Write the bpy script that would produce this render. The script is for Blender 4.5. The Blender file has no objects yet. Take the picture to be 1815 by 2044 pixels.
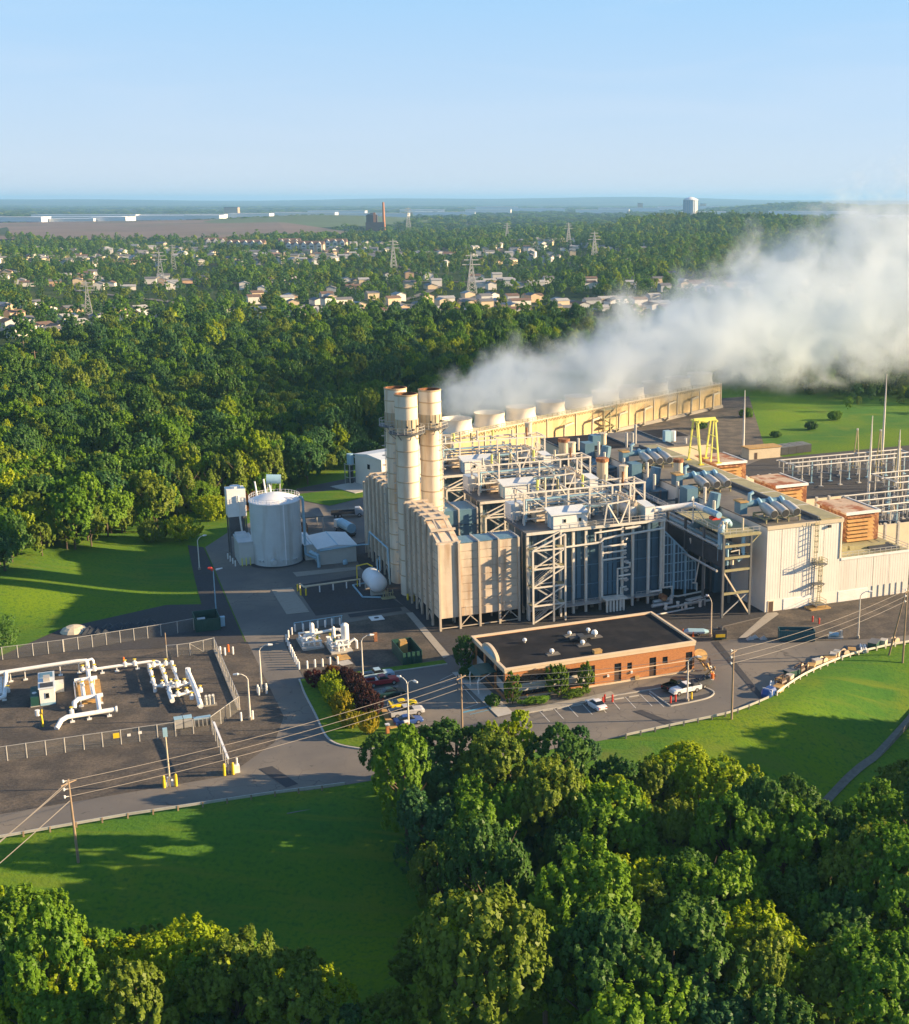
import bpy, math, random
import numpy as np
from math import sin, cos, pi, radians, sqrt, hypot, atan2
from mathutils import Vector, Matrix
random.seed(7)
SC = bpy.context.scene
COL = SC.collection
# ------------------------------------------------------------------ camera
cd = bpy.data.cameras.new('camera'); cam = bpy.data.objects.new('camera', cd); COL.objects.link(cam)
cam.location = (0, 0, 80); cam.rotation_euler = (radians(90 - 13.908), 0, 0)
cd.sensor_fit = 'HORIZONTAL'; cd.sensor_width = 36; cd.lens = 2520 / 1815 * 36
cd.shift_x = (907.5 - 1150) / 1815; cd.shift_y = 0
cd.clip_start = 1; cd.clip_end = 90000
SC.camera = cam
# ------------------------------------------------------------------ sky, sun, exposure
SUN_EL, SUN_AZ = radians(15.5), radians(3.5)          # azimuth counted from +X towards +Y
w = bpy.data.worlds.new('World'); SC.world = w; w.use_nodes = True
nt = w.node_tree; nt.nodes.clear()
sky = nt.nodes.new('ShaderNodeTexSky'); sky.sky_type = 'NISHITA'; sky.sun_disc = False
sky.sun_elevation = SUN_EL; sky.sun_rotation = radians(90) - SUN_AZ
sky.altitude = 80; sky.air_density = 1.0; sky.dust_density = 0.0; sky.ozone_density = 6.0
tint = nt.nodes.new('ShaderNodeMix'); tint.data_type = 'RGBA'; tint.blend_type = 'MULTIPLY'; tint.inputs[0].default_value = 1
tint.inputs[7].default_value = (0.90, 1.0, 1.10, 1)
bg = nt.nodes.new('ShaderNodeBackground'); bg.inputs[1].default_value = 0.080
wo = nt.nodes.new('ShaderNodeOutputWorld')
# thin morning veil: pale lavender low down, clear blue overhead, the same all round
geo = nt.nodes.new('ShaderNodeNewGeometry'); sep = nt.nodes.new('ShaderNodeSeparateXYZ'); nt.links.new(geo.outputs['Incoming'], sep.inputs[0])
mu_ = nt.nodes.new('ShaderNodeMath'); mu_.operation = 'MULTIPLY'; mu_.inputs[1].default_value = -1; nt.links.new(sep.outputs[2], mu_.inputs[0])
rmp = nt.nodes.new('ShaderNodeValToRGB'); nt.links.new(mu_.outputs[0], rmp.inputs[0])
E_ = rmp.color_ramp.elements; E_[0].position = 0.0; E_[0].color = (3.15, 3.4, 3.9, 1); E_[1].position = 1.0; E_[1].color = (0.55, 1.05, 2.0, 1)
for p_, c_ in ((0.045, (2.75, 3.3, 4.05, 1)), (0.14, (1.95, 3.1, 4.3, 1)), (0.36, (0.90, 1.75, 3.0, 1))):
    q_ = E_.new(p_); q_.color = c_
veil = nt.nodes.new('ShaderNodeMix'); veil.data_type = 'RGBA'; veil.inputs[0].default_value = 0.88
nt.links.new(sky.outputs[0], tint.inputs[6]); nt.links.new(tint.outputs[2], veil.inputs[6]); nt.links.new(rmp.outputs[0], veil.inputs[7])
wm = nt.nodes.new('ShaderNodeMapping'); wm.inputs['Scale'].default_value = (1.6, 1.6, 14); wm.inputs['Rotation'].default_value = (0.06, 0.03, 0); nt.links.new(geo.outputs['Incoming'], wm.inputs[0])
wn = nt.nodes.new('ShaderNodeTexNoise'); wn.inputs['Scale'].default_value = 2.2; wn.inputs['Detail'].default_value = 7; wn.inputs['Distortion'].default_value = 0.6; nt.links.new(wm.outputs[0], wn.inputs['Vector'])
wr = nt.nodes.new('ShaderNodeMapRange'); wr.inputs[1].default_value = 0.48; wr.inputs[2].default_value = 0.8; wr.inputs[4].default_value = 0.22; nt.links.new(wn.outputs[0], wr.inputs[0])
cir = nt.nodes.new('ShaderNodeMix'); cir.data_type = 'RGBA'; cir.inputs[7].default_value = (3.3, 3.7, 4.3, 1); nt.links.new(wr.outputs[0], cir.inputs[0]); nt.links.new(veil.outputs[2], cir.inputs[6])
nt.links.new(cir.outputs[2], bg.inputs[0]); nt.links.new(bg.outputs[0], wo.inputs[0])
sd = bpy.data.lights.new('sun', 'SUN'); sd.energy = 5.0; sd.angle = radians(0.55); sd.color = (1.0, 0.73, 0.42)
so = bpy.data.objects.new('sun', sd); COL.objects.link(so); so.location = (300, 0, 200)
sdir = Vector((cos(SUN_EL) * cos(SUN_AZ), cos(SUN_EL) * sin(SUN_AZ), sin(SUN_EL)))
so.rotation_euler = sdir.to_track_quat('Z', 'Y').to_euler()
SC.view_settings.view_transform = 'Standard'; SC.view_settings.look = 'None'
SC.view_settings.exposure = 1.5; SC.view_settings.gamma = 1.0; SC.view_settings.use_curve_mapping = False
SC.render.engine = 'CYCLES'
cy = SC.cycles
cy.max_bounces = 6; cy.diffuse_bounces = 4; cy.glossy_bounces = 2; cy.transmission_bounces = 3
cy.transparent_max_bounces = 10; cy.volume_bounces = 6; cy.use_denoising = True
cy.volume_max_steps = 256; cy.sample_clamp_indirect = 6
try: cy.denoiser = 'OPENIMAGEDENOISE'
except Exception: pass

# ------------------------------------------------------------------ helpers
A = radians(22.7); OX, OY = -26.0, 228.4; CA, SA = cos(A), sin(A)
def T(u, v, z=0.0): return Vector((OX + u * CA - v * SA, OY + u * SA + v * CA, z))
def toUV(x, y): return ((x - OX) * CA + (y - OY) * SA, -(x - OX) * SA + (y - OY) * CA)
def sstep(a, b, x):
    t = min(1, max(0, (x - a) / (b - a))); return t * t * (3 - 2 * t)
EDGE = [(-400, -57), (-60, -56), (-41, -57.5), (-30, -58.6), (12, -58.6), (20, -58), (31, -57), (39, -54.4), (42, -53), (51, -47.4), (62, -42.8), (70, -41.2), (79, -40.6), (130, -40), (400, -40)]
def vedge(u):
    for (a, b), (c, d) in zip(EDGE, EDGE[1:]):
        if u <= c: return b + (d - b) * max(0, (u - a)) / (c - a)
    return -40
def hz(x, y):
    """ground height"""
    u, v = toUV(x, y)
    h = -7.0 * sstep(0.6, 27, vedge(u) - v)
    if u < -40: h += 4.5 * sstep(0, 42, -(u + 43)) * sstep(31, 50, v)
    r = hypot(x, y)
    if r > 900:
        h += 28 * math.exp(-(((x - 330) / 330) ** 2 + ((y - 2900) / 500) ** 2))       # wooded hill under the water tower
        h += 14 * math.exp(-(((x - 60) / 260) ** 2 + ((y - 2000) / 300) ** 2))
        h += 26 * math.exp(-(((x + 880) / 420) ** 2 + ((y - 4400) / 700) ** 2))       # green landfill
        h += 55 * math.exp(-(((x - 1750) / 800) ** 2 + ((y - 8200) / 900) ** 2)) * (0.75 + 0.25 * sin(x / 170))
        if r > 14000:
            a = atan2(x, y)
            h += sstep(15000, 24000, r) * (95 + 30 * sin(a * 9 + 1) + 14 * sin(a * 31) - 55 * sstep(-0.05, 0.3, a))
    return h

class MB:
    """collects geometry for ONE mesh object"""
    def __init__(s): s.V = []; s.F = []
    def add(s, V, F):
        n = len(s.V); s.V += [tuple(v) for v in V]; s.F += [tuple(i + n for i in f) for f in F]; return s
    def box(s, x0, x1, y0, y1, z0, z1):
        return s.add([(x0, y0, z0), (x1, y0, z0), (x1, y1, z0), (x0, y1, z0), (x0, y0, z1), (x1, y0, z1), (x1, y1, z1), (x0, y1, z1)],
                     [(3, 2, 1, 0), (4, 5, 6, 7), (0, 1, 5, 4), (1, 2, 6, 5), (2, 3, 7, 6), (3, 0, 4, 7)])
    def bar(s, p, q, a=0.2, b=None):
        b = b or a; p = Vector(p); q = Vector(q); d = (q - p)
        if d.length < 1e-6: return s
        d.normalize(); up = Vector((0, 0, 1)) if abs(d.z) < 0.95 else Vector((1, 0, 0))
        r = d.cross(up).normalized(); t = r.cross(d)
        V = []
        for c in (p, q):
            for i, j in ((-1, -1), (1, -1), (1, 1), (-1, 1)): V.append(c + r * (i * a / 2) + t * (j * b / 2))
        return s.add(V, [(3, 2, 1, 0), (4, 5, 6, 7), (0, 1, 5, 4), (1, 2, 6, 5), (2, 3, 7, 6), (3, 0, 4, 7)])
    def tube(s, pts, r, n=8, caps=True):
        pts = [Vector(p) for p in pts]; rr = r if isinstance(r, (list, tuple)) else [r] * len(pts)
        V = []; F = []; m = len(pts); ref = None
        for k, p in enumerate(pts):
            d = ((pts[min(k + 1, m - 1)] - p).normalized() + (p - pts[max(k - 1, 0)]).normalized())
            if d.length < 1e-6: d = Vector((0, 0, 1))
            d.normalize()
            if ref is None: ref = Vector((0, 0, 1)) if abs(d.z) < 0.9 else Vector((1, 0, 0))
            x = d.cross(ref).normalized(); y = x.cross(d).normalized(); ref = y
            sc = 1.0
            if 0 < k < m - 1:
                c = d.dot((pts[k + 1] - p).normalized()); sc = min(1.5, 1 / max(0.3, c))
            for i in range(n):
                a = 2 * pi * i / n; V.append(p + (x * cos(a) * sc + y * sin(a)) * rr[k])
        for k in range(m - 1):
            for i in range(n):
                j = (i + 1) % n; F.append((k * n + i, k * n + j, (k + 1) * n + j, (k + 1) * n + i))
        if caps: F += [tuple(range(n - 1, -1, -1)), tuple((m - 1) * n + i for i in range(n))]
        return s.add(V, F)
    def cyl(s, x, y, z0, z1, r, n=12, r2=None):
        return s.lathe([(0, z0), (r, z0), (r if r2 is None else r2, z1), (0, z1)], n, x, y)
    def lathe(s, prof, n=16, cx=0, cy_=0, a0=0, a1=2 * pi):
        full = abs(a1 - a0 - 2 * pi) < 1e-6; k = n if full else n + 1; V = []; F = []; m = len(prof)
        for i in range(k):
            a = a0 + (a1 - a0) * i / n
            for r, z in prof: V.append((cx + r * cos(a), cy_ + r * sin(a), z))
        for i in range(n):
            j = (i + 1) % k
            for q in range(m - 1):
                f = [i * m + q, j * m + q, j * m + q + 1, i * m + q + 1]
                if prof[q][0] < 1e-6: f = [i * m + q, j * m + q + 1, i * m + q + 1]
                elif prof[q + 1][0] < 1e-6: f = [i * m + q, j * m + q, i * m + q + 1]
                F.append(tuple(f))
        return s.add(V, F)
    def prism(s, poly, z0, z1):
        n = len(poly)
        ar = sum(poly[i][0] * poly[(i + 1) % n][1] - poly[(i + 1) % n][0] * poly[i][1] for i in range(n))
        if ar < 0: poly = poly[::-1]
        return s.add([(x, y, z0) for x, y in poly] + [(x, y, z1) for x, y in poly],
                     [tuple(range(n - 1, -1, -1)), tuple(range(n, 2 * n))] + [(i, (i + 1) % n, n + (i + 1) % n, n + i) for i in range(n)])
    def sideprism(s, prof, y0, y1):
        """profile in x,z extruded along y"""
        n = len(prof)
        return s.add([(x, y0, z) for x, z in prof] + [(x, y1, z) for x, z in prof],
                     [tuple(range(n)), tuple(range(2 * n - 1, n - 1, -1))] + [(i, n + i, n + (i + 1) % n, (i + 1) % n) for i in range(n)])
    def vprism(s, prof, x0, x1):
        """profile in y,z extruded along x"""
        n = len(prof)
        return s.add([(x0, y, z) for y, z in prof] + [(x1, y, z) for y, z in prof],
                     [tuple(range(n - 1, -1, -1)), tuple(range(n, 2 * n))] + [(i, (i + 1) % n, n + (i + 1) % n, n + i) for i in range(n)])
    def mesh(s, name, smooth=False):
        me = bpy.data.meshes.new(name); me.from_pydata(s.V, [], s.F)
        if smooth:
            me.polygons.foreach_set('use_smooth', [True] * len(me.polygons))
            try: me.set_sharp_from_angle(angle=radians(40))
            except Exception: pass
        me.update(); return me

def link(o): COL.objects.link(o); return o
def thing(name, label, cat, u=0, v=0, z=0, rot=0, group=None, world=False):
    o = link(bpy.data.objects.new(name, None)); o.empty_display_size = 0.5
    o.location = (u, v, z) if world else T(u, v, z)
    o.rotation_euler = (0, 0, rot if world else A + rot)
    o['label'] = label; o['category'] = cat
    if group: o['group'] = group
    return o
def part(parent, name, mb, mat, loc=(0, 0, 0), rot=(0, 0, 0), label=None, smooth=False, stuff=False):
    me = mb
    if isinstance(mb, MB):
        me = mb.mesh(name, smooth)
    if mat and not me.materials: me.materials.append(mat)
    o = link(bpy.data.objects.new(name, me)); o.parent = parent; o.location = loc
    if rot != (0, 0, 0): o.rotation_euler = rot
    if label: o['label'] = label
    if stuff: o['kind'] = 'stuff'
    return o
def solo(name, mb, mat, label, cat, u=0, v=0, z=0, rot=0, group=None, smooth=False, world=False):
    me = mb.mesh(name, smooth) if isinstance(mb, MB) else mb
    if mat and not me.materials: me.materials.append(mat)
    o = link(bpy.data.objects.new(name, me)); o.location = (u, v, z) if world else T(u, v, z)
    o.rotation_euler = (0, 0, rot if world else A + rot); o['label'] = label; o['category'] = cat
    if group: o['group'] = group
    return o
def structure(name, mb, mat, kind='structure', smooth=False):
    me = mb.mesh(name, smooth) if isinstance(mb, MB) else mb
    if mat: me.materials.append(mat)
    o = link(bpy.data.objects.new(name, me)); o['kind'] = kind; return o
CH = {}
def kids(o): return CH.get(o.name) or [c for c in bpy.data.objects if c.parent == o]
def dup(root, loc, rotz=None, label=None, group=None, scale=None):
    if root.name not in CH:
        CH[root.name] = [c for c in bpy.data.objects if c.parent == root]
        for c in CH[root.name]:
            if c.name not in CH: CH[c.name] = [g for g in bpy.data.objects if g.parent == c]
    r = root.copy(); link(r); r.location = loc
    if rotz is not None: r.rotation_euler = (0, 0, rotz)
    if scale: r.scale = scale
    if label: r['label'] = label
    if group: r['group'] = group
    for c in CH[root.name]:
        c2 = c.copy(); link(c2); c2.parent = r
        for g in CH[c.name]:
            g2 = g.copy(); link(g2); g2.parent = c2
    return r

# ------------------------------------------------------------------ materials
def nodes(m):
    m.use_nodes = True; n = m.node_tree; n.nodes.clear(); return n, n.nodes.new, n.links.new
def M(name, col, rough=0.6, var=0.12, scale=0.6, col2=None, thr=(0.45, 0.62), scale2=None, metal=0.0, bump=0.0, bscale=3.0, wave=None, rand=0.06, spec=0.4, streak=False, stretch=None):
    """painted / mineral surface: base colour, soft world-space mottling, optional second colour in patches"""
    m = bpy.data.materials.new(name); n, N, K = nodes(m)
    out = N('ShaderNodeOutputMaterial'); b = N('ShaderNodeBsdfPrincipled'); K(b.outputs[0], out.inputs[0])
    b.inputs['Roughness'].default_value = rough; b.inputs['Metallic'].default_value = metal
    b.inputs['Specular IOR Level'].default_value = spec
    g = N('ShaderNodeNewGeometry'); pos = g.outputs['Position']
    if stretch:
        mp = N('ShaderNodeMapping'); mp.inputs['Scale'].default_value = stretch; K(pos, mp.inputs['Vector']); pos = mp.outputs[0]
    t = N('ShaderNodeTexNoise'); t.inputs['Scale'].default_value = scale; t.inputs['Detail'].default_value = 8; t.inputs['Roughness'].default_value = 0.65
    K(pos, t.inputs['Vector'])
    mr = N('ShaderNodeMapRange'); mr.inputs[1].default_value = 0.3; mr.inputs[2].default_value = 0.7
    mr.inputs[3].default_value = 1 - var; mr.inputs[4].default_value = 1 + var; K(t.outputs[0], mr.inputs[0])
    oi = N('ShaderNodeObjectInfo'); mr2 = N('ShaderNodeMapRange'); mr2.inputs[3].default_value = 1 - rand; mr2.inputs[4].default_value = 1 + rand
    K(oi.outputs['Random'], mr2.inputs[0])
    mu = N('ShaderNodeMath'); mu.operation = 'MULTIPLY'; K(mr.outputs[0], mu.inputs[0]); K(mr2.outputs[0], mu.inputs[1])
    src = None
    if col2:
        t2 = N('ShaderNodeTexNoise'); t2.inputs['Scale'].default_value = scale2 or scale; t2.inputs['Detail'].default_value = 6
        if streak:
            mp2 = N('ShaderNodeMapping'); mp2.inputs['Scale'].default_value = (1, 1, 0.12); K(g.outputs['Position'], mp2.inputs['Vector']); K(mp2.outputs[0], t2.inputs['Vector'])
        else: K(pos, t2.inputs['Vector'])
        r2 = N('ShaderNodeMapRange'); r2.inputs[1].default_value = thr[0]; r2.inputs[2].default_value = thr[1]; K(t2.outputs[0], r2.inputs[0])
        mx = N('ShaderNodeMix'); mx.data_type = 'RGBA'; mx.inputs[6].default_value = (*col, 1); mx.inputs[7].default_value = (*col2, 1); K(r2.outputs[0], mx.inputs[0]); src = mx.outputs[2]
    mm = N('ShaderNodeMix'); mm.data_type = 'RGBA'; mm.blend_type = 'MULTIPLY'; mm.inputs[0].default_value = 1
    if src: K(src, mm.inputs[6])
    else: mm.inputs[6].default_value = (*col, 1)
    K(mu.outputs[0], mm.inputs[7]); K(mm.outputs[2], b.inputs['Base Color'])
    if bump or wave:
        bp = N('ShaderNodeBump'); bp.inputs['Strength'].default_value = bump or 0.5
        if wave:
            tc = N('ShaderNodeTexCoord'); wv = N('ShaderNodeTexWave'); wv.bands_direction = 'DIAGONAL'; wv.inputs['Scale'].default_value = wave
            mp3 = N('ShaderNodeMapping'); mp3.inputs['Scale'].default_value = (1, 1, 0); K(tc.outputs['Object'], mp3.inputs[0]); K(mp3.outputs[0], wv.inputs[0])
            K(wv.outputs[1], bp.inputs['Height']); bp.inputs['Distance'].default_value = 0.06
        else:
            t3 = N('ShaderNodeTexNoise'); t3.inputs['Scale'].default_value = bscale; t3.inputs['Detail'].default_value = 5; K(pos, t3.inputs['Vector'])
            K(t3.outputs[0], bp.inputs['Height']); bp.inputs['Distance'].default_value = 0.1
        K(bp.outputs[0], b.inputs['Normal'])
    return m
beige = M('beige_casing', (0.60, 0.50, 0.38), 0.6, 0.10, 0.5, col2=(0.42, 0.28, 0.17), thr=(0.50, 0.68), scale2=0.55, streak=True)
beige_d = M('beige_frame', (0.50, 0.43, 0.34), 0.6, 0.1)
stackm = M('stack_paint', (0.74, 0.66, 0.52), 0.55, 0.06, 0.3, col2=(0.52, 0.34, 0.18), thr=(0.50, 0.74), scale2=0.6, streak=True)
rust = M('rust', (0.26, 0.10, 0.045), 0.85, 0.3, 1.2, col2=(0.38, 0.20, 0.09))
rust_d = M('dark_rust', (0.15, 0.065, 0.03), 0.85, 0.3, 1.2, col2=(0.26, 0.12, 0.05))
sleeve_m = M('weathered_sleeve', (0.46, 0.40, 0.28), 0.6, 0.12)
band_m = M('stack_band', (0.48, 0.36, 0.22), 0.7, 0.15)
white = M('white_paint', (0.80, 0.79, 0.76), 0.45, 0.06, 0.8, col2=(0.62, 0.58, 0.50), thr=(0.6, 0.85), scale2=0.7)
whitewall = M('white_siding', (0.76, 0.73, 0.67), 0.5, 0.05, 0.25, col2=(0.66, 0.60, 0.52), thr=(0.54, 0.85), scale2=0.4, streak=True)
cream = M('cream_wall', (0.62, 0.53, 0.38), 0.6, 0.1, 0.3)
ctwall = M('tower_cladding', (0.50, 0.375, 0.19), 0.7, 0.12, 0.35, col2=(0.36, 0.25, 0.11), thr=(0.5, 0.75), scale2=0.5, streak=True)
frp = M('fan_fibreglass', (0.72, 0.66, 0.55), 0.5, 0.08)
steel = M('galvanised_steel', (0.50, 0.49, 0.46), 0.45, 0.12, 0.8, metal=0.25)
steel_w = M('pale_steel', (0.68, 0.64, 0.56), 0.5, 0.1, 0.6, col2=(0.45, 0.36, 0.26), thr=(0.58, 0.8))
steel_d = M('dark_steel', (0.12, 0.125, 0.13), 0.5, 0.15)
steel_b = M('blue_grey_steel', (0.065, 0.135, 0.19), 0.5, 0.14, 0.5, col2=(0.07, 0.09, 0.11), thr=(0.45, 0.7), scale2=0.4, streak=True)
bluecl = M('blue_cladding', (0.105, 0.21, 0.29), 0.45, 0.12, 0.5)
bluelt = M('light_blue_paint', (0.30, 0.48, 0.58), 0.45, 0.1, 0.5)
darkm = M('dark_equipment', (0.045, 0.05, 0.058), 0.6, 0.25)
yellow = M('yellow_paint', (0.75, 0.55, 0.03), 0.45, 0.1)
yelpale = M('pale_yellow_steel', (0.72, 0.70, 0.16), 0.5, 0.1)
olive = M('olive_grating', (0.34, 0.31, 0.17), 0.7, 0.2)
tank_m = M('tank_paint', (0.56, 0.60, 0.60), 0.45, 0.06, 0.3, col2=(0.42, 0.41, 0.37), thr=(0.5, 0.74), scale2=0.6, streak=True)
tankroof = M('tank_roof_paint', (0.76, 0.77, 0.78), 0.4, 0.05)
shedm = M('shed_panel', (0.52, 0.53, 0.50), 0.5, 0.06)
shedroof = M('shed_roof', (0.62, 0.66, 0.68), 0.4, 0.06)
brick = M('orange_brick', (0.52, 0.225, 0.080), 0.8, 0.16, 2.5, col2=(0.43, 0.17, 0.062), thr=(0.4, 0.6), scale2=6.0, stretch=(1, 1, 3))
stone = M('pale_coping', (0.66, 0.52, 0.36), 0.7, 0.08)
roofblk = M('roof_membrane', (0.020, 0.021, 0.025), 0.85, 0.25, 0.35, col2=(0.032, 0.031, 0.033), thr=(0.45, 0.6), scale2=0.25, spec=0.1)
roofgry = M('roof_gravel', (0.14, 0.13, 0.12), 0.8, 0.2, 0.25, col2=(0.20, 0.18, 0.145), thr=(0.45, 0.62), scale2=0.15)
glass = M('dark_glass', (0.012, 0.016, 0.02), 0.12, 0.1, spec=0.6)
spandrel = M('grey_spandrel', (0.50, 0.48, 0.44), 0.6, 0.08)
brown = M('brown_panel', (0.09, 0.055, 0.04), 0.5, 0.1)
green_d = M('dark_green_paint', (0.015, 0.07, 0.055), 0.55, 0.15)
teal = M('teal_paint', (0.02, 0.10, 0.12), 0.5, 0.15)
orange = M('orange_paint', (0.70, 0.16, 0.03), 0.5, 0.1)
redm = M('red_paint', (0.55, 0.05, 0.03), 0.5, 0.1)
woodp = M('weathered_pole', (0.30, 0.22, 0.15), 0.8, 0.15, 1.0)
tan = M('tan_boards', (0.45, 0.28, 0.10), 0.8, 0.2, 1.5)
wirem = M('wire', (0.30, 0.27, 0.24), 0.5, 0.05)
conc = M('concrete', (0.34, 0.31, 0.26), 0.85, 0.12, 1.0, col2=(0.26, 0.23, 0.19), thr=(0.5, 0.7))
concw = M('pale_concrete', (0.44, 0.42, 0.38), 0.85, 0.1, 1.0)
asphalt = M('asphalt', (0.140, 0.130, 0.120), 0.9, 0.10, 0.12, col2=(0.205, 0.180, 0.148), thr=(0.42, 0.66), scale2=0.07, bump=0.15, bscale=6)
def crack(m, sc=0.16, wd=0.012, col=(0.045, 0.043, 0.042)):
    n = m.node_tree; N, K = n.nodes.new, n.links.new; b = next(x for x in n.nodes if x.type == 'BSDF_PRINCIPLED'); src = b.inputs['Base Color'].links[0].from_socket
    g = N('ShaderNodeNewGeometry'); ns = N('ShaderNodeTexNoise'); ns.inputs['Scale'].default_value = 0.5; K(g.outputs[0], ns.inputs['Vector'])
    ad = N('ShaderNodeVectorMath'); ad.operation = 'MULTIPLY_ADD'; ad.inputs[1].default_value = (3, 3, 0); K(ns.outputs[1], ad.inputs[0]); K(g.outputs[0], ad.inputs[2])
    vo = N('ShaderNodeTexVoronoi'); vo.feature = 'DISTANCE_TO_EDGE'; vo.inputs['Scale'].default_value = sc; K(ad.outputs[0], vo.inputs['Vector'])
    r = N('ShaderNodeMapRange'); r.inputs[1].default_value = 0; r.inputs[2].default_value = wd; r.inputs[3].default_value = 0.7; r.inputs[4].default_value = 0; K(vo.outputs[0], r.inputs[0])
    mk = N('ShaderNodeTexNoise'); mk.inputs['Scale'].default_value = 0.07; K(g.outputs[0], mk.inputs['Vector']); r2 = N('ShaderNodeMapRange'); r2.inputs[1].default_value = 0.42; r2.inputs[2].default_value = 0.58; K(mk.outputs[0], r2.inputs[0])
    mu = N('ShaderNodeMath'); mu.operation = 'MULTIPLY'; K(r.outputs[0], mu.inputs[0]); K(r2.outputs[0], mu.inputs[1])
    st = N('ShaderNodeTexNoise'); st.inputs['Scale'].default_value = 0.9; st.inputs['Detail'].default_value = 3; K(g.outputs[0], st.inputs['Vector']); r3 = N('ShaderNodeMapRange'); r3.inputs[1].default_value = 0.66; r3.inputs[2].default_value = 0.74; r3.inputs[4].default_value = 0.55; K(st.outputs[0], r3.inputs[0])
    mxx = N('ShaderNodeMath'); mxx.operation = 'MAXIMUM'; K(mu.outputs[0], mxx.inputs[0]); K(r3.outputs[0], mxx.inputs[1])
    x = N('ShaderNodeMix'); x.data_type = 'RGBA'; K(mxx.outputs[0], x.inputs[0]); K(src, x.inputs[6]); x.inputs[7].default_value = (*col, 1); K(x.outputs[2], b.inputs['Base Color'])
crack(asphalt)
asphalt_d = M('asphalt_fresh', (0.068, 0.068, 0.070), 0.85, 0.16, 0.2, col2=(0.075, 0.072, 0.072), scale2=0.09, bump=0.1, bscale=6)
gravel = M('dark_gravel', (0.066, 0.058, 0.051), 0.95, 0.40, 2.2, col2=(0.120, 0.098, 0.076), thr=(0.42, 0.62), scale2=0.22, bump=0.5, bscale=5)
gravel_b = M('black_gravel', (0.050, 0.049, 0.053), 0.95, 0.3, 2.0, col2=(0.05, 0.047, 0.046), scale2=0.2, bump=0.4, bscale=5)
patch_m = M('asphalt_patch', (0.050, 0.050, 0.055), 0.8, 0.1)
linem = M('line_paint', (0.62, 0.60, 0.55), 0.7, 0.15, 3.0, col2=(0.30, 0.29, 0.27), thr=(0.55, 0.7), scale2=4)
linebl = M('blue_line_paint', (0.10, 0.30, 0.42), 0.7, 0.2, 3.0)
rubber = M('tyre_rubber', (0.02, 0.02, 0.02), 0.8, 0.1)
rimm = M('wheel_rim', (0.45, 0.45, 0.46), 0.3, 0.05, metal=0.6)
housew = [M('house_siding_white', (0.72, 0.68, 0.62), 0.6, 0.06), M('house_siding_cream', (0.62, 0.50, 0.34), 0.6, 0.06), M('house_siding_grey', (0.40, 0.42, 0.44), 0.6, 0.06), M('house_siding_tan', (0.50, 0.34, 0.22), 0.6, 0.06)]
houser = [M('house_roof_grey', (0.16, 0.16, 0.17), 0.8, 0.12), M('house_roof_brown', (0.17, 0.11, 0.08), 0.8, 0.12), M('house_roof_pale', (0.36, 0.36, 0.36), 0.8, 0.12)]
waterm = M('pond_water', (0.30, 0.36, 0.42), 0.25, 0.05, spec=0.8)
marsh = M('marsh', (0.17, 0.115, 0.085), 0.95, 0.2, 0.004, col2=(0.11, 0.11, 0.06), thr=(0.5, 0.7), scale2=0.003)
bark = M('bark', (0.10, 0.075, 0.055), 0.9, 0.2, 2.0)
carp = {k: M('car_paint_' + k, c, 0.28, 0.03, spec=0.6) for k, c in dict(red=(0.34, 0.012, 0.02), yellow=(0.80, 0.60, 0.0), white=(0.75, 0.76, 0.78), black=(0.012, 0.013, 0.016), blue=(0.03, 0.08, 0.28), silver=(0.42, 0.43, 0.45), sky=(0.32, 0.46, 0.56), green=(0.01, 0.035, 0.03)).items()}

def mesh_fence_mat():
    m = bpy.data.materials.new('chain_link'); n, N, K = nodes(m)
    out = N('ShaderNodeOutputMaterial'); b = N('ShaderNodeBsdfPrincipled'); b.inputs['Base Color'].default_value = (0.30, 0.29, 0.26, 1); b.inputs['Roughness'].default_value = 0.6
    t = N('ShaderNodeBsdfTransparent'); mx = N('ShaderNodeMixShader'); mx.inputs[0].default_value = 0.16
    K(t.outputs[0], mx.inputs[1]); K(b.outputs[0], mx.inputs[2]); K(mx.outputs[0], out.inputs[0]); return m
chain = mesh_fence_mat()

def leafmat(name, c1, c2, trans=0.42):
    m = bpy.data.materials.new(name); n, N, K = nodes(m)
    out = N('ShaderNodeOutputMaterial'); oi = N('ShaderNodeObjectInfo'); at = N('ShaderNodeAttribute'); at.attribute_name = 'tint'
    ad = N('ShaderNodeMath'); ad.operation = 'MULTIPLY_ADD'; ad.inputs[1].default_value = 0.55; K(oi.outputs['Random'], ad.inputs[0])
    sc = N('ShaderNodeMath'); sc.operation = 'MULTIPLY'; sc.inputs[1].default_value = 0.45; K(at.outputs['Fac'], sc.inputs[0]); K(sc.outputs[0], ad.inputs[2])
    mx = N('ShaderNodeMix'); mx.data_type = 'RGBA'; mx.inputs[6].default_value = (*c1, 1); mx.inputs[7].default_value = (*c2, 1); K(ad.outputs[0], mx.inputs[0])
    d = N('ShaderNodeBsdfDiffuse'); t = N('ShaderNodeBsdfTranslucent'); s = N('ShaderNodeMixShader'); s.inputs[0].default_value = trans
    g = N('ShaderNodeBsdfGlossy'); g.inputs['Roughness'].default_value = 0.45; s2 = N('ShaderNodeMixShader'); s2.inputs[0].default_value = 0.012
    K(mx.outputs[2], d.inputs[0]); K(mx.outputs[2], t.inputs[0]); K(d.outputs[0], s.inputs[1]); K(t.outputs[0], s.inputs[2])
    K(s.outputs[0], s2.inputs[1]); K(g.outputs[0], s2.inputs[2]); K(s2.outputs[0], out.inputs[0]); return m
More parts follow.
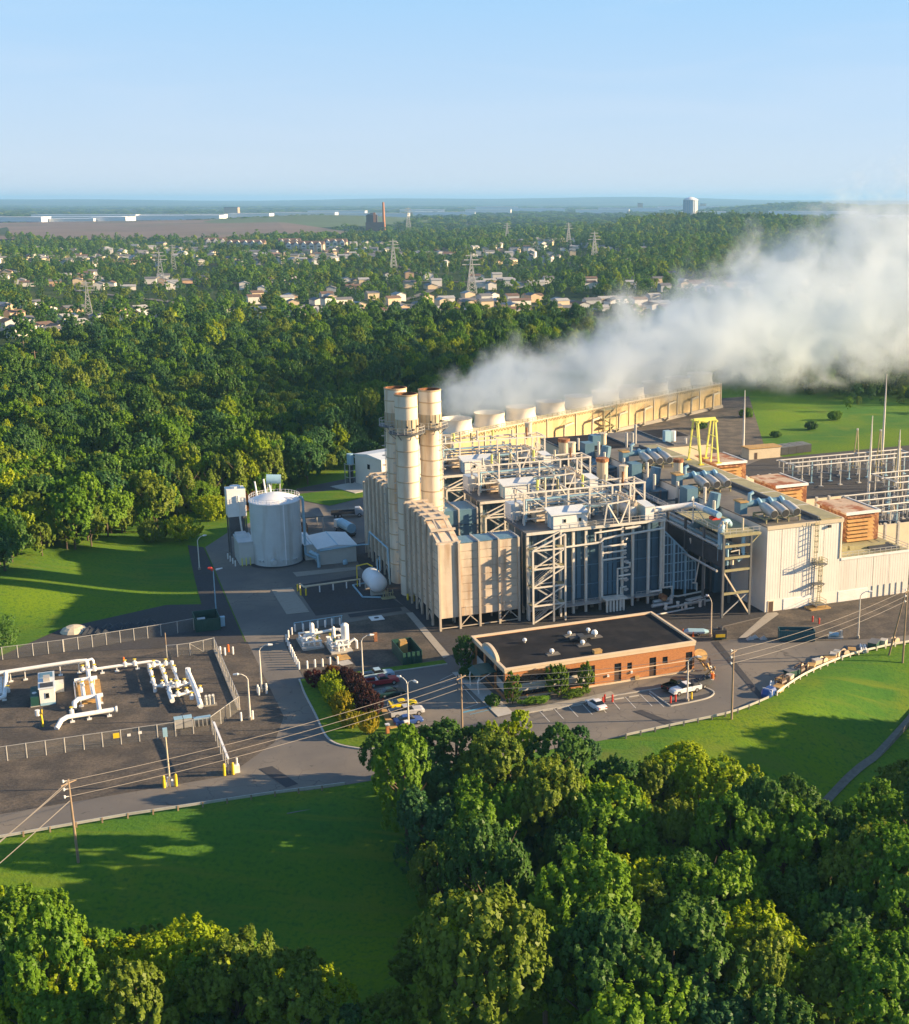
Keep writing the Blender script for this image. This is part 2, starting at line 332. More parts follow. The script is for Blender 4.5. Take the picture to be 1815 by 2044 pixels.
LM = dict(deep=leafmat('leaf_deep', (0.052, 0.140, 0.030), (0.105, 0.205, 0.028)), mid=leafmat('leaf_mid', (0.100, 0.230, 0.020), (0.185, 0.315, 0.018)),
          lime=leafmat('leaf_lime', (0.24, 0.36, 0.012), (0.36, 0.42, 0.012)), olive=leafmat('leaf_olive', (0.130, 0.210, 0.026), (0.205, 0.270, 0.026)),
          teal=leafmat('leaf_teal', (0.054, 0.150, 0.050), (0.092, 0.195, 0.048)), purple=leafmat('leaf_purple', (0.045, 0.018, 0.020), (0.070, 0.028, 0.022)),
          gold=leafmat('leaf_gold', (0.26, 0.26, 0.01), (0.40, 0.32, 0.01)), russet=leafmat('leaf_russet', (0.16, 0.07, 0.015), (0.20, 0.09, 0.02)),
          hedge=leafmat('leaf_hedge', (0.09, 0.18, 0.014), (0.15, 0.23, 0.014)), maroon=leafmat('leaf_maroon', (0.055, 0.012, 0.016), (0.085, 0.018, 0.018)))

def grassmat():
    m = bpy.data.materials.new('grass'); n, N, K = nodes(m)
    out = N('ShaderNodeOutputMaterial'); b = N('ShaderNodeBsdfPrincipled'); K(b.outputs[0], out.inputs[0]); b.inputs['Roughness'].default_value = 0.95; b.inputs['Specular IOR Level'].default_value = 0.1
    g = N('ShaderNodeNewGeometry')
    def noise(s, d=6):
        t = N('ShaderNodeTexNoise'); t.inputs['Scale'].default_value = s; t.inputs['Detail'].default_value = d; K(g.outputs[0], t.inputs['Vector']); return t.outputs[0]
    def mix(f, a, bb, lo, hi):
        r = N('ShaderNodeMapRange'); r.inputs[1].default_value = lo; r.inputs[2].default_value = hi; K(f, r.inputs[0])
        x = N('ShaderNodeMix'); x.data_type = 'RGBA'; K(r.outputs[0], x.inputs[0])
        for i, c in ((6, a), (7, bb)):
            if isinstance(c, tuple): x.inputs[i].default_value = (*c, 1)
            else: K(c, x.inputs[i])
        return x.outputs[2]
    c = mix(noise(0.03), (0.052, 0.152, 0.024), (0.132, 0.218, 0.010), 0.35, 0.65)
    c = mix(noise(0.11), c, (0.145, 0.195, 0.020), 0.54, 0.78)
    c = mix(noise(1.6, 8), c, (0.038, 0.112, 0.020), 0.48, 0.78)
    mpp = N('ShaderNodeMapping'); mpp.inputs['Rotation'].default_value = (0, 0, -0.45); mpp.inputs['Scale'].default_value = (0.05, 0.55, 0.2); K(g.outputs[0], mpp.inputs[0])
    tm = N('ShaderNodeTexNoise'); tm.inputs['Scale'].default_value = 1.0; tm.inputs['Detail'].default_value = 4; K(mpp.outputs[0], tm.inputs['Vector'])
    c = mix(tm.outputs[0], c, (0.125, 0.185, 0.022), 0.53, 0.75)
    c = mix(noise(0.045, 9), c, (0.16, 0.135, 0.05), 0.64, 0.80)
    K(c, b.inputs['Base Color'])
    bp = N('ShaderNodeBump'); bp.inputs['Strength'].default_value = 0.35; bp.inputs['Distance'].default_value = 0.25; K(noise(2.5, 6), bp.inputs['Height']); K(bp.outputs[0], b.inputs['Normal'])
    return m
grass = grassmat()

def countrymat():
    m = bpy.data.materials.new('countryside'); n, N, K = nodes(m)
    out = N('ShaderNodeOutputMaterial'); b = N('ShaderNodeBsdfPrincipled'); K(b.outputs[0], out.inputs[0]); b.inputs['Roughness'].default_value = 1; b.inputs['Specular IOR Level'].default_value = 0.05
    g = N('ShaderNodeNewGeometry')
    def noise(s, d=6):
        t = N('ShaderNodeTexNoise'); t.inputs['Scale'].default_value = s; t.inputs['Detail'].default_value = d; K(g.outputs[0], t.inputs['Vector']); return t.outputs[0]
    def mix(f, a, bb, lo, hi):
        r = N('ShaderNodeMapRange'); r.inputs[1].default_value = lo; r.inputs[2].default_value = hi; K(f, r.inputs[0])
        x = N('ShaderNodeMix'); x.data_type = 'RGBA'; K(r.outputs[0], x.inputs[0])
        for i, c in ((6, a), (7, bb)):
            if isinstance(c, tuple): x.inputs[i].default_value = (*c, 1)
            else: K(c, x.inputs[i])
        return x.outputs[2]
    c = mix(noise(0.012), (0.030, 0.060, 0.020), (0.055, 0.080, 0.030), 0.4, 0.6)
    c = mix(noise(0.0016, 8), c, (0.020, 0.042, 0.018), 0.45, 0.6)
    c = mix(noise(0.0009, 7), c, (0.085, 0.09, 0.045), 0.56, 0.62)
    c = mix(noise(0.05, 3), c, (0.11, 0.10, 0.08), 0.66, 0.74)
    K(c, b.inputs['Base Color']); return m
country = countrymat()

# ------------------------------------------------------------------ ground
def fine_ground():
    us = np.arange(-190, 311, 3.0); vs = np.arange(-175, 351, 2.5)
    V = []; F = []
    for v in vs:
        for u in us:
            p = T(u, v); z = hz(p.x, p.y)
            e = max(-175 - u, u - 295, -160 - v, v - 335, 0)
            V.append((p.x, p.y, z - 0.05 * e))
    n = len(us)
    for j in range(len(vs) - 1):
        for i in range(n - 1): F.append((j * n + i, j * n + i + 1, (j + 1) * n + i + 1, (j + 1) * n + i))
    mb = MB(); mb.V = V; mb.F = F
    return structure('grass_ground', mb, grass, smooth=True)
fine_ground()
def countryside():
    R = [0.0] + [18 * (40000 / 18) ** (i / 190) for i in range(191)]
    na = 288; V = []; F = []
    for r in R:
        for k in range(na):
            a = 2 * pi * k / na; x, y = r * sin(a), r * cos(a); u, v = toUV(x, y)
            inside = min(180 + u, 300 - u, v + 165, 340 - v)
            z = hz(x, y) - 0.35 - 1.6 * sstep(-2, 22, inside)
            V.append((x, y, z))
    for i in range(len(R) - 1):
        for k in range(na):
            j = (k + 1) % na; F.append((i * na + j, i * na + k, (i + 1) * na + k, (i + 1) * na + j))
    mb = MB(); mb.V = V; mb.F = F
    return structure('countryside_terrain', mb, country, smooth=True)
countryside()
def sheet(name, poly, z, mat, dens=None):
    pts = [T(u, v, z) for u, v in poly]
    nx = sum(p.x * q.y - q.x * p.y for p, q in zip(pts, pts[1:] + pts[:1]))
    if nx < 0: pts.reverse()
    return structure(name, MB().add(pts, [tuple(range(len(pts)))]), mat)
def curve(pts, n=6):
    """Catmull-Rom through points"""
    P = [pts[0]] + list(pts) + [pts[-1]]; out = []
    for i in range(1, len(P) - 2):
        for k in range(n):
            t = k / n; a, b, c, d = P[i - 1:i + 3]
            out.append(tuple(0.5 * (2 * b[q] + (c[q] - a[q]) * t + (2 * a[q] - 5 * b[q] + 4 * c[q] - d[q]) * t * t + (3 * b[q] - a[q] - 3 * c[q] + d[q]) * t ** 3) for q in range(len(b))))
    return out + [tuple(pts[-1])]
south = curve([(-120, -55.6), (-60, -55.5), (-41, -56.6), (-30, -57.7), (12, -57.8), (20, -57.2), (31, -56.3), (39, -53.7), (42, -52.2), (51, -46.7), (62, -42.1), (70, -40.5), (79, -39.9), (150, -39.2)], 5)
sheet('asphalt_road', south + [(150, 135), (-2, 134), (-6, 122), (-12, 108), (-26, 93), (-34, 79), (-34.4, 50), (-35, 8), (-35, -30), (-38, -39), (-46, -48), (-120, -48.5)], 0.03, asphalt)
sheet('back_track', [(-6, 121), (-2, 133.5), (16, 142), (30, 139), (20, 128), (0, 124)], 0.045, asphalt_d)
sheet('west_dirt_verge', [(-34.3, 79), (-37.6, 82.5), (-39.3, 52), (-40, 34.5), (-46.6, 36.8), (-66.4, 29.5), (-77, 17.5), (-130, 16), (-130, 14.9), (-66.5, 14.9), (-41, 8), (-35.2, 8)], 0.06, gravel_b)
sheet('gas_yard_gravel', [(-130, 14.95), (-66.5, 14.95), (-41, 8.1), (-34.8, 8.1), (-34.8, -30), (-37.8, -39.2), (-45.9, -48.3), (-130, -48.8)], 0.06, gravel)
sheet('skid_yard_gravel', [(-28.6, -15), (-28.6, 4)] + curve([(-28.4, 6), (-27, 10), (-22, 11.4), (-16, 11.6)], 4) + [(-3.2, 12.8), (-3.2, -15)], 0.06, gravel)
sheet('boiler_yard_gravel', [(-2, 12.6), (-4, 48), (-2, 68), (62.9, 84), (62.9, -16), (45, -19.6), (-1.6, -19.6), (-2, -14)], 0.06, gravel_b)
sheet('basin_gravel', [(-20, 40), (-6, 42), (-2.2, 17), (-20, 18.2)], 0.065, gravel_b)
sheet('east_yard_gravel', curve([(36, -20.2), (43, -24.4), (50.5, -26), (57, -29.6), (64, -32.8), (71, -34.8), (81, -36.5), (118, -37)], 4) + [(118, -14), (63, -14), (63, -16.5), (45, -20)], 0.068, gravel)
sheet('substation_gravel', [(98.5, -10), (210, -10), (210, 120), (142, 119), (112, 98), (98.5, 98)], 0.07, gravel_b)
sheet('north_yard_gravel', [(20, 128), (62, 98), (98, 98), (150, 130), (205, 235), (190, 235), (60, 152), (30, 142)], 0.05, gravel)
sheet('lawn_wedge', curve([(-22.5, -15.2), (-29.3, -15.2), (-29.7, -22), (-29.8, -31), (-30, -39.6), (-29.2, -43.2), (-27.2, -45.6), (-25.1, -47.1), (-21.5, -47.4)], 4) + [(-19.2, -46), (-19.2, -41.3), (-19.6, -33), (-20.6, -22)], 0.16, grass)
sheet('verge_strip', [(-20, -15.2), (-3.9, -15.5), (-3.9, -17.4), (-20, -17.4)], 0.15, grass)
sheet('tank_lawn', curve([(2, 109), (12, 115), (15.5, 121), (14.5, 126), (5, 127), (-3.6, 125.5), (-3.8, 119), (2, 109)], 4)[:-1], 0.12, grass)
for nm, poly, mt, z in (
        ('concrete_walk', [(-3.1, 12.9), (-1.8, 12.8), (-2.2, -13.6), (-3.7, -14.6)], conc, 0.11),
        ('concrete_walk', [(63.2, -14.9), (65.2, -15.2), (65.0, -16.4), (51.8, -26.2), (50.4, -25.8)], conc, 0.11),
        ('concrete_walk', [(-3.8, 104), (-14, 113), (-16.5, 110.8), (-6.5, 101.5)], conc, 0.11),
        ('unloading_pad', [(-25.2, 39.2), (-20.9, 38.7), (-20.7, 20.9), (-25.2, 21.2)], conc, 0.10),
        ('concrete_strip', [(-18.7, 50), (-4, 48.9), (-4.2, 46.5), (-18.5, 46.3)], conc, 0.10),
        ('concrete_strip', [(-14, 14.4), (-3.4, 14.6), (-3.2, 17), (-14, 16.6)], patch_m, 0.10),
        ('tank_footing', [(-20.4 + 6.6 * cos(a * pi / 12), 61.0 + 6.6 * sin(a * pi / 12)) for a in range(24)], patch_m, 0.10),
        ('asphalt_patch', [(44.8, -25.6), (46.2, -25.8), (39.9, -52.9), (38.7, -53.6)], patch_m, 0.075),
        ('asphalt_patch', [(-41.5, -47.8), (-39.6, -47.6), (-37.2, -54.8), (-39.0, -55.4)], patch_m, 0.075),
        ('asphalt_patch', [(17.4, -49.5), (18.9, -49.5), (21.6, -56.5), (20.0, -56.7)], patch_m, 0.075),
        ('office_path', [(0.5, -42.2), (13.4, -41.2), (17.6, -40.4), (17.6, -42.2), (13.6, -43.0), (0.4, -43.5)], conc, 0.16),
        ('office_path', [(-4.4, -22), (-1.4, -22), (-0.6, -43), (-3.4, -43.4), (-4.0, -30)], concw, 0.14),
        ('storm_pad', [(-21.8, -9.0), (-19.6, -8.6), (-19.2, -11.0), (-21.4, -11.4)], concw, 0.11)):
    sheet(nm, poly, z, mt)
# kerbs
def strip(name, pts, wd, z0, z1, mat, lab=None):
    mb = MB()
    for a, b in zip(pts, pts[1:]): mb.bar(T(a[0], a[1], (z0 + z1) / 2), T(b[0], b[1], (z0 + z1) / 2), wd, z1 - z0)
    return structure(name, mb, mat)
strip('kerb', curve([(-29.5, -14.9), (-29.9, -22), (-30.0, -31), (-30.2, -39.6), (-29.4, -43.4), (-27.3, -45.9), (-25.1, -47.4), (-21.5, -47.7), (-18.8, -47.2)], 4), 0.28, 0.02, 0.2, concw)
strip('kerb', [(-20, -17.5), (-3.9, -17.6)], 0.2, 0.02, 0.2, concw)
strip('kerb', [(-0.2, -43.7), (13.6, -43.2), (17.8, -42.4), (36, -42.4)], 0.2, 0.02, 0.19, concw)
strip('kerb', [(23.6, -43), (23.9, -50.0)] + curve([(23.9, -50.0), (28, -49.8), (31.4, -49.2), (33.3, -47.5), (33.0, -45.2)], 5), 0.22, 0.02, 0.2, concw)
sheet('parking_island', [(24.0, -48.4), (24.0, -49.9), (28, -49.7), (31.4, -49.1), (32.9, -47.4), (31, -47.8)], 0.15, patch_m)
# painted lines
lm = MB()
def line(a, b, wd=0.13, z=0.05):
    p, q = T(*a, z), T(*b, z); d = (q - p).normalized(); n = Vector((-d.y, d.x, 0)) * wd / 2
    lm.add([p - n, q - n, q + n, p + n], [(0, 1, 2, 3)])
for k in range(4): line((3.6 + 2.5 * k, -43.6), (3.5 + 2.45 * k, -48.2))
for x, l in ((13.6, -48.4), (16.2, -48.0), (18.8, -48.5), (21.6, -48.8), (23.2, -49.9)): line((x, -43.6), (x - 0.4, l))
for v in (-24.3, -29.9, -32.6, -36.0, -38.9, -41.8): line((-18.7, v), (-14.6, v))
for k in range(6): line((-18.6 + k * 0.7, -32.6), (-17.8 + k * 0.7, -30.0))
for a, b in (((-3.9, -22.2), (-7.4, -24.6)), ((-4.1, -24.9), (-7.8, -26.0)), ((-4.3, -26.8), (-8.0, -27.8)), ((-4.2, -24.9), (-4.6, -29.3)), ((-4.6, -30.2), (-4.6, -36.9)), ((-4.7, -37.0), (-7.5, -38.0))): line(a, b)
structure('parking_lines', lm, linem)
lm = MB(); line((-8.0, -39.4), (-3.2, -38.6), 0.5, 0.056); line((-7.2, -40.6), (-2.4, -39.8), 0.2, 0.056); line((-2.6, -34.5), (-3.4, -40), 0.2, 0.15); structure('blue_bay_lines', lm, linebl)
for k in range(4): solo('wheel_stop', MB().box(-0.9, 0.9, -0.1, 0.1, 0, 0.14), concw, 'low pale concrete wheel stop at the head of a parking bay by the brick office', 'wheel stop', 4.9 + 2.5 * k, -43.9, 0.035, group='wheel stops in front of the brick office')
for k in range(2): solo('wheel_stop', MB().box(-0.9, 0.9, -0.1, 0.1, 0, 0.14), concw, 'low pale concrete wheel stop at the head of a parking bay by the brick office', 'wheel stop', 17.5 + 2.7 * k, -43.9, 0.035, group='wheel stops in front of the brick office')
mh = MB().box(-1.3, 1.3, -1.3, 1.3, 0, 0.12)
t = thing('manhole_slab', 'square white slab with a dark round cover set in the dark yard', 'slab', -9.3, 12.0, 0.05); part(t, 'slab', mh, white); part(t, 'cover', MB().cyl(0, 0, 0.1, 0.16, 0.5, 14), darkm)

# ------------------------------------------------------------------ exhaust stacks
def stack(u, v, lab, la):
    t = thing('exhaust_stack', lab, 'chimney stack', u, v, 0, group='exhaust stacks')
    part(t, 'shell', MB().lathe([(0, 0), (2.3, 0), (2.3, 42), (2.12, 42), (2.12, 39), (0, 39)], 32), stackm, smooth=True)
    part(t, 'rim', MB().lathe([(2.32, 41.72), (2.40, 41.75), (2.40, 42.05), (2.30, 42.06)], 32), band_m)
    part(t, 'flue', MB().lathe([(2.30, 42.05), (2.06, 42.08), (2.06, 39.2), (0, 39.1)], 32), rust_d)
    part(t, 'sleeve', MB().lathe([(2.3, 34.4), (2.37, 34.4), (2.37, 37.0), (2.3, 37.0)], 28), sleeve_m)
    rg = MB().lathe([(2.3, 0), (2.4, 0.02), (2.4, 0.2), (2.3, 0.22)], 32).mesh('band')
    for z in (4.2, 7.5, 10.8, 14.1, 17.4, 20.7, 24.0, 27.3, 30.4, 39.4): part(t, 'band', rg, band_m, (0, 0, z))
    part(t, 'platform', MB().lathe([(2.3, 34.0), (3.7, 34.1), (3.7, 34.3), (2.3, 34.3)], 28), steel_d)
    pn = MB()
    for k in range(14):
        a = 2 * pi * k / 14; pn.bar((2.42 * cos(a), 2.42 * sin(a), 34.3), (2.42 * cos(a), 2.42 * sin(a), 37.0), 0.12)
    part(t, 'stiffener', pn, band_m)
    rl = MB()
    for k in range(16):
        a, b = 2 * pi * k / 16, 2 * pi * (k + 1) / 16; c = lambda q, z: (3.6 * cos(q), 3.6 * sin(q), z)
        rl.bar(c(a, 34.3), c(a, 35.5), 0.07)
        for z in (34.9, 35.5): rl.bar(c(a, z), c(b, z), 0.07)
    part(t, 'railing', rl, steel)
    br = MB()
    for k in range(8):
        a = 2 * pi * k / 8; br.bar((2.3 * cos(a), 2.3 * sin(a), 32.9), (3.6 * cos(a), 3.6 * sin(a), 34.1), 0.12)
    part(t, 'bracket', br, steel_d, stuff=True)
    for k in range(3):
        a = -0.9 + k * 0.5 + la * 0; part(t, 'sampling_port', MB().tube([(2.2 * cos(a - 0.9), 2.2 * sin(a - 0.9), 35.6 - 0.6 * (k % 2)), (2.75 * cos(a - 0.9), 2.75 * sin(a - 0.9), 35.6 - 0.6 * (k % 2))], 0.22), darkm)
    ld = MB(); ca, sa = cos(la), sin(la)
    for s_ in (-0.28, 0.28): ld.bar((2.6 * ca - s_ * sa, 2.6 * sa + s_ * ca, 3), (2.6 * ca - s_ * sa, 2.6 * sa + s_ * ca, 34), 0.08)
    for k in range(50): ld.bar((2.6 * ca + 0.28 * sa, 2.6 * sa - 0.28 * ca, 3.3 + k * 0.62), (2.6 * ca - 0.28 * sa, 2.6 * sa + 0.28 * ca, 3.3 + k * 0.62), 0.05)
    for k in range(14):
        z = 4.5 + k * 2.1
        for q in range(4):
            a0, a1 = pi * q / 4 - pi / 2, pi * (q + 1) / 4 - pi / 2; f = lambda a: (2.6 * ca + 0.75 * cos(a) * ca - 0.45 * sin(a) * sa, 2.6 * sa + 0.75 * cos(a) * sa + 0.45 * sin(a) * ca, z)
            ld.bar(f(a0), f(a1), 0.05, 0.12)
    part(t, 'ladder', ld, steel)
    return t
stack(1.6, 25.3, 'tall cream exhaust stack standing in front of the other two', 2.4)
stack(1.9, 34.6, 'tall cream exhaust stack at the left behind the front one', 2.6)
stack(7.8, 29.6, 'tall cream exhaust stack on the right with a caged ladder down its right side', -0.75)
br = thing('stack_gangway', 'grey steel gangway linking the platforms of the three stacks', 'gangway', 4.5, 28, 34.2)
part(br, 'deck', MB().box(-2.2, 2.2, -2.2, 2.0, 0, 0.14), steel_d)

# ------------------------------------------------------------------ beige exhaust ducts
def duct(vb, sgn, lab):
    """L-shaped panelled duct: front leg along u, tall fin along v; sgn mirrors it in v"""
    t = thing('exhaust_duct', lab, 'duct', 0, vb, 0, group='beige panelled exhaust ducts')
    S = lambda y: y * sgn
    prof = [(S(0), 2.4), (S(0), 16.9), (S(1.4), 17.5), (S(9), 20.3), (S(22.2), 20.2), (S(22.2), 2.4)]
    part(t, 'fin_casing', MB().vprism(prof if sgn > 0 else prof[::-1], 0.12, 4.5), beige)
    y0, y1 = sorted((S(0.12), S(4.9)))
    part(t, 'leg_casing', MB().box(4.4, 16.4, y0, y1, 2.4, 16.85), beige)
    part(t, 'roof_deck', MB().box(4.5, 16.5, y0 - 0.1, y1 + 0.1, 16.85, 17.0), bluecl)
    pf = MB().box(0.28, 3.78, -0.07, 0.07, 0.05, 1.5).mesh('panel')
    for c in range(4):
        for r in range(9): part(t, 'panel', pf, beige, (c * 4.0 + 0.1, S(0.08), 2.45 + r * 1.6))
    pl = MB().box(-0.07, 0.07, 0.2, 3.45, 0.05, 1.5).mesh('panel')
    for c in range(6):
        for r in range(11):
            if r < 9 or c > 1: part(t, 'panel', pl, beige, (0.06, (c * 3.7 if sgn > 0 else -(c + 1) * 3.7), 2.45 + r * 1.6))
    cf = MB().box(-0.2, 0.2, -0.22, 0.22, 0, 17.0).mesh('column')
    for c in range(5): part(t, 'column', cf, beige_d, (0.1 + c * 4.0 if c else 0.12, S(-0.2), 0))
    for c in range(1, 7):
        y = S(c * 3.7); zt = 17.2 if c == 0 else (18.6 if c == 1 else 20.3)
        part(t, 'column', MB().box(-0.45, -0.05, y - 0.2, y + 0.2, 0, zt), beige_d)
    for c in range(7):
        y = S(c * 3.7 if c else 0.5); zt = 17.1 if c == 0 else (18.9 if c == 1 else 20.4)
        tb = MB().bar((-0.2, y, zt), (4.7, y, zt), 0.3, 0.45)
        tb.bar((1.2, y, zt), (1.2, y + S(3.2) if c < 6 else y, zt + (1.4 if c in (0, 1) else 0)), 0.25).bar((3.4, y, zt), (3.4, y + S(3.2) if c < 6 else y, zt + (1.4 if c in (0, 1) else 0)), 0.25)
        part(t, 'top_beam', tb, beige_d)
    for c in (1, 2, 3, 4): part(t, 'top_beam', MB().bar((c * 4.0, S(-0.3), 17.1), (c * 4.0, S(4.9), 17.1), 0.25, 0.3), steel)
    bs = MB()
    for c in range(4):
        x = c * 4.0 + 0.1
        bs.bar((x, S(-0.2), 0.5), (x + 4, S(-0.2), 0.5), 0.16)
        if c in (1, 3): bs.bar((x, S(-0.2), 0.5), (x + 2, S(-0.2), 2.5), 0.16).bar((x + 4, S(-0.2), 0.5), (x + 2, S(-0.2), 2.5), 0.16)
    for c in range(6):
        y = S(c * 3.7); y2 = S(c * 3.7 + 3.7)
        if c % 2: bs.bar((-0.25, y, 0.4), (-0.25, (y + y2) / 2, 2.5), 0.15).bar((-0.25, y2, 0.4), (-0.25, (y + y2) / 2, 2.5), 0.15)
        bs.bar((4.2, y, 0), (4.2, y, 2.5), 0.3)
    for c in range(5): bs.bar((c * 4.0 + 0.1, S(4.7), 0), (c * 4.0 + 0.1, S(4.7), 2.5), 0.3)
    part(t, 'bracing', bs, beige_d)
    part(t, 'handrail', MB().tube([(5.2, S(-0.3), 2.5), (5.2, S(-0.3), 4.4), (6.4, S(-0.3), 4.4), (6.4, S(-0.3), 2.5)], 0.06, 5), steel)
    part(t, 'handrail', MB().tube([(13.0, S(-0.3), 2.5), (13.0, S(-0.3), 4.4), (14.6, S(-0.3), 4.4), (14.6, S(-0.3), 2.5)], 0.06, 5), steel)
    return t
duct(0, 1, 'beige panelled exhaust duct nearest the camera, below the front stack')
duct(59.2, -1, 'beige panelled exhaust duct behind and left of the stacks')
t = thing('exhaust_duct', 'dark blue exhaust duct leading to the right-hand stack between the beige ducts', 'duct', 8.6, 27.5)
part(t, 'casing', MB().box(0, 8.5, 0, 8, 1.5, 16.3), bluecl)
for x in (0.1, 4.2, 8.3): part(t, 'frame', MB().bar((x, -0.2, 0), (x, -0.2, 16.5), 0.3).bar((x, -0.2, 16.5), (x, 8, 16.5), 0.3), steel)
for z in (4, 7, 10, 13): part(t, 'girt', MB().box(0, 8.5, -0.1, 0.02, z, z + 0.2), steel_b)
t = thing('exhaust_duct', 'low dark link duct below the stacks joining the front boiler', 'duct', 4.6, 5.2)
part(t, 'casing', MB().box(0, 11.8, 0, 6.2, 2, 15.2), steel_b)
for x in (3, 6, 9): part(t, 'rib', MB().box(x, x + 0.25, 0, 6.2, 15.2, 15.4), steel_d)

# ------------------------------------------------------------------ heat recovery boilers (three alike, 28 m apart)
CU = [18.0, 24.8, 27.6, 30.3, 33.4, 38.2, 40.5, 44.0, 46.9]
def boiler():
    t = thing('boiler', '', 'boiler', 0, 0)
    part(t, 'casing', MB().box(18.4, 47, 1.6, 11.8, 1.6, 17.2), steel_b)
    for a, b in zip(CU, CU[1:]):
        mb = MB(); n = max(2, int((b - a) / 1.2)); st = (b - a - 0.5) / n
        for k in range(n):
            mb.box(a + 0.3 + k * st, a + 0.3 + (k + 1) * st - 0.28, 1.42, 1.6, 2.6, 17.0)
        part(t, 'casing_panel', mb, bluecl if int(a) % 2 else steel_b)
    for i, x in enumerate(CU):
        part(t, 'column', MB().box(x - 0.24, x + 0.24, -0.25, 0.25, 0, 17.3), steel_w if i not in (1, 4) else steel)
    for x in (18.5, 46.6):
        for y in (4, 8, 11.7): part(t, 'column', MB().box(x - 0.2, x + 0.2, y - 0.2, y + 0.2, 0, 17.2), steel_w)
    for z in (5.2, 9.2, 13.2): part(t, 'girt', MB().box(18.2, 46.9, 1.28, 1.43, z, z + 0.2), bluecl)
    part(t, 'base_beam', MB().box(18, 47, -0.3, 1.3, 1.6, 2.0), steel)
    lg = MB()
    for x in np.arange(19, 47, 3.4): lg.box(x - 0.3, x + 0.3, 2, 2.6, 0, 1.7).box(x - 0.3, x + 0.3, 10, 10.6, 0, 1.7)
    part(t, 'leg', lg, conc)
    # roof platform with railing
    part(t, 'roof_platform', MB().box(17.6, 47.4, -0.6, 12.4, 17.3, 17.6), steel_d)
    part(t, 'fascia', MB().box(17.6, 47.4, -0.72, -0.6, 17.15, 17.7), steel_w)
    rl = MB()
    for x in np.arange(24.6, 47.5, 1.9): rl.bar((x, -0.66, 17.7), (x, -0.66, 18.8), 0.07)
    for z in (18.2, 18.8): rl.bar((24.6, -0.66, z), (47.4, -0.66, z), 0.07).bar((47.4, -0.66, z), (47.4, 12, z), 0.07).bar((17.6, 5, z), (17.6, 12, z), 0.07)
    part(t, 'railing', rl, steel)
    # pipework on the front
    P = [([(25.6, -0.5, 16.4), (25.6, -0.5, 14.0), (33.2, -0.5, 14.2), (33.9, -0.5, 14.9), (38.0, -0.5, 15.2), (47.1, -0.5, 15.7)], 0.24),
         ([(32.0, -0.6, 14.6), (32.0, -0.6, 16.3), (37.8, -0.6, 16.5)], 0.2), ([(38.6, -0.5, 16.5), (42.0, -0.5, 16.6)], 0.26),
         ([(33.5, -0.6, 13.2), (38.8, -0.6, 13.3)], 0.2), ([(33.5, -0.6, 11.9), (38.8, -0.6, 12.0)], 0.2), ([(33.5, -0.6, 10.5), (38.8, -0.6, 10.6)], 0.2),
         ([(33.6, -0.5, 14.2), (33.6, -0.5, 2.0)], 0.26), ([(36.9, -0.7, 2.2), (36.9, -0.7, 8.4), (39.6, -0.7, 8.5), (39.6, -0.7, 9.4), (38.8, -0.7, 9.4)], 0.2),
         ([(37.1, -0.9, 6.9), (39.7, -0.9, 7.0)], 0.2), ([(37.1, -0.9, 6.3), (38.9, -0.9, 6.3)], 0.14), ([(37.6, -0.7, 2.0), (37.6, -0.7, 4.4), (38.9, -0.7, 4.5)], 0.18),
         ([(47.2, -0.6, 17.6), (47.2, -0.6, 3.2), (49.2, -0.6, 3.2), (49.2, -0.6, 1.2), (50.6, -0.6, 0.9), (56.2, -0.6, 1.3), (56.6, -0.6, 2.0), (56.6, -0.6, 9.0), (53.8, -0.6, 10.6), (53.2, -0.6, 13.0)], 0.22),
         ([(55.0, -0.5, 1.6), (55.0, -0.5, 3.2), (54.0, -0.5, 3.4)], 0.16), ([(54.6, -0.5, 3.3), (55.6, -0.5, 9.0)], 0.16),
         ([(44.0, -0.8, 2.7), (46.5, -0.8, 2.8), (46.5, -0.8, 1.0)], 0.24)]
    for pts, r in P: part(t, 'pipe', MB().tube(pts, r, 8), steel_w, smooth=True)
    vl = MB()
    for x, z in ((38.8, 5.6), (38.8, 7.6), (38.8, 9.4), (38.8, 3.6), (38.4, 11.2), (38.4, 12.6), (38.6, 14.2)):
        vl.cyl(x, -0.6, z, z + 0.55, 0.34, 8).tube([(x - 0.5, -0.6, z + 0.25), (x + 0.5, -0.6, z + 0.25)], 0.2, 6)
    part(t, 'valve_stack', vl, steel)
    lv = MB()
    for k in range(6): lv.tube([(33.9 + k * 0.72, -2.4, 0.2), (33.9 + k * 0.72, -2.4, 2.6)], 0.26, 8)
    part(t, 'header_tubes', lv, steel_w); part(t, 'header_roof', MB().box(33.4, 38.2, -2.8, -0.3, 2.6, 2.9), steel_w)
    wk = MB().box(24.9, 33.2, -1.3, -0.3, 1.9, 2.05)
    for x in np.arange(25, 33.3, 1.37): wk.bar((x, -1.3, 2), (x, -1.3, 3.1), 0.07)
    wk.bar((25, -1.3, 3.1), (33.2, -1.3, 3.1), 0.07).bar((25, -1.3, 2.55), (33.2, -1.3, 2.55), 0.06).box(40.7, 44.2, -1.3, -0.3, 2.0, 2.15)
    for x in (40.8, 41.9, 43, 44.1): wk.bar((x, -1.3, 2), (x, -1.3, 3.2), 0.07)
    wk.bar((40.8, -1.3, 3.2), (44.1, -1.3, 3.2), 0.07)
    part(t, 'walkway', wk, steel)
    part(t, 'pipe', MB().tube([(44.5, -1.6, 0.7), (48.3, -1.6, 0.9), (49.0, -1.2, 1.4)], 0.42, 8), steel)
    # second layer of roof and gap pipework
    rq = random.Random(31)
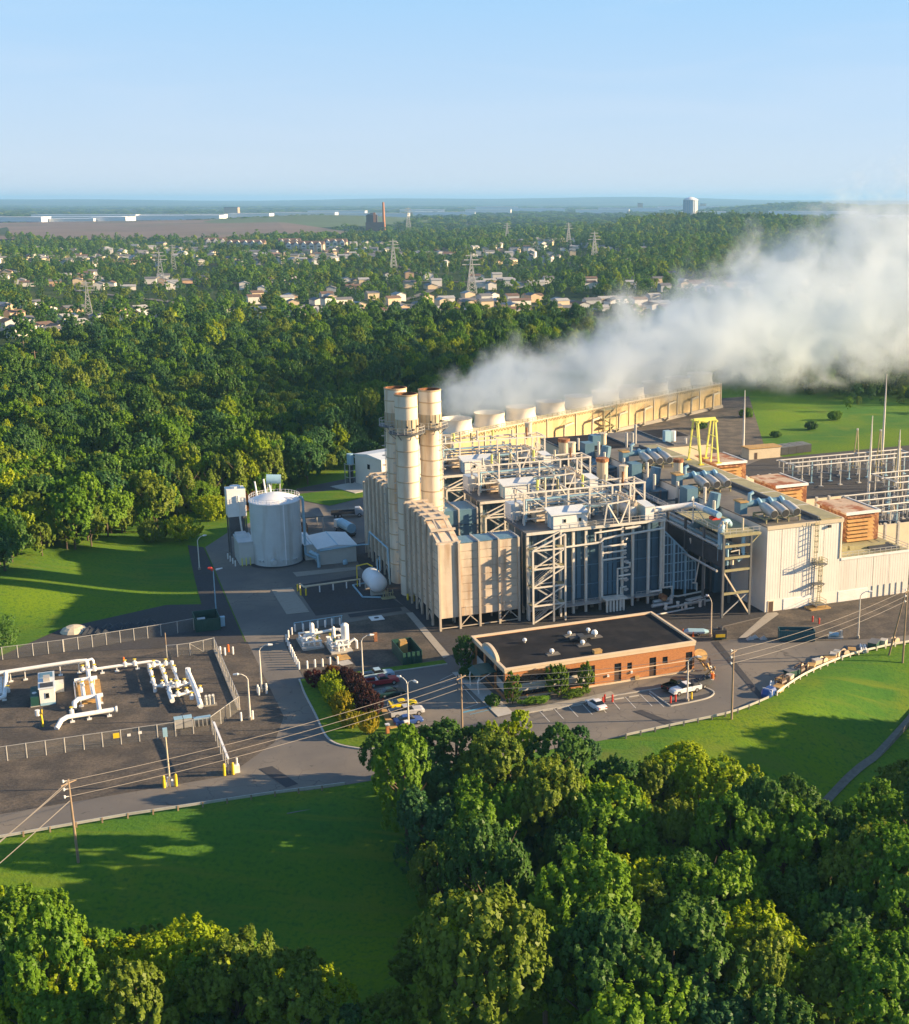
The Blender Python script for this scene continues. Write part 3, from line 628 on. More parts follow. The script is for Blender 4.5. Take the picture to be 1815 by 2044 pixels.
    for k in range(9):
        x0 = rq.uniform(18, 30); x1 = x0 + rq.uniform(7, 16); y = rq.uniform(5.2, 13.5); z = 17.9 + rq.uniform(0, 2.6); x1 = min(x1, 47)
        part(t, 'roof_pipe', MB().tube([(x0, y, 17.6), (x0, y, z), (x1, y, z), (x1, y + rq.uniform(-1.5, 1.5), z), (x1, y + rq.uniform(-1.5, 1.5), 17.6)], rq.choice((0.14, 0.2, 0.3)), 7), rq.choice((steel, steel_w, darkm, bluelt, beige)), smooth=True)
    for k in range(6):
        x = rq.uniform(30, 46); y = rq.uniform(6, 12); part(t, 'roof_unit', MB().box(x, x + rq.uniform(0.8, 2.0), y, y + rq.uniform(0.8, 1.6), 17.6, 17.6 + rq.uniform(0.8, 2.0)), rq.choice((steel, darkm, shedm, steel_b)))
    gp = MB()
    for x in np.arange(20, 47, 4.4):
        for z in (5.5, 10.5, 15.5): gp.bar((x, 11.8, z), (x, 15.6, z), 0.22)
        gp.bar((x, 15.6, 0), (x, 15.6, 16.5), 0.28)
    part(t, 'rear_frame', gp, steel_d)
    # sloping inlet duct
    pr = [(47.2, 2.4), (47.2, 15.6), (55.6, 7.2), (55.6, 1.2)]
    part(t, 'inlet_duct', MB().sideprism(pr[::-1], 1.6, 9.6), steel_b)
    rb = MB()
    top = lambda x: 15.6 - (x - 47.2)
    bot = lambda x: 2.4 - (x - 47.2) / 7
    for x in np.arange(47.4, 55.6, 0.82): rb.box(x, x + 0.16, 1.35, 1.6, bot(x), top(x + 0.16))
    for z in (3.4, 5.4, 7.4, 9.4, 11.4, 13.4):
        xe = min(55.6, 47.2 + 15.6 - z); rb.box(47.2, xe, 1.28, 1.4, z, z + 0.18)
    rb.bar((47.2, 1.4, 15.6), (55.6, 1.4, 7.2), 0.4, 0.3)
    for x in (50.2, 53.0): rb.box(x, x + 0.35, 1.0, 1.5, 0, top(x + 0.3))
    part(t, 'duct_rib', rb, bluelt)
    cr = MB()
    for k in range(8): cr.bar((47.6 + k, 1.6, 15.3 - k), (47.6 + k, 9.6, 15.3 - k), 0.2)
    part(t, 'duct_stiffener', cr, steel_d)
    hp = MB().box(18.4, 21.6, 10.2, 13.8, 17.7, 20.8)
    hp.add([(18.4, 10.2, 17.7), (21.6, 10.2, 17.7), (21.6, 13.8, 17.7), (18.4, 13.8, 17.7), (19.6, 11.5, 15.6), (20.4, 11.5, 15.6), (20.4, 12.5, 15.6), (19.6, 12.5, 15.6)],
           [(0, 1, 5, 4), (1, 2, 6, 5), (2, 3, 7, 6), (3, 0, 4, 7), (4, 5, 6, 7)])
    part(t, 'hopper', hp, shedroof)
    return t
def stair_tower():
    t = thing('stair_tower', '', 'stair tower')
    for x, y in ((17.9, -0.9), (17.9, -3.2), (24.6, -0.9), (24.6, -3.2), (22.2, -3.2)):
        part(t, 'post', MB().box(x - 0.17, x + 0.17, y - 0.17, y + 0.17, 0, 14.8 if x < 20 else 17.4), steel_w)
    fr = MB()
    for z in (3.6, 7.3, 11.0, 14.7):
        fr.bar((17.9, -3.2, z), (24.6, -3.2, z), 0.28).bar((17.9, -0.9, z), (24.6, -0.9, z), 0.2).bar((17.9, -3.2, z), (17.9, -0.9, z), 0.2).bar((24.6, -3.2, z), (24.6, -0.9, z), 0.2)
    fr.bar((17.9, -3.2, 14.8), (24.6, -3.2, 17.5), 0.3).bar((17.9, -0.9, 14.8), (24.6, -0.9, 17.5), 0.22)
    part(t, 'frame', fr, steel_w)
    dg = MB()
    for k, z in enumerate((0, 3.6, 7.3, 11.0)): dg.bar((18.2, -3.2, z + 0.3), (24.4, -3.2, z + 3.5), 0.24)
    part(t, 'brace', dg, steel_w)
    for k, z in enumerate((0.2, 3.6, 7.3, 11.0)):
        st = MB(); x0, x1 = (18.6, 23.6) if k % 2 == 0 else (23.6, 18.6); y = -1.6 if k % 2 == 0 else -2.6
        for o in (-0.4, 0.4):
            st.bar((x0, y + o, z), (x1, y + o, z + 3.6), 0.08, 0.28)
            st.bar((x0, y + o, z + 1.0), (x1, y + o, z + 4.6), 0.06)
        for q in range(12): f = (q + 0.5) / 12; x = x0 + (x1 - x0) * f; st.box(x - 0.15, x + 0.15, y - 0.4, y + 0.4, z + 3.6 * f, z + 3.6 * f + 0.05)
        part(t, 'stair_flight', st, steel)
    ld = MB()
    for z in (3.6, 7.3, 11.0, 14.7): ld.box(17.6, 18.9, -3.2, -0.9, z, z + 0.1).box(23.4, 24.8, -3.2, -0.9, z, z + 0.1)
    part(t, 'landing', ld, olive)
    return t
def cabin():
    t = thing('roof_cabin', '', 'cabin')
    part(t, 'wall', MB().box(0, 7.2, 0, 3.2, 0, 2.9), white)
    part(t, 'roof', MB().vprism([(-0.35, 2.85), (-0.35, 3.05), (3.5, 3.75), (3.5, 3.55)], -0.6, 7.5), shedroof)
    part(t, 'gable', MB().vprism([(0.02, 2.9), (3.18, 2.9), (3.18, 3.5)], 0.02, 7.18), white)
    part(t, 'side_panel', MB().box(-0.07, 0, 0.15, 3.05, 0.1, 2.85), bluelt)
    part(t, 'door', MB().box(-0.12, -0.06, 1.0, 2.0, 0.05, 2.1), shedroof)
    for x in (2.1, 5.3):
        wd = part(t, 'window', MB().box(x - 0.1, x + 0.62, -0.06, 0.01, 1.2, 2.0), shedm); part(wd, 'pane', MB().box(x, x + 0.52, -0.08, -0.05, 1.28, 1.92), glass)
    return t
def steam_drum():
    t = thing('steam_drum', '', 'drum')
    part(t, 'shell', MB().tube([(0, 0.0, 1.5), (0, 0.25, 1.5), (0, 0.5, 1.5), (0, 9.2, 1.5), (0, 9.5, 1.5), (0, 9.7, 1.5)], [0.35, 0.85, 1.15, 1.15, 0.85, 0.35], 18), steel, smooth=True)
    for y in (1.5, 5, 8.5): part(t, 'saddle', MB().box(-0.9, 0.9, y - 0.25, y + 0.25, 0, 0.9), steel_d)
    pv = MB().tube([(0.9, 0.6, 3.0), (0.9, 9.4, 3.1)], 0.42, 8)
    for y in np.arange(1.0, 9.5, 1.2): pv.cyl(0.9, y, 3.1, 3.8, 0.3, 8).tube([(0.9, y, 3.0), (0.2, y, 2.5)], 0.22, 6)
    part(t, 'riser_pipes', pv, beige)
    return t
def pipe_frame():
    t = thing('rooftop_pipework', '', 'pipework')
    X = [1.0, 5.6, 10.4, 15.0, 20.0, 24.0, 27.2]
    for x in X:
        for y in (0, 5): part(t, 'post', MB().box(x - 0.16, x + 0.16, y - 0.16, y + 0.16, 0, 6.6), steel_w)
    for y in (0, 5):
        for z in (2.6, 6.5):
            if not (y == 0 and z == 2.6): part(t, 'rail', MB().bar((0.4, y, z), (27.4, y, z), 0.3), steel_w)
            else: part(t, 'rail', MB().bar((0.4, y, z), (12.5, y, z), 0.3), steel_w)
    cb = MB()
    for x in X: cb.bar((x, 0, 6.5), (x, 5, 6.5), 0.24).bar((x, 0, 3.8), (x, 5, 3.8), 0.18)
    for a, b in ((0, 1), (3, 4), (5, 6)): cb.bar((X[a], 0, 6.5), (X[b], 0, 3.0), 0.14).bar((X[a], 5, 6.5), (X[b], 0, 6.5), 0.14)
    part(t, 'cross_beam', cb, steel_w)
    # hanging loop in front
    lp = MB()
    for z in (4.6,):
        Q = [(12.2, -6.5), (12.2, 1.0), (18.2, 1.0), (21.0, -0.5), (21.0, -6.0), (15.6, -7.4)]
        lp = MB()
        for a, b in zip(Q, Q[1:] + Q[:1]): lp.bar((*a, z), (*b, z), 0.26)
        lp.bar((15.6, -7.4, z), (17.8, 1.0, z), 0.2)
        part(t, 'loop_frame', lp, steel)
    dl = MB()
    for a, b in (((15.6, -7.4, 4.6), (15.2, -6.8, 0.2)), ((21, -6, 4.6), (19.0, -6.2, 0.2)), ((15.6, -7.4, 4.6), (18.4, -6.8, 0.2)), ((21, -0.5, 4.6), (21, -0.5, 0)), ((12.2, -6.5, 4.6), (12.2, -4.4, 0)), ((21, -6, 4.6), (21, -6, 0))): dl.bar(a, b, 0.24)
    part(t, 'strut', dl, steel_w)
    # process piping inside the frame
    for i in range(7):
        y = 0.7 + i * 0.6; z = 1.0 + (i * 37 % 5) * 0.9; a = 1 + (i * 3) % 5; b = 16 + (i * 7) % 11
        part(t, 'pipe', MB().tube([(a, y, 0.2), (a, y, z), (b, y, z), (b, y + (0.6 if i % 2 else -0.6), z + (0.8 if z < 4 else -2.4))], 0.16 + 0.07 * (i % 3), 6), (steel_w, steel, bluelt, beige)[i % 4])
    sv = MB()
    rr = random.Random(3)
    for k in range(22):
        x, y, z = rr.uniform(1, 26), rr.uniform(0.4, 4.6), rr.uniform(0.2, 4.5); sv.cyl(x, y, z, z + rr.uniform(0.4, 1.2), rr.uniform(0.2, 0.45), 7)
    part(t, 'valve_group', sv, steel)
    for x, y, h, m in ((5.5, 4.4, 1.3, yelpale), (7.2, 4.6, 1.6, cream), (9.8, 4.2, 1.2, olive), (11.5, 4.6, 1.6, steel), (15.5, 4.8, 1.5, yelpale), (23.4, 2.4, 1.9, rust), (20.4, 4.4, 1.2, cream), (2.6, 2.0, 1.2, steel)):
        part(t, 'vent', MB().cyl(x, y, 5.6, 6.6 + h, 0.26, 8), m)
    part(t, 'silencer', MB().lathe([(0, 5.5), (0.85, 5.5), (0.85, 8.6), (0.98, 8.6), (0.98, 8.9), (0, 8.9)], 14, 25.4, 6.4), cream)
    bx = MB().box(3.5, 10.5, 0.8, 3.6, 0.3, 2.2); part(t, 'insulated_box', bx, beige)
    bx = MB().box(13.5, 17.5, 1.5, 4.2, 0.3, 2.6); part(t, 'insulated_box', bx, bluecl)
    return t
def valve_house():
    t = thing('valve_house', '', 'cabin')
    part(t, 'wall', MB().box(0, 1.9, 0, 4.2, 0, 2.75), white)
    part(t, 'roof', MB().vprism([(-0.15, 2.7), (-0.15, 2.85), (4.4, 3.15), (4.4, 3.0)], -0.15, 2.05), shedroof)
    part(t, 'side_panel', MB().box(-0.06, 0, 0.2, 4.0, 0.1, 2.65), bluelt)
    return t
WH = ['nearest', 'middle', 'farthest']
PLACE = ['in the front row behind the brick office', 'in the middle row', 'in the back row by the cooling tower']
def triple(fn, u, v, z, labs, group):
    r = fn(); r.location = T(u, v, z); r['label'] = labs[0]; r['group'] = group
    for k in (1, 2): dup(r, T(u, v + 28 * k, z), A, labs[k], group)
triple(boiler, 0, 0, 0, ['tall blue-grey boiler casing with pale columns %s' % p for p in PLACE], 'boiler units')
triple(stair_tower, 0, 0, 0, ['white zigzag stair tower at the left end of the %s boiler' % k for k in WH], 'boiler stair towers')
triple(cabin, 23.4, -0.1, 17.62, ['white cabin with two small windows on top of the %s boiler' % k for k in WH], 'white cabins on the boilers')
triple(steam_drum, 41.0, 1.0, 17.62, ['grey horizontal steam drum on top of the %s boiler' % k for k in WH], 'steam drums')
triple(pipe_frame, 18.4, 5.4, 17.62, ['pale steel pipe frame crowded with pipes on the %s boiler' % k for k in WH], 'rooftop pipe frames')
triple(valve_house, 43.2, -0.1, 17.62, ['narrow tall white box cabin at the right end of the %s boiler roof' % k for k in WH], 'narrow white cabins on the boilers')
# ground level pipe manifold in front of the nearest boiler
t = thing('pipe_manifold', 'low tangle of pale pipes and valves on the gravel between boiler and steel rack', 'pipework', 45, -7.5)
for pts, r in (([(0, 2, 0.5), (11, 3, 0.6)], 0.25), ([(1, 1, 0.9), (6, 1.6, 1.0), (6, 4, 1.0), (10, 4.4, 1.2)], 0.2), ([(3, 0, 0.4), (3, 0, 1.6), (8.8, 1.2, 1.6), (8.8, 1.2, 0.2)], 0.16), ([(-2, 3.4, 0.8), (2.6, 4, 0.8), (2.6, 4, 2)], 0.38), ([(5, 0.5, 2), (9.6, 1.8, 2)], 0.2), ([(-4, -0.6, 0.3), (6, 0.6, 0.35)], 0.18)):
    part(t, 'pipe', MB().tube(pts, r, 7), steel)
for x, y in ((0.4, 2), (3.2, 2.2), (4.4, 1.0), (6.2, 2.6), (7.6, 1.0), (8.6, 3.0)): part(t, 'valve', MB().cyl(x, y, 0.2, 1.3, 0.32, 8).cyl(x, y, 1.3, 1.5, 0.4, 8), steel_w)
part(t, 'motor', MB().tube([(1.6, 5, 1.6), (1.6, 6.4, 1.6)], 0.7, 10), rust)

# ------------------------------------------------------------------ long steel pipe rack between boilers and hall
t = thing('pipe_rack', 'long dark steel pipe rack running back between the boilers and the white hall', 'pipe rack', 53.4, -14)
for y in np.arange(0, 89, 8):
    for x in (0, 6.1): part(t, 'column', MB().box(x - 0.22, x + 0.22, y - 0.22, y + 0.22, 0, 16.8), steel_d if y > 0 else steel_d)
for z in (4.9, 9.6, 12.1, 14.5): part(t, 'beam', MB().box(0, 6.1, -0.2, 0.2, z - 0.22, z + 0.22), olive)
part(t, 'beam', MB().box(0, 8.2, -0.25, 0.25, 16.3, 16.8), olive)
part(t, 'brace', MB().bar((0.1, -0.05, 9.4), (6.0, -0.05, 0.4), 0.28), cream); part(t, 'brace', MB().bar((6.0, 0.1, 4.8), (0.1, 0.1, 0.4), 0.2), steel)
part(t, 'brace', MB().bar((8.0, 0, 16.4), (6.1, 0, 14.6), 0.22), olive)
for y in np.arange(8, 89, 8):
    mb = MB()
    for z in (9.6, 12.1, 16.4): mb.box(0, 6.1, y - 0.15, y + 0.15, z - 0.2, z + 0.2)
    part(t, 'beam', mb, steel_d)
part(t, 'cable_tray', MB().box(-0.1, 0.25, 0.3, 88, 10.2, 13.6), darkm)
part(t, 'cable_tray', MB().box(0.3, 5.8, 0.5, 88, 12.3, 12.6), darkm)
part(t, 'deck', MB().box(0, 7.8, -0.2, 20, 16.8, 16.92), olive); part(t, 'deck', MB().box(0, 2.0, 20, 88, 16.8, 16.9), steel_d)
rl = MB()
for y in np.arange(0, 89, 2.2):
    rl.bar((-0.1, y, 16.8), (-0.1, y, 18), 0.07)
for z in (17.4, 18): rl.bar((-0.1, 0, z), (-0.1, 88, z), 0.08)
part(t, 'railing', rl, steel)
rl = MB()
for x in np.arange(0, 8.3, 1.3): rl.bar((x, -0.15, 16.8), (x, -0.15, 18), 0.07)
for z in (17.4, 18): rl.bar((0, -0.15, z), (8.2, -0.15, z), 0.07)
part(t, 'railing', rl, steel)
for x, z, r, m in ((0.8, 13.4, 0.28, steel), (1.7, 13.4, 0.2, steel_w), (2.6, 13.5, 0.35, bluelt), (3.6, 13.4, 0.24, steel), (4.6, 13.5, 0.3, steel_w), (1.2, 10.4, 0.3, steel), (3, 10.5, 0.4, bluelt), (-0.5, 14.4, 0.2, steel), (-0.5, 9.3, 0.25, steel)):
    part(t, 'pipe', MB().tube([(x, 1 + 2 * r, z), (x, 87, z)], r, 7), m, smooth=True)
for pts, r, m in (([(1.2, 0.7, 15), (1.2, 0.7, 10.8), (1.2, 2, 10.4)], 0.34, bluelt), ([(4.8, 0.8, 16), (4.8, 0.8, 12.2), (4.2, 0.8, 11.5), (3.6, 0.8, 11.2)], 0.42, bluelt), ([(2.0, 0.6, 13.2), (3.8, 0.6, 13.4), (3.8, 0.6, 12.4)], 0.16, steel_w), ([(2.2, 0.6, 10.6), (2.2, 0.6, 11.6)], 0.45, cream)):
    part(t, 'pipe', MB().tube(pts, r, 8), m, smooth=True)
for x, h in ((0.9, 2.2), (1.7, 2.0), (5.4, 2.4), (0.4, 1.6)): part(t, 'vent', MB().cyl(x, 2.2, 16.9, 16.9 + h, 0.2, 8), cream)
t = thing('steam_line', 'fat pale blue insulated steam pipe bending from the nearest boiler down to the steel rack', 'pipe', 47, -0.5)
part(t, 'pipe', MB().tube([(-1.4, 1.2, 19.4), (6.6, 1.2, 19.6), (7.4, 0.6, 19.7), (7.4, -4, 19.8)], 0.62, 12), white, smooth=True)
part(t, 'pipe', MB().tube([(7.4, -4, 19.8), (7.4, -9.6, 19.9)], 0.66, 12), bluelt, smooth=True)
part(t, 'support_clamp', MB().box(6.5, 8.3, -8.6, -7.2, 18.7, 19.3), redm)
part(t, 'elbow', MB().tube([(10.2, -9.0, 17.6), (9.4, -9.6, 18.4), (8.3, -10.2, 18.6), (7.2, -11, 18.0), (6.9, -11.4, 16.4), (6.9, -11.4, 11.2)], 0.62, 12), bluelt, smooth=True)
part(t, 'vent_pipe', MB().tube([(5.9, -1.6, 16.6), (5.9, -1.6, 21.6), (5.7, -1.8, 22), (5.3, -2.1, 21.9), (5.2, -2.2, 21.4)], 0.15, 7), steel_w, smooth=True)
part(t, 'stay', MB().bar((6.2, -1.6, 20.2), (7.6, -4.4, 17), 0.16), cream)

# ------------------------------------------------------------------ turbine hall
t = thing('turbine_hall', 'large white metal-sided hall with a tall left block and a lower right wing', 'industrial hall', 63, -14.3)
part(t, 'wall', MB().prism([(0, 0), (17.5, 0), (17.5, 85), (0, 85)], 0, 17.4), whitewall)
part(t, 'lower_wall', MB().prism([(17.52, 0.0), (34.5, 0.0), (34.5, 94), (17.52, 94)], 0, 9.1), whitewall)
part(t, 'roof', MB().prism([(-0.1, -0.1), (17.6, -0.1), (17.6, 85), (-0.1, 85)], 17.4, 17.62), roofgry)
part(t, 'roof_walk', MB().box(12.6, 17.2, 0.4, 84.5, 17.66, 17.95), olive)
part(t, 'gutter', MB().box(11.2, 12.5, 2.5, 84.5, 17.64, 17.7), darkm)
part(t, 'roof_beam', MB().box(12.2, 12.6, 1.0, 84.5, 17.64, 18.3), steel_d)
for y in (12, 25, 40, 54, 68): part(t, 'roof_seam', MB().box(12.6, 17.3, y, y + 0.3, 17.95, 18.05), steel)
part(t, 'parapet', MB().box(-0.15, 17.65, -0.2, 0.1, 17.0, 17.75), cream); part(t, 'parapet', MB().box(17.35, 17.7, 0.1, 85, 17.3, 17.85), cream)
part(t, 'lower_roof', MB().box(17.7, 34.6, -0.1, 94, 9.1, 9.3), olive)
part(t, 'trim', MB().box(17.5, 34.6, -0.14, 0.06, 8.9, 9.42), white)
rl = MB()
for x in np.arange(17.8, 34.6, 1.35): rl.bar((x, 0.3, 9.3), (x, 0.3, 10.4), 0.08)
for z in (9.85, 10.4): rl.bar((17.8, 0.3, z), (34.4, 0.3, z), 0.08).bar((34.4, 0.3, z), (34.4, 20, z), 0.08)
part(t, 'railing', rl, steel)
part(t, 'roof_louvre', MB().box(27, 33, 1.4, 2.0, 9.32, 9.75).box(27, 33, 2.6, 3.2, 9.32, 9.75).box(27, 33, 3.8, 4.4, 9.32, 9.75).box(27, 33, 5.0, 5.6, 9.32, 9.75), darkm)
part(t, 'roof_curb', MB().box(18.4, 22.2, 4.6, 5.4, 9.3, 10.1).box(22.8, 31.6, 4.6, 5.4, 9.3, 10.1), olive)
dr = part(t, 'door', MB().box(0.75, 1.8, -0.06, 0.0, 0.05, 2.15), brown)
part(dr, 'frame', MB().box(0.6, 0.75, -0.1, 0.0, 0.02, 2.3).box(1.8, 1.95, -0.1, 0.0, 0.02, 2.3).box(0.6, 1.95, -0.1, 0, 2.15, 2.32), cream)
for x0, x1 in ((4.2, 10.7), (17.2, 24.3)):
    d = part(t, 'roller_door', MB().box(x0, x1, -0.08, 0.0, 0.05, 2.35), white)
    sl = MB()
    for z in np.arange(0.25, 2.3, 0.3): sl.box(x0 + 0.05, x1 - 0.05, -0.11, -0.08, z, z + 0.16)
    part(d, 'slat', sl, white, stuff=True)
for x in np.arange(25.5, 34.5, 1.5): part(t, 'siding_batten', MB().box(x, x + 0.16, -0.12, 0, 0.05, 2.6), steel)
part(t, 'downpipe', MB().box(17.0, 17.2, -0.16, 0, 9.4, 17.2), cream)
part(t, 'light_fitting', MB().box(13.9, 14.5, -0.5, -0.05, 16.2, 16.7), darkm)
for x in (3.3, 6.6, 9.9, 13.2, 21.5, 25.5, 29.5): part(t, 'panel_joint', MB().box(x, x + 0.05, -0.025, 0.0, 2.6, 8.9 if x > 17 else 17.0), cream)
sr = MB()
for x in np.arange(0.45, 34.4, 0.6):
    if min(abs(x - q) for q in (3.3, 6.6, 9.9, 13.2, 21.5, 25.5, 29.5, 17.1)) > 0.12: sr.box(x - 0.04, x + 0.04, -0.016, 0.0, 2.62, 8.85 if x > 17.3 else 16.95)
part(t, 'siding_rib', sr, whitewall, stuff=True)
sr = MB()
for y in np.arange(0.6, 30, 0.6): sr.box(-0.016, 0.0, y - 0.04, y + 0.04, 0.05, 17.0)
part(t, 'siding_rib', sr, whitewall, stuff=True)
# caged ladder with landings
t = thing('caged_ladder', 'pale yellow caged ladder with two landings on the white hall front', 'ladder', 74.6, -14.4)
lad = MB()
for x0, za, zb in ((-0.9, 9.4, 17.6), (0.35, 0.9, 10.4)):
    for x in (x0, x0 + 0.55): lad.bar((x, -0.35, za), (x, -0.35, zb), 0.09)
    for z in np.arange(za, zb, 0.45): lad.bar((x0, -0.35, z), (x0 + 0.55, -0.35, z), 0.05)
part(t, 'rails', lad, olive)
cg = MB()
for x0, za, zb in ((-0.9, 11.6, 18.2), (0.35, 3.2, 10.4)):
    for z in np.arange(za, zb, 1.1):
        pts = [(x0 - 0.1 + 0.37 * (1 - cos(a)), -0.35 - 0.85 * sin(a), z) for a in np.linspace(0, pi, 7)]
        for p, q in zip(pts, pts[1:]): cg.bar(p, q, 0.05, 0.1)
    for a in (0.5, 1.57, 2.6): x, y = x0 - 0.1 + 0.37 * (1 - cos(a)), -0.35 - 0.85 * sin(a); cg.bar((x, y, za), (x, y, zb), 0.05)
part(t, 'cage', cg, olive)
for z, w_ in ((9.2, 2.2), (4.9, 1.6), (0.75, 2.4)):
    part(t, 'landing', MB().box(-1.3, 1.2, -w_, 0, z, z + 0.12), steel_d)
    b = MB().bar((-1.2, -w_ + 0.1, z), (-1.2, 0, z - 1.2), 0.1).bar((1.1, -w_ + 0.1, z), (1.1, 0, z - 1.2), 0.1) if z > 1 else MB().bar((-1.2, -w_, 0), (-1.2, -w_, z), 0.1).bar((1.1, -w_, 0), (1.1, -w_, z), 0.1)
    part(t, 'bracket', b, steel_d)
    if z > 5 or z < 1:
        r_ = MB()
        for x, y in ((-1.25, -w_ + 0.05), (1.15, -w_ + 0.05), (-1.25, -0.1), (1.15, -0.1)): r_.bar((x, y, z), (x, y, z + 1.1), 0.06)
        for q in (0.55, 1.1): r_.bar((-1.25, -w_ + 0.05, z + q), (1.15, -w_ + 0.05, z + q), 0.06).bar((-1.25, -w_, z + q), (-1.25, 0, z + q), 0.06).bar((1.15, -w_, z + q), (1.15, 0, z + q), 0.06)
        part(t, 'railing', r_, olive)
part(t, 'base_slab', MB().box(-2.6, 2.0, -2.9, -0.05, 0.05, 0.3), tan)
# rooftop ventilators: three barrels on a yellow frame
def ventset():
    t = thing('roof_ventilator_set', '', 'ventilator')
    fr = MB().box(0.4, 8.4, -2.4, -2.1, 0.9, 1.2).box(0.4, 8.4, 2.6, 2.9, 0.9, 1.2)
    for x in (0.5, 3.0, 5.6, 8.2): fr.box(x - 0.12, x + 0.12, -2.4, 2.9, 0.6, 0.9).box(x - 0.12, x + 0.12, -2.4, -2.1, 0, 0.9).box(x - 0.12, x + 0.12, 2.6, 2.9, 0, 0.9)
    part(t, 'frame', fr, yelpale if False else olive)
    for x in (1.9, 4.5, 7.1):
        b = part(t, 'barrel', MB().tube([(x, 2.2, 2.75), (x, 1.0, 2.6), (x, -0.6, 2.35), (x, -2.4, 2.0), (x, -2.9, 1.9)], [0.6, 0.95, 1.0, 0.95, 0.9], 16), steel, smooth=True)
        part(b, 'mouth', MB().tube([(x, -2.91, 1.9), (x, -2.96, 1.89)], 0.78, 16), darkm)
        part(b, 'stub', MB().tube([(x - 0.2, 1.6, 2.6), (x - 0.3, 2.4, 3.5), (x - 0.3, 3.0, 3.7)], 0.45, 10), bluelt)
    part(t, 'header_duct', MB().tube([(-1.6, 3.0, 3.0), (7.6, 3.0, 3.1)], 0.7, 10), bluecl)
    part(t, 'valve_box', MB().box(-3.0, -1.4, 2.0, 4.4, 1.2, 3.6), bluecl); part(t, 'valve_roof', MB().box(-3.2, -1.2, 1.8, 4.6, 3.6, 3.85), tan)
    part(t, 'vent_pipe', MB().tube([(-0.4, 3.0, 3.4), (-0.4, 3.0, 5.0), (0.4, 3.0, 5.3)], 0.4, 9), bluelt)
    return t
triple(ventset, 63.6, -9.6, 17.62, ['set of three grey barrel ventilators %s of the white hall roof' % p for p in ('at the front end', 'halfway along', 'at the far end')], 'roof ventilator sets')
# gas turbine enclosures between rack and hall
def turbine():
    t = thing('turbine_enclosure', '', 'enclosure')
    part(t, 'casing', MB().box(48.5, 53.1, 10.5, 24.0, 0, 9.5), darkm)
    part(t, 'housing', MB().box(59.9, 62.9, 1.0, 13, 0, 15.6), steel_b)
    part(t, 'roof', MB().box(59.8, 62.9, 0.8, 13.2, 15.6, 15.9), bluecl)
    part(t, 'exhaust_duct', MB().tube([(55.5, 5.5, 10), (59, 5.5, 14.4), (61.6, 5.5, 17.4), (62.2, 5.5, 20.4)], [2.0, 1.7, 1.4, 1.2], 10), bluecl)
    part(t, 'hood', MB().box(60.0, 62.6, 14, 17.5, 15.0, 19.6), bluecl)
    for x, y, h in ((60.5, 3, 19.4), (61.8, 9.5, 20.8), (60.2, 19, 20.2)): part(t, 'vent_pipe', MB().cyl(x, y, 15, h, 0.33, 9), steel_w)
    part(t, 'roof_slab', MB().box(48.4, 62.9, 13.4, 27.6, 9.5, 10.0), roofgry)
    return t
triple(turbine, 0, 0, 0, ['dark blue turbine enclosure with ducts beside the white hall, %s of three' % k for k in WH], 'turbine enclosures')
# annex behind
t = thing('rear_annex', 'low wide flat-roofed annex behind the boilers and hall', 'industrial hall', 57.5, 71.2)
part(t, 'wall', MB().box(0, 39.5, 0, 24, 0, 16.6), cream)
part(t, 'roof', MB().box(-0.1, 39.6, -0.1, 24.1, 16.6, 16.9), roofgry)
part(t, 'roof_panel', MB().box(0.6, 17, 1, 23, 16.9, 17.0), roofblk); part(t, 'roof_panel', MB().box(29, 39, 12, 23.4, 16.9, 17.0), roofblk)
for x in (17.3, 28.6): part(t, 'roof_ridge', MB().box(x, x + 0.35, 0.2, 23.8, 16.9, 17.3), steel_d)
part(t, 'vent_stack', MB().lathe([(0, 16.9), (0.9, 16.9), (0.9, 19.6), (1.1, 19.6), (1.1, 20.0), (0, 20.0)], 14, 12, 9), cream)
part(t, 'vent_box', MB().box(8.6, 11, 8, 11, 16.9, 19.6), bluecl)
part(t, 'vent_stack', MB().box(28.4, 30.2, 5, 6.6, 17.0, 20.0), bluelt); part(t, 'vent_box', MB().cyl(31.2, 5.8, 17.0, 19.8, 0.7, 12), white)
for x, y, h in ((15.6, 2, 21), (18, 3.4, 20.6), (20.5, 7, 22), (33, 2, 18.4)): part(t, 'vent_pipe', MB().cyl(x, y, 16.9, h, 0.35, 9), steel)
# fans on the back boiler roof seen in front of the tower
t = thing('vent_silencer', 'cream cylinder silencer with a dark top behind the pipe frames', 'silencer', 52.5, 66, 0)
part(t, 'post', MB().box(-0.6, 0.6, -0.6, 0.6, 0, 17.5), steel_d); part(t, 'drum', MB().cyl(0, 0, 17.5, 21.4, 1.3, 16), cream); part(t, 'cap', MB().cyl(0, 0, 21.4, 22.2, 1.5, 16), rust)
t2 = dup(t, T(51.5, 40, 0), A, 'cream cylinder silencer with a rusty cap right of the middle pipe frame', 'vent silencers'); t['group'] = 'vent silencers'
dup(t, T(66.5, 31, 0.8), A, 'small cream silencer with a rusty cap on the hall roof edge', 'vent silencers', scale=(0.8, 0.8, 0.98))
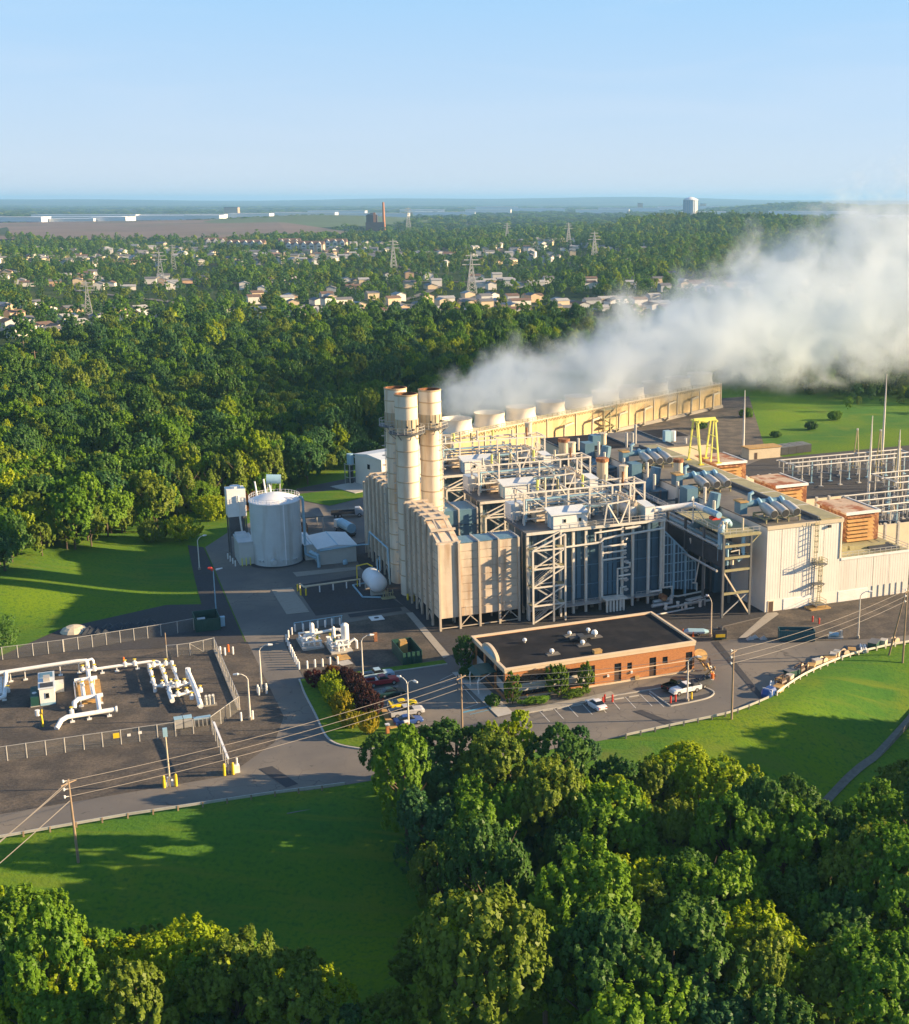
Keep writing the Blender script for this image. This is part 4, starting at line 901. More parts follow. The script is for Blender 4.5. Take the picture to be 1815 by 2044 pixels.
# yellow lifting gantry
t = thing('lifting_gantry', 'bright yellow lifting gantry of two splayed frames standing on the hall roof', 'gantry', 78.4, 42.4, 17.62)
def frame(x):
    for y0 in (0, 6.6): part(t, 'leg', MB().bar((x, y0, 0.35), (x, 3.3 + (y0 - 3.3) * 0.36, 10.4), 0.36), yelpale)
    part(t, 'leg', MB().bar((x + 0.9 * (1 if x < 2 else -1), 2.2, 0.35), (x, 3.0, 10.3), 0.24), yelpale)
    part(t, 'head_beam', MB().bar((x, 1.2, 10.45), (x, 5.4, 10.45), 0.45), yelpale)
    part(t, 'tie', MB().bar((x, 0.7, 3.6), (x, 5.9, 3.6), 0.18).bar((x, 1.2, 6.6), (x, 5.4, 6.6), 0.18), yelpale)
    for y in (0, 6.6): part(t, 'foot', MB().box(x - 0.6, x + 0.6, y - 0.45, y + 0.45, 0.33, 0.55), yellow)
frame(0.2); frame(5.0)
part(t, 'main_beam', MB().box(-0.4, 5.5, 2.9, 3.5, 10.6, 11.15), yelpale); part(t, 'main_beam', MB().bar((0.2, 1.6, 10.8), (5.0, 1.6, 10.8), 0.3), yelpale); part(t, 'trolley', MB().box(2.0, 3.4, 2.6, 3.8, 10.0, 10.5), yelpale)
# rusty air intake houses
def intake():
    t = thing('air_intake_house', '', 'air intake')
    part(t, 'core', MB().box(0.5, 7.6, 0.5, 11, 0, 6.2), rust)
    part(t, 'roof', MB().box(-0.3, 8.2, -0.4, 11.8, 6.2, 6.6), tan if False else M_rustroof)
    part(t, 'roof_edge', MB().box(-0.35, 8.25, -0.5, -0.1, 6.15, 6.75).box(8.0, 8.3, -0.4, 11.8, 6.15, 6.75), white)
    for z in np.arange(0.3, 5.2, 0.84):
        part(t, 'louvre', MB().vprism([(0.5, z + 0.75), (-0.35, z + 0.15), (-0.35, z), (0.5, z + 0.6)], 0.2, 6.9), M_louv)
        part(t, 'louvre', MB().sideprism([(7.6, z + 0.75), (7.6, z + 0.6), (8.45, z), (8.45, z + 0.15)], 0.6, 10.8), M_louv)
    part(t, 'hood', MB().vprism([(0.5, 6.2), (-0.3, 5.5), (-0.3, 5.35), (0.5, 5.35)], 0.1, 7.4), rust)
    for k in range(6): part(t, 'mullion', MB().box(7.6, 8.5, 0.5 + k * 2.05, 0.62 + k * 2.05, 0, 6.2), rust)
    part(t, 'base', MB().box(0, 8.4, 0, 11.4, -0.5, 0.0), olive)
    return t
M_rustroof = M('rusted_roof', (0.52, 0.38, 0.26), 0.8, 0.2, 0.5, col2=(0.32, 0.11, 0.04), thr=(0.48, 0.6), scale2=0.35)
M_louv = M('intake_louvre', (0.50, 0.30, 0.11), 0.75, 0.18, 0.8, col2=(0.34, 0.16, 0.06), thr=(0.5, 0.7), scale2=0.8)
triple(intake, 88.0, -4.9, 9.32, ['rusty louvred air intake house on the low wing, %s' % p for p in ('at the front', 'in the middle', 'behind the yellow gantry')], 'air intake houses')
def firewall():
    t = thing('fire_wall', '', 'wall')
    for k in range(4):
        part(t, 'panel', MB().box(0.5 + k * 3.6, 3.7 + k * 3.6, -0.15, 0.15, 0, 8.4), cream)
        part(t, 'post', MB().box(k * 3.6 + 0.02, k * 3.6 + 0.48, -0.3, 0.3, 0, 8.8), steel if k else cream)
    return t
triple(firewall, 100.2, 8, 0, ['tan transformer fire wall with grey posts, %s one right of the hall' % k for k in WH], 'transformer fire walls')
def transformer():
    t = thing('transformer', '', 'transformer')
    part(t, 'tank', MB().box(0, 5, 0, 3, 0.3, 4.2), shedm)
    rd = MB()
    for k in range(9): rd.box(0.3 + k * 0.5, 0.6 + k * 0.5, -0.9, 0, 0.8, 3.8)
    part(t, 'radiator', rd, steel)
    for k in range(3): part(t, 'bushing', MB().lathe([(0, 4.2), (0.3, 4.2), (0.2, 4.8), (0.3, 5.2), (0.18, 6.4), (0, 6.4)], 8, 1 + k * 1.5, 1.5), cream)
    part(t, 'conservator', MB().tube([(0.6, 2.6, 5), (4.2, 2.6, 5)], 0.5, 10), white)
    return t
triple(transformer, 101.5, 14, 0.07, ['grey transformer with finned radiators behind the %s fire wall' % k for k in WH], 'transformers')

# ------------------------------------------------------------------ cooling tower (turned 28 degrees to the plant)
t = thing('cooling_tower', 'long yellow-lit cooling tower with a row of pale fan stacks under the steam', 'cooling tower', 46.5, 142.7, 0, radians(28))
L_ = 150.5
part(t, 'wall', MB().box(0, L_, 0, 11, 1.2, 9.6), ctwall)
part(t, 'deck', MB().box(-0.2, L_ + 0.2, -0.4, 11.4, 9.6, 9.9), cream)
part(t, 'basin', MB().box(-0.6, L_ + 0.6, -0.8, 11.8, 0, 1.2), conc)
cm = MB().box(-0.14, 0.14, -0.3, 0, 1.2, 9.6).mesh('mullion')
for k in range(11): part(t, 'mullion', cm, cream, (k * 15.05, 0, 0))
rl = MB()
for x in np.arange(0, L_, 2.5): rl.bar((x, -0.35, 9.9), (x, -0.35, 11.0), 0.12)
for z in (10.45, 11.0): rl.bar((0, -0.35, z), (L_, -0.35, z), 0.12).bar((L_, -0.35, z), (L_, 11, z), 0.1)
part(t, 'railing', rl, olive)
br = MB()
for x in np.arange(0.6, L_, 1.5): br.bar((x, -0.05, 8.6), (x, -0.65, 9.55), 0.14)
part(t, 'bracket', br, olive, stuff=True)
fan = MB().lathe([(5.3, 9.9), (4.9, 11.2), (4.75, 12.4), (4.95, 13.9), (5.05, 14.0), (4.8, 13.9), (4.6, 12.4), (4.7, 11.0), (0, 10.8)], 28).mesh('fan_stack', True)
for k in range(10): part(t, 'fan_stack', fan, frp, (8.2 + k * 15.05, 5.5, 0))
rs = MB().tube([(0, -0.8, 0.3), (0, -2.4, 1.4), (0, -2.4, 5.6), (0.6, -2.2, 6.4), (5.6, -1.6, 6.6), (6.2, -0.4, 6.6)], 0.42, 8).bar((0, -2.4, 5.6), (3.5, -0.3, 7.8), 0.2).mesh('riser_pipe', True)
for k in range(3, 10): part(t, 'riser_pipe', rs, sleeve_m, (6 + k * 15.05, 0, 0))
st = MB()
for z in (3, 6, 9): st.box(72, 79, -3, -0.4, z, z + 0.15)
for x, y in ((72, -3), (79, -3), (75.5, -3)): st.bar((x, y, 0), (x, y, 10.6), 0.25)
for k in range(3): st.bar((72.5 + (k % 2) * 6, -2.4, 3 * k), (78.5 - (k % 2) * 6, -2.4, 3 * k + 3), 0.9, 0.2)
part(t, 'stair', st, olive)

# ------------------------------------------------------------------ white building and scrubber behind the stacks (turned 22 degrees)
t = thing('treatment_building', 'white metal building behind the stacks with one small dark window', 'building', -54.8, 348.5, 0, radians(45), world=True)
part(t, 'wall', MB().box(0, 22, 0, 12.8, 0, 8.6), whitewall)
part(t, 'roof', MB().vprism([(-0.2, 8.6), (-0.2, 8.8), (6.4, 9.5), (13, 8.8), (13, 8.6)], -0.2, 22.2), shedroof)
part(t, 'roof_hatch', MB().box(8, 12, 4, 7, 9.3, 9.9), steel)
part(t, 'window', MB().box(-0.06, 0, 5.6, 6.8, 5.2, 6.6), glass); part(t, 'apron', MB().box(-8, 0, 2, 14, 0.05, 0.25), concw)
t = thing('scrubber_tower', 'slim light blue vessel in a steel frame beside the white building', 'tower', -65.2, 357.5, 0, radians(45), world=True)
part(t, 'vessel', MB().cyl(0, 0, 5.6, 8.8, 1.0, 14), bluelt)
f = MB()
for x, y in ((-1.2, -1.2), (1.2, -1.2), (1.2, 1.2), (-1.2, 1.2)): f.bar((x, y, 0), (x, y, 6), 0.2)
for z in (2, 4, 5.8): f.bar((-1.2, -1.2, z), (1.2, -1.2, z), 0.16).bar((-1.2, -1.2, z), (-1.2, 1.2, z), 0.16)
part(t, 'frame', f, steel); part(t, 'silo', MB().cyl(0, 0, 0.2, 5.2, 0.75, 10), darkm)
part(t, 'pipe', MB().tube([(2.2, 0, 0), (2.2, 0, 7.2), (0.6, 0, 8.2)], 0.2, 7), bluelt)

# ------------------------------------------------------------------ storage tank group
t = thing('storage_tank', 'big round pale storage tank with a shallow cone roof', 'tank', -20.0, 61.2)
part(t, 'shell', MB().lathe([(5.6, 0.1), (5.6, 14.2)], 48), tank_m, smooth=True)
part(t, 'roof', MB().lathe([(5.75, 14.15), (5.75, 14.35), (3.6, 15.2), (1.8, 15.7), (0, 15.9)], 48), tankroof, smooth=True)
rl = MB()
for k in range(40):
    a, b = 2 * pi * k / 40, 2 * pi * (k + 1) / 40; c = lambda q, z: (5.6 * cos(q), 5.6 * sin(q), z)
    rl.bar(c(a, 14.3), c(a, 15.4), 0.06)
    for z in (14.85, 15.4): rl.bar(c(a, z), c(b, z), 0.05)
part(t, 'railing', rl, tankroof)
ring = MB().lathe([(5.6, 0), (5.66, 0), (5.66, 0.07), (5.6, 0.07)], 48).mesh('weld_band')
for z in (2.6, 5.0, 7.4, 9.8, 12.2): part(t, 'weld_band', ring, tank_m, (0, 0, z))
for a in (-1.25, -1.75):
    x, y = 7.7 * cos(a - 0.36), 7.7 * sin(a - 0.36)
part(t, 'downpipe', MB().tube([(1.0, -5.55, 0.4), (1.0, -5.55, 14.2)], 0.14, 7), tankroof)
part(t, 'overflow_pipe', MB().tube([(5.0, -2.2, 14.9), (5.7, -2.4, 14.8), (5.9, -2.5, 14.2), (5.9, -2.5, 1.6), (6.4, -3.2, 1.3), (7.6, -6.8, 1.4)], 0.3, 9), bluelt, smooth=True)
for a in (-2.5, -2.35, -1.5, -1.05, -0.9, -1.3): x, y = 5.6 * cos(a), 5.6 * sin(a); part(t, 'nozzle', MB().tube([(x * 0.98, y * 0.98, 1.3), (x * 1.07, y * 1.07, 1.3)], 0.28, 9), tank_m)
part(t, 'manway', MB().tube([(-1.9, -7.3, 1.6), (-2.0, -5.75, 1.6)], 0.55, 14), tank_m)
for x, h in ((-3.2, 3.2), (-1.2, 3.6), (0, 2.2)): part(t, 'vent_pipe', MB().tube([(x, 3.6, 14.6), (x - 0.4, 3.6, 14.8 + h)], 0.18, 7), tankroof)
lp = MB()
for k in range(8): lp.bar((-4.6 + k * 0.4, 2.6, 14.5), (-4.4 + k * 0.4, 2.8, 15.8 + 0.1 * (k % 2)), 0.06)
part(t, 'handrail', lp, tankroof)
t = thing('feed_drum', 'small light blue drum on slanted legs above the far side of the storage tank', 'drum', -18.8, 68.5)
part(t, 'drum', MB().tube([(-1.6, 0, 17.6), (1.6, -0.6, 17.4)], 1.05, 14), bluelt, smooth=True)
lg = MB().bar((-1.4, 0, 16.8), (-2.2, -0.2, 0.1), 0.25).bar((1.4, -0.5, 16.8), (0.4, -0.7, 0.1), 0.25).bar((-0.4, 0.6, 16.8), (-1.4, 1.0, 0.1), 0.25)
part(t, 'leg', lg, steel)
t = thing('conveyor_roof', 'grey-roofed open shelter behind the storage tank with an orange-lit ridge', 'shelter', -14, 82)
part(t, 'roof', MB().vprism([(0, 4), (0, 4.2), (8, 5.4), (8, 5.2)], 0, 9), roofgry)
lg = MB()
for x in (0.2, 4.5, 8.8):
    for y in (0.2, 7.8): lg.bar((x, y, 0), (x, y, 4 + y * 0.15), 0.25)
part(t, 'post', lg, steel)
t = thing('silo', 'square white hopper silo on a dark frame left of the storage tank', 'silo', -29.4, 69.0)
part(t, 'bin', MB().box(0, 4.2, 0, 3.8, 9.2, 15.6), white)
lg = MB()
for x in (0.2, 4.0):
    for y in (0.2, 3.6): lg.bar((x, y, 0), (x, y, 9.2), 0.3)
lg.bar((0.2, 0.2, 5), (4, 0.2, 9), 0.2).bar((4, 0.2, 5), (0.2, 0.2, 9), 0.2).box(0.4, 3.8, 0.6, 3.4, 4.6, 9.1)
part(t, 'frame', lg, steel_d)
part(t, 'vent', MB().cyl(2.1, 1.9, 15.6, 16.1, 1.2, 14), shedroof); part(t, 'fill_pipe', MB().tube([(2.4, -0.3, 14.2), (2.6, -0.4, 8.5), (2.9, -0.5, 4.6)], 0.2, 8), white)
sg = MB().box(0.5, 3.6, 0.02, 0.05, 0.02, 0.05)
t = thing('pump_shed', 'small grey shed with a pale flat roof left of the storage tank', 'shed', -28.6, 60.2)
part(t, 'wall', MB().box(0, 3.4, 0, 8.0, 0, 5.2), shedm); part(t, 'roof', MB().box(-0.15, 3.5, -0.15, 8.2, 5.2, 5.4), shedroof); part(t, 'roof_step', MB().box(0.2, 2.6, 3.6, 7.6, 5.4, 6.0), shedroof)
for k in range(3): part(t, 'inlet_post', MB().tube([(0.4 + k * 0.9, -0.9, 0.1), (0.4 + k * 0.9, -0.9, 1.9)], 0.13, 7), yelpale)
for k in range(4): solo('bollard', MB().cyl(0, 0, 0, 1.3, 0.16, 10), white, 'white bollard at the left side of the small shed by the storage tank', 'bollard', -30.4 + 0.25 * k, 66.5 - 2.2 * k, 0.06, group='bollards by the pump shed')
def metal_shed(lab, u, v, w_, d, h, ridge):
    t = thing('metal_shed', lab, 'shed', u, v)
    part(t, 'wall', MB().box(0, w_, 0, d, 0, h), shedm)
    part(t, 'roof', MB().sideprism([(-0.3, h), (-0.3, h + 0.15), (w_ / 2, h + ridge), (w_ + 0.3, h + 0.15), (w_ + 0.3, h)], -0.3, d + 0.3), shedroof)
    part(t, 'ridge_cap', MB().box(w_ / 2 - 0.12, w_ / 2 + 0.12, -0.3, d + 0.3, h + ridge - 0.02, h + ridge + 0.06), bluelt)
    return t
t = metal_shed('low metal shed with a pale gabled roof right of the storage tank', -12.2, 53.4, 8.6, 12.0, 3.8, 0.7)
part(t, 'gutter', MB().box(-0.3, 8.9, -0.42, -0.3, 3.7, 3.9), bluelt)
part(t, 'vent_duct', MB().tube([(-2.0, -0.4, 3.6), (-0.4, -1.6, 2.8), (-0.3, -1.7, 0.1)], 0.42, 9), bluelt, smooth=True)
metal_shed('narrow metal shed squeezed between the storage tank and the gabled shed', -14.2, 58.6, 2.2, 11.0, 3.6, 0.2)
solo('water_butt', MB().lathe([(0, 0), (0.55, 0.1), (0.6, 0.7), (0.45, 1.1), (0, 1.15)], 14), bluelt, 'small round pale blue tank in front of the gabled metal shed', 'barrel', -6.6, 51.6, 0.1)
solo('tarp_stack', MB().prism([(-1.4, -1), (1.4, -1.2), (1.6, 1), (-1.2, 1.2)], 0, 1.9).box(-0.9, 1.0, -0.7, 0.8, 1.9, 2.3), rust, 'brown covered stack behind the narrow metal shed', 'stack', -10.2, 84.5, 0.05)
# overhead pipe to the left duct
t = thing('overhead_pipe', 'light blue pipe crossing from the gabled shed to the left beige duct', 'pipe', -12, 52.8)
part(t, 'pipe', MB().tube([(0, -0.6, 3.7), (9.6, -0.4, 4.1), (10.4, -3.6, 4.9), (10.5, -4.2, 7.9), (10.6, -20, 8.2), (10.7, -20.5, 0.3)], 0.18, 8), bluelt, smooth=True)
# propane tank on saddles
t = thing('gas_tank', 'white horizontal pressure tank on saddles with yellow pipes beside the stacks', 'tank', -5.3, 25.2)
part(t, 'shell', MB().tube([(0, 0, 2.6), (0, 0.2, 2.6), (0, 0.6, 2.6), (0, 1.1, 2.6), (0, 7.4, 2.6), (0, 7.9, 2.6), (0, 8.3, 2.6), (0, 8.5, 2.6)], [0.3, 1.0, 1.6, 1.9, 1.9, 1.6, 1.0, 0.3], 24), tankroof, smooth=True)
for y in (1.8, 6.6): part(t, 'saddle', MB().box(-1.5, 1.5, y - 0.3, y + 0.3, 0, 1.6), concw)
part(t, 'pipe', MB().tube([(-2.6, 9, 0.1), (-2.6, 9, 4.6), (-0.4, 8.6, 5.0), (0.6, 8, 4.4)], 0.14, 7), yellow); part(t, 'pipe', MB().tube([(1.2, 4, 4.4), (1.2, 4, 7.6)], 0.14, 7), bluelt); part(t, 'pipe', MB().tube([(0.7, 4.2, 4.4), (0.7, 4.2, 7.0)], 0.14, 7), bluelt)
part(t, 'frame', MB().bar((-3.4, 1, 0.2), (-3.4, 10, 0.2), 0.25).bar((-3.4, 10, 0.2), (-0.5, 10.4, 0.2), 0.25).bar((-3.4, 1, 0.2), (0, -0.6, 0.2), 0.25), bluelt)
f = MB()
for k in range(5): f.bar((0.4 + k * 0.5, -1.3 - 0.3 * (k % 2), 0), (0.4 + k * 0.5, -1.3 - 0.3 * (k % 2), 1.4 + 0.4 * (k % 3)), 0.14)
f.bar((0.2, -1.3, 1.2), (2.6, -1.4, 1.2), 0.12).box(0, 2.8, -2.2, -0.8, 0, 0.25)
part(t, 'loading_frame', f, olive)
t = thing('yellow_gas_line', 'pale yellow pipe on low posts across the black basin', 'pipe', -19.4, 33.6)
part(t, 'pipe', MB().tube([(-0.4, 2.2, 0.2), (-0.4, 2.2, 1.6), (0, -0.6, 1.7), (12.2, 0.4, 1.7)], 0.16, 8), cream, smooth=True)
for k in range(5): part(t, 'post', MB().cyl(0.4 + k * 2.9, -0.5 + 0.25 * k, 0, 1.5, 0.14, 8), white)
for x, y in ((-0.8, -0.8), (-0.8, 2.4), (0.2, -1.4)): part(t, 'guard_post', MB().cyl(x, y, 0, 1.5, 0.18, 8), yellow)
for x, y, n in ((1.0, 21.8, 0), (1.9, 20.6, 1)): solo('guard_post', MB().cyl(0, 0, 0, 1.3, 0.22, 10), yellow, 'yellow guard post at the foot of the front stack', 'post', x - 1.5, y - 0.8, 0.06, group='yellow posts by the front stack')

# ------------------------------------------------------------------ white gas metering skids with their bollards
def skid(lab, u, v, seed, tall):
    t = thing('metering_skid', lab, 'pipework', u, v, 0.06, group='white metering skids')
    part(t, 'base', MB().box(0, 3.9, 0, 6.6, 0, 0.35), concw)
    rr = random.Random(seed)
    for k in range(8):
        x = 0.4 + (k % 4) * 1.0; y0, y1 = rr.uniform(0.4, 2), rr.uniform(3.6, 6.2); z = 0.9 + 0.5 * (k // 4)
        part(t, 'pipe', MB().tube([(x, y0, 0.35), (x, y0, z), (x, y1, z), (x, y1, 0.35)], 0.15, 7), white, smooth=True)
    for k in range(4): part(t, 'pipe', MB().tube([(0.2, 0.9 + k * 1.5, 1.2 + 0.4 * (k % 2)), (3.7, 0.9 + k * 1.5, 1.2 + 0.4 * (k % 2))], 0.17, 7), white, smooth=True)
    for k in range(9): x, y, z = rr.uniform(0.3, 3.6), rr.uniform(0.5, 6.1), rr.uniform(0.9, 1.9); part(t, 'valve', MB().cyl(x, y, z, z + 0.5, 0.24, 8), (white, green_d, yellow, white)[k % 4])
    for x, y, h, r in tall: part(t, 'vessel', MB().lathe([(0, 0.35), (r, 0.4), (r, h - 0.3), (r * 0.6, h), (0, h + 0.1)], 14, x, y), white, smooth=True)
    return t
skid('left white gas metering skid inside the bollards', -26.2, -1.0, 5, [(2.6, 4.4, 3.6, 0.45)])
t = skid('right white gas metering skid with a tall white vessel inside the bollards', -21.8, -5.0, 9, [(3.2, 3.0, 4.6, 0.75), (1.6, 5.4, 3.4, 0.35)])
part(t, 'pipe', MB().tube([(-3.6, 5.6, 2.4), (2.0, 6.2, 2.6), (2.8, 5.8, 2.6), (3.2, 5.0, 2.2)], 0.26, 8), white, smooth=True)
part(t, 'pipe', MB().tube([(3.4, 1.6, 1.2), (4.6, 1.8, 1.8), (5.0, 1.6, 1.4), (5.0, 1.6, 0)], 0.24, 8), white, smooth=True)
bol = [(-16.8, 10.8), (-18.3, 11.0), (-19.7, 10.6), (-21.1, 10.7), (-22.6, 10.4), (-24.0, 10.1), (-25.5, 10.3), (-26.4, 8.8), (-27.3, 7.4), (-28.1, 5.1), (-28.2, 2.9), (-28.3, 0.8), (-28.4, -0.7), (-28.4, -2.1), (-28.5, -3.4), (-28.5, -4.7), (-28.6, -6.0), (-28.6, -7.3), (-28.6, -8.7), (-28.6, -10.0), (-27.2, -10.2), (-25.8, -10.0), (-24.5, -10.2), (-23.1, -9.9), (-21.8, -10.1)]
bm = MB().lathe([(0, 0), (0.17, 0), (0.17, 1.35), (0.1, 1.45), (0, 1.47)], 10)
b0 = None
for u, v in bol:
    b0 = b0 or bm.mesh('bollard'); solo('bollard', b0, white, 'white bollard in the ring round the metering skids', 'bollard', u, v, 0.06, group='bollards round the metering skids')
t = thing('rail_fence', 'light blue post and rail barrier behind the metering skids', 'barrier', -25.5, 11.2)
part(t, 'rail', MB().bar((0, 0, 1.5), (9.5, 0.8, 1.5), 0.12), bluelt)
for k in range(7): part(t, 'post', MB().bar((k * 1.55, k * 0.13, 0), (k * 1.55, k * 0.13, 1.5), 0.14), bluelt)
for u, v, g in ((-39.6, 2.3, 0), (-38.8, 3.8, 1), (-40.3, 3.2, 0), (-38.2, 2.2, 0)): solo('bollard', b0 if g != 1 else MB().cyl(0, 0, 0, 1.4, 0.18, 10), white if g != 1 else orange, 'white bollard by the north-east fence corner of the gas yard' if g != 1 else 'orange bollard between white ones at the fence corner of the gas yard', 'bollard', u, v, 0.06, group='bollards at the fence corner' if g != 1 else None)
for u, v in ((-41.3, -29.1), (-39.5, -29.1)): solo('bollard', b0, white, 'white bollard flanking the curved street lamp by the gas yard fence', 'bollard', u, v, 0.06, group='bollards by the curved lamp')
for u, v in ((-37.0, -18.3), (-37.0, -19.4), (-35.7, -19.2), (-35.6, -18.2)): solo('bollard', b0, white, 'white bollard at the foot of the lamp on the road edge', 'bollard', u, v, 0.06, group='bollards by the road lamp')
solo('marker_box', MB().box(-0.3, 0.3, -0.3, 0.3, 0, 1.5).box(-0.36, 0.36, -0.36, 0.36, 1.5, 1.6), rust, 'brown upright marker box on the dark yard right of the metering skids', 'box', -12.7, -0.9, 0.07)
solo('access_ramp', MB().prism([(-1.2, -1.2), (1.2, -1.0), (1.0, 1.2), (-1.4, 1.0)], 0, 0.15).box(-0.9, -0.2, 0.3, 1.0, 0.15, 0.5), tan, 'small tan step by the right metering skid', 'step', -20.3, -7.4, 0.1)
def enclosure(lab, u, v, w_, d, h, rot=0):
    t = thing('bin_enclosure', lab, 'enclosure', u, v, 0.05, rot, group='green bin enclosures')
    part(t, 'back_panel', MB().box(0, w_, d - 0.12, d, 0, h), green_d); part(t, 'side_panel', MB().box(0, 0.12, 0, d - 0.13, 0, h), green_d); part(t, 'side_panel', MB().box(w_ - 0.12, w_, 0, d - 0.13, 0, h), green_d); part(t, 'gate', MB().box(0.13, w_ - 0.13, 0, 0.1, 0, h - 0.1), green_d)
    po = MB()
    for k in range(5): po.bar((0.1 + k * (w_ - 0.2) / 4, -0.05, 0), (0.1 + k * (w_ - 0.2) / 4, -0.05, h), 0.1)
    part(t, 'post', po, green_d); return t
enclosure('dark green bin enclosure between the metering skids and the office car park', -11.3, -15.0, 3.6, 7.5, 2.3)
solo('crate_stack', MB().box(-0.7, 0.7, -0.7, 0.7, 0, 2.1).box(-0.6, 0.6, -0.6, 0.6, 2.1, 2.5), tan, 'orange-tan crate stack inside the green enclosure by the car park', 'crates', -9.6, -9.0, 0.06)
enclosure('dark green bin enclosure at the corner of the grass by the gas yard', -43.0, 17.0, 4.6, 5.6, 2.5)
solo('bin', MB().box(-0.7, 0.7, -0.5, 0.5, 0, 1.4).box(-0.75, 0.75, -0.55, 0.55, 1.4, 1.55), shedm, 'grey bin inside the green enclosure by the grass', 'bin', -41.6, 20.6, 0.06)
solo('cabinet', MB().box(-0.4, 0.4, -0.4, 0.4, 0, 1.8).box(-0.45, 0.45, -0.45, 0.45, 1.8, 1.9), bluelt, 'pale blue utility cabinet beside the green enclosure by the grass', 'cabinet', -37.8, 19.0, 0.06)

# ------------------------------------------------------------------ gas yard: white pipe runs
def piperun(lab, u, v, runs, posts, valves, grp=None):
    t = thing('pipe_run', lab, 'pipework', u, v, 0.06, group=grp)
    for pts, r in runs: part(t, 'pipe', MB().tube(pts, r, 10), white, smooth=True)
    for x, y, h in posts: part(t, 'support', MB().bar((x, y, 0), (x, y, h), 0.16).box(x - 0.35, x + 0.35, y - 0.35, y + 0.35, 0, 0.12), white)
    for i, (x, y, z) in enumerate(valves):
        p = part(t, 'valve', MB().cyl(x, y, z - 0.35, z + 0.35, 0.36, 9).cyl(x, y, z + 0.35, z + 0.8, 0.12, 6), white)
        part(p, 'handwheel', MB().cyl(x, y, z + 0.75, z + 0.84, 0.29, 10), yellow)
    return t
piperun('long white doubled overhead gas pipe at the left edge of the gas yard', -76, 2.5,
        [([(-10, 0.4, 2.0), (0, 0.2, 2.0), (11.6, 0.2, 2.3), (13.0, 0, 2.3), (13.2, -0.2, 2.0), (13.2, -0.6, 0.8), (13.2, -5.4, 0.8)], 0.34), ([(-10, 1.0, 1.6), (11.8, 0.9, 1.8), (12.4, 0.9, 1.8), (14.0, 1.2, 2.0), (14.2, 1.2, 1.6), (14.2, 0.9, 0.2)], 0.26), ([(0.2, 0.2, 2.0), (0.3, -0.4, 1.6), (0.1, -8.6, 0.9), (-0.6, -9.2, 0.9), (-6, -9.5, 0.9)], 0.34), ([(-0.5, 0.2, 1.2), (-0.4, -7, 0.8)], 0.22)],
        [(-3, 0.5, 1.8), (0.9, 0.6, 1.8), (3.2, 0.6, 1.8), (8.8, 0.5, 1.9), (11.8, 0.4, 1.9), (0, -4, 0.9), (0, -8, 0.8)], [(0.6, -6.2, 1.0), (12.4, -0.9, 1.0)])
solo('timber_pad', MB().box(0, 4.0, -10.4, 0, 0, 0.22).box(0.1, 3.9, -10.2, -9.9, 0.22, 0.35).box(0.1, 3.9, -0.5, -0.2, 0.22, 0.35), tan, 'tan timber pad under the double white pipe spool', 'pad', -65.1, -2.0, 0.05)
piperun('double white pipe spool standing on the tan timber pad', -65, -2,
        [([(-0.1, -2.0, 1.2), (3.5, -1.8, 1.2)], 0.38), ([(1.0, -2, 1.2), (1.1, -10.6, 1.2)], 0.34), ([(2.4, -2, 1.2), (2.6, -10.5, 1.2)], 0.34), ([(-0.5, -12.6, 0.3), (-0.4, -11.6, 1.0), (0.2, -10.8, 1.2), (4.0, -10.4, 1.2)], 0.38), ([(3.1, -10.5, 1.2), (3.2, -16.9, 1.0)], 0.34), ([(-0.2, 0, 0.3), (-0.1, -10.2, 0.4)], 0.12)],
        [(0.2, -2.4, 1.1), (3, -2.3, 1.1), (0.6, -11, 1.1), (3.6, -11, 1.1)], [(1.05, -5.6, 1.4), (2.5, -6.4, 1.4)])
piperun('white header pipe lying in front of the timber pad with a bent left end', -68, -20,
        [([(-0.3, -1.7, 0.2), (0.5, -0.2, 0.9), (1.4, 0.6, 1.0), (8.6, 0.9, 1.0)], 0.38), ([(8.6, 0.9, 1.0), (8.62, 0.9, 1.0), (8.9, 0.9, 1.0)], 0.52)], [(2.1, 0.7, 0.9), (4.6, 0.8, 0.9), (7.6, 0.9, 0.9)], [(2.1, 1.2, 1.5)])
piperun('thin white pipe run with yellow valves along the back of the gas yard', -62.9, 1.3,
        [([(0, 0, 0.9), (5, -0.1, 1.0), (10.2, -0.3, 1.1), (11.4, -0.4, 1.0), (11.8, -0.8, 0.9), (12.1, -8.6, 0.9), (12.2, -14.5, 0.9), (12.3, -18.8, 0.9), (12.3, -19.6, 0.8)], 0.26)],
        [(2.4, 0, 0.9), (4.8, 0, 0.9), (8.2, -0.2, 0.9), (12.1, -6, 0.8), (12.2, -12, 0.8)], [(1.2, 0.0, 1.0), (6.2, -0.1, 1.1), (7.8, -0.2, 1.1), (12.1, -5.4, 1.0), (12.1, -9, 1.0)])
